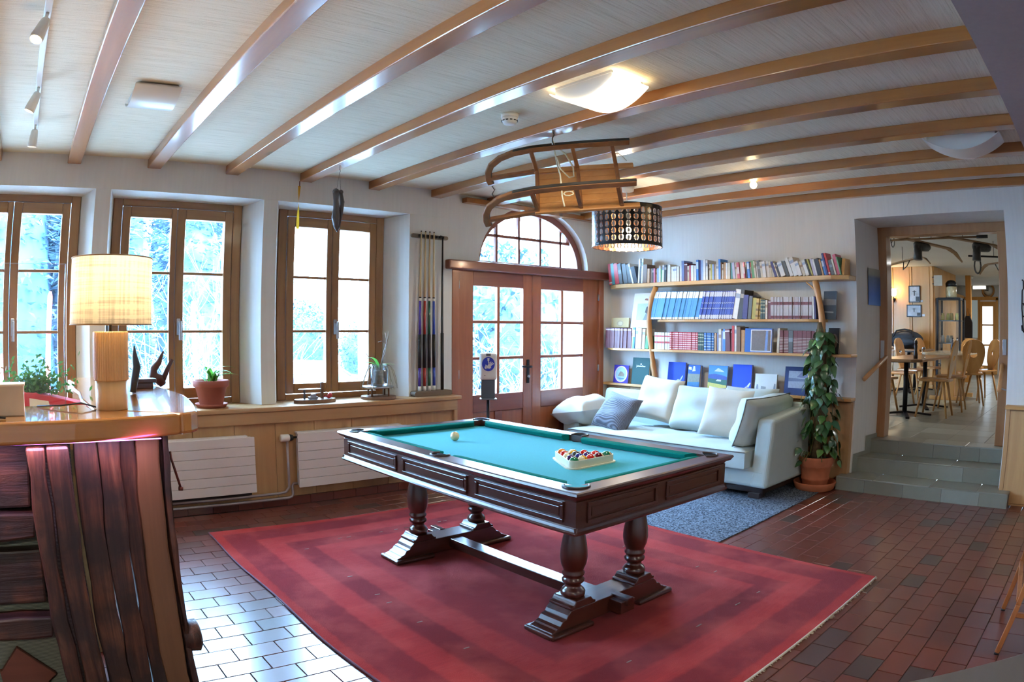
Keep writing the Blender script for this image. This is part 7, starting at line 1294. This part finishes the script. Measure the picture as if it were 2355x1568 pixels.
def bush_mesh(Rr, H_, seed, n=4000):
    rnd = random.Random(seed); mb = MB()
    for k in range(n):
        v = Vector((rnd.gauss(0, 1), rnd.gauss(0, 1), rnd.gauss(0, 1))).normalized() * rnd.uniform(0.75, 1.0); p = Vector((v.x * Rr, v.y * Rr, H_ * 0.5 + v.z * H_ * 0.5)); d = Vector((rnd.uniform(-1, 1), rnd.uniform(-1, 1), rnd.uniform(-1, 1))).normalized() * rnd.uniform(0.06, 0.14); s = d.cross(Vector((rnd.random(), rnd.random(), rnd.random()))).normalized() * 0.05
        mb.add([p - d - s, p - d + s, p + d], [(0, 1, 2)])
    mb.sphere((0, 0, H_ * 0.5), 0.8, 12, 8, sc=(Rr, Rr, H_ * 0.5)); return mb
fm = [mesh_of('crown', fir_mesh(10.5, 2.5, 1), m_need[0]), mesh_of('crown', fir_mesh(9, 2.3, 2), m_need[1]), mesh_of('crown', fir_mesh(12, 2.8, 3), m_need[2])]; bm_ = [mesh_of('crown', bush_mesh(1.8, 3.4, 5), m_need[2]), mesh_of('crown', bush_mesh(2.2, 4.6, 6), m_need[1])]
trm = mesh_of('trunk', MB().tube([(0, 0, 0), (0, 0, 3.0)], [0.2, 0.14], 8), m_bark_)
def tree(az, D, k, label, s=1.0, bush=False):
    t = thing('bushy_tree' if bush else 'fir_tree', label, 'tree', polar(az, D), random.uniform(0, 6), 'trees outside the windows'); t.scale = (s, s, s)
    obj('crown', (bm_ if bush else fm)[k], None, t); obj('trunk', trm, None, t)
tree(-2.5, 15, 0, 'dark fir seen through the left sash of the leftmost window'); tree(1.0, 18, 2, 'tall fir filling the middle of the leftmost window'); tree(4.2, 15.5, 1, 'fir behind the red snow pole, right part of the leftmost window')
tree(7.6, 21, 2, 'tall fir behind the lamp shade, left edge of the middle window', 0.85); tree(10.6, 26, 0, 'distant fir in the left sash of the middle window', 0.8); tree(13.6, 17, 1, 'fir behind the bare shrub in the right sash of the middle window', 0.95); tree(16.8, 19, 2, 'fir at the right edge of the middle window', 0.8)
for az, D, k, s, lab in ((20.3, 34, 0, 1.1, 'distant bush at the left of the third window'), (22.5, 33, 1, 0.9, 'distant bush above the parked blue car'), (28.6, 30, 1, 0.72, 'distant bush at the right of the third window'), (31, 30, 0, 0.9, 'bush hidden between third window and garden door'),
                         (36.2, 17, 1, 1.0, 'leafy bush at the left edge of the garden door'), (38.6, 19, 1, 1.12, 'tall leafy bush in the left door leaf'), (41.4, 17, 0, 1.35, 'round bush behind the door rocks, left of the meeting stiles'), (44.2, 19, 1, 1.1, 'tall leafy bush in the right door leaf'), (47.5, 18, 1, 1.08, 'leafy bush at the right edge of the garden door')): tree(az, D, k, lab, s, True)
m_twig = M('pale_bare_twig', (128, 128, 124), 0.8, var=0.1)
def shrub(az, D, H_, label, seed, n=9):
    rnd = random.Random(seed); mb = MB()
    def br(p, d, L_, r, dep):
        pts = [p]; 
        for i in range(4): d = (d + Vector((rnd.uniform(-.28, .28), rnd.uniform(-.28, .28), rnd.uniform(-0.1, 0.16)))).normalized(); p = p + d * L_ / 4; pts.append(p)
        mb.tube(pts, [r, r * 0.85, r * 0.7, r * 0.55, r * 0.4], 4, cap=False)
        if dep:
            for k in range(3): q = pts[1 + k]; br(q, (d + Vector((rnd.uniform(-.9, .9), rnd.uniform(-.9, .9), rnd.uniform(-.2, .5)))).normalized(), L_ * 0.6, r * 0.55, dep - 1)
    for k in range(n): a = rnd.uniform(0, 6.28); br(Vector((0.15 * math.cos(a), 0.15 * math.sin(a), 0)), Vector((0.4 * math.cos(a), 0.4 * math.sin(a), 1)).normalized(), H_ * rnd.uniform(0.6, 0.9), 0.013, 3)
    t = thing('bare_shrub', label, 'shrub', polar(az, D), group='bare shrubs outside'); obj('branches', mb, m_twig, t, kind=None)
shrub(14.4, 9.5, 3.4, 'leafless pale shrub in the right sash of the middle window', 21); shrub(9.3, 11, 3.2, 'leafless shrub behind the lamp in the middle window', 22, 6); shrub(44.6, 12.5, 2.8, 'leafless shrub in the right leaf of the garden door', 23, 7); shrub(38.8, 14, 2.2, 'leafless shrub in the left leaf of the garden door', 24, 6); shrub(21.3, 17, 2.2, 'leafless shrub left of the blue car in the third window', 25, 7)
m_stone = M('pale_boulder', (168, 166, 160), 0.9, var=0.25, vs=2.5, bump=0.5, bs=8)
rs = random.Random(8)
for k in range(20):
    az = 36.4 + (k % 10) * 1.35 + rs.uniform(-.3, .3); row = k // 10; D = 12.6 + rs.uniform(-.3, .3); p = polar(az, D, GZ + 0.02 + 0.62 * row); mb = MB().sphere((0, 0, 0.34), 0.4, 12, 8, sc=(1.0, 0.8, 0.85)); sd = rs.random() * 50
    mb.v = [tuple(Vector((0, 0, 0.34)) + (Vector(q) - Vector((0, 0, 0.34))) * (1 + 0.28 * mnoise.noise(Vector(q) * 2.6 + Vector((sd, 0, 0))))) for q in mb.v]; z0 = min(q[2] for q in mb.v); mb.v = [(q[0], q[1], q[2] - z0) for q in mb.v]
    obj('boulder', mb, m_stone, None, loc=p, rz=rs.uniform(0, 6), label='pale boulder, %s in the %s row of rocks outside the garden door' % (ordinal(k % 10 + 1), 'lower' if row == 0 else 'upper'), cat='boulder', group='rocks outside the garden door')
def car(az, D, label, c, rz, name='parked_car'):
    t = thing(name, label, 'car', polar(az, D), rz, group='cars outside'); mp = M('car_paint_%d_%d_%d' % c, c, 0.25, 0.2, 0.6, var=0)
    side = [(-2.0, 0.30), (2.0, 0.30), (2.06, 0.62), (1.95, 0.86), (1.15, 0.98), (0.45, 1.44), (-1.25, 1.48), (-1.82, 1.02), (-2.04, 0.86)]
    obj('body', MB().prism(side, -0.82, 0.82, 'y'), mp, t, bevel=0.1, seg=3)
    for s in (-1, 1): obj('side_windows', MB().prism([(-1.5, 1.0), (0.92, 1.0), (0.36, 1.36), (-1.15, 1.38)], s * 0.815 - 0.02, s * 0.815 + 0.02, 'y'), M('car_glass', (120, 140, 156), 0.1, coat=0.5, var=0), t)
    for x in (-1.28, 1.3):
        for s in (-1, 1): w_ = obj('wheel', MB().lathe([(0.0, -0.1), (0.32, -0.1), (0.34, -0.06), (0.34, 0.06), (0.32, 0.1), (0.0, 0.1)], 24, (x, s * 0.78, 0.34), axis='y'), m_black, t); obj('rim', MB().lathe([(0.0, -0.11 * 1), (0.22, -0.11)] if s < 0 else [(0.22, 0.11), (0.0, 0.11)], 16, (x, s * 0.78, 0.34), axis='y'), m_chrome, w_)
    for s in (-1, 1): obj('tail_light', MB().box(-2.08, -1.9, s * 0.7 - 0.1, s * 0.7 + 0.1, 0.82, 1.0), M('tail_red', (200, 20, 30), 0.3), t)
car(24.6, 27, 'blue hatchback parked beyond the third window', (38, 62, 96), R(-24.6)); car(11.7, 15.5, 'white car parked beyond the left sash of the middle window', (222, 226, 228), R(60))
def pole(az0, az1, D, el_top, label, c):
    top = 1.41 + D * math.tan(R(el_top)); a, b = Vector(polar(az0, D, GZ)), Vector(polar(az1, D, top)); t = thing('snow_pole', label, 'pole', tuple(a), group='snow poles outside'); obj('shaft', MB().tube([a, b], 0.028, 8), M('pole_%d_%d_%d' % c, c, 0.5, var=0), t, True); obj('tip', MB().tube([b, b + (b - a).normalized() * 0.05], [0.028, 0.012], 8), M('pole_%d_%d_%d' % c, c, 0.5, var=0), t, True)
pole(0.3, 1.1, 7.5, 2.6, 'red snow pole in the right sash of the leftmost window', (190, 8, 10)); pole(-3.3, -3.2, 9, -2.2, 'short red snow pole at the left frame edge in the leftmost window', (190, 8, 10)); pole(14.6, 13.6, 8.5, 1.9, 'pale pink snow pole in the right sash of the middle window', (206, 96, 80))
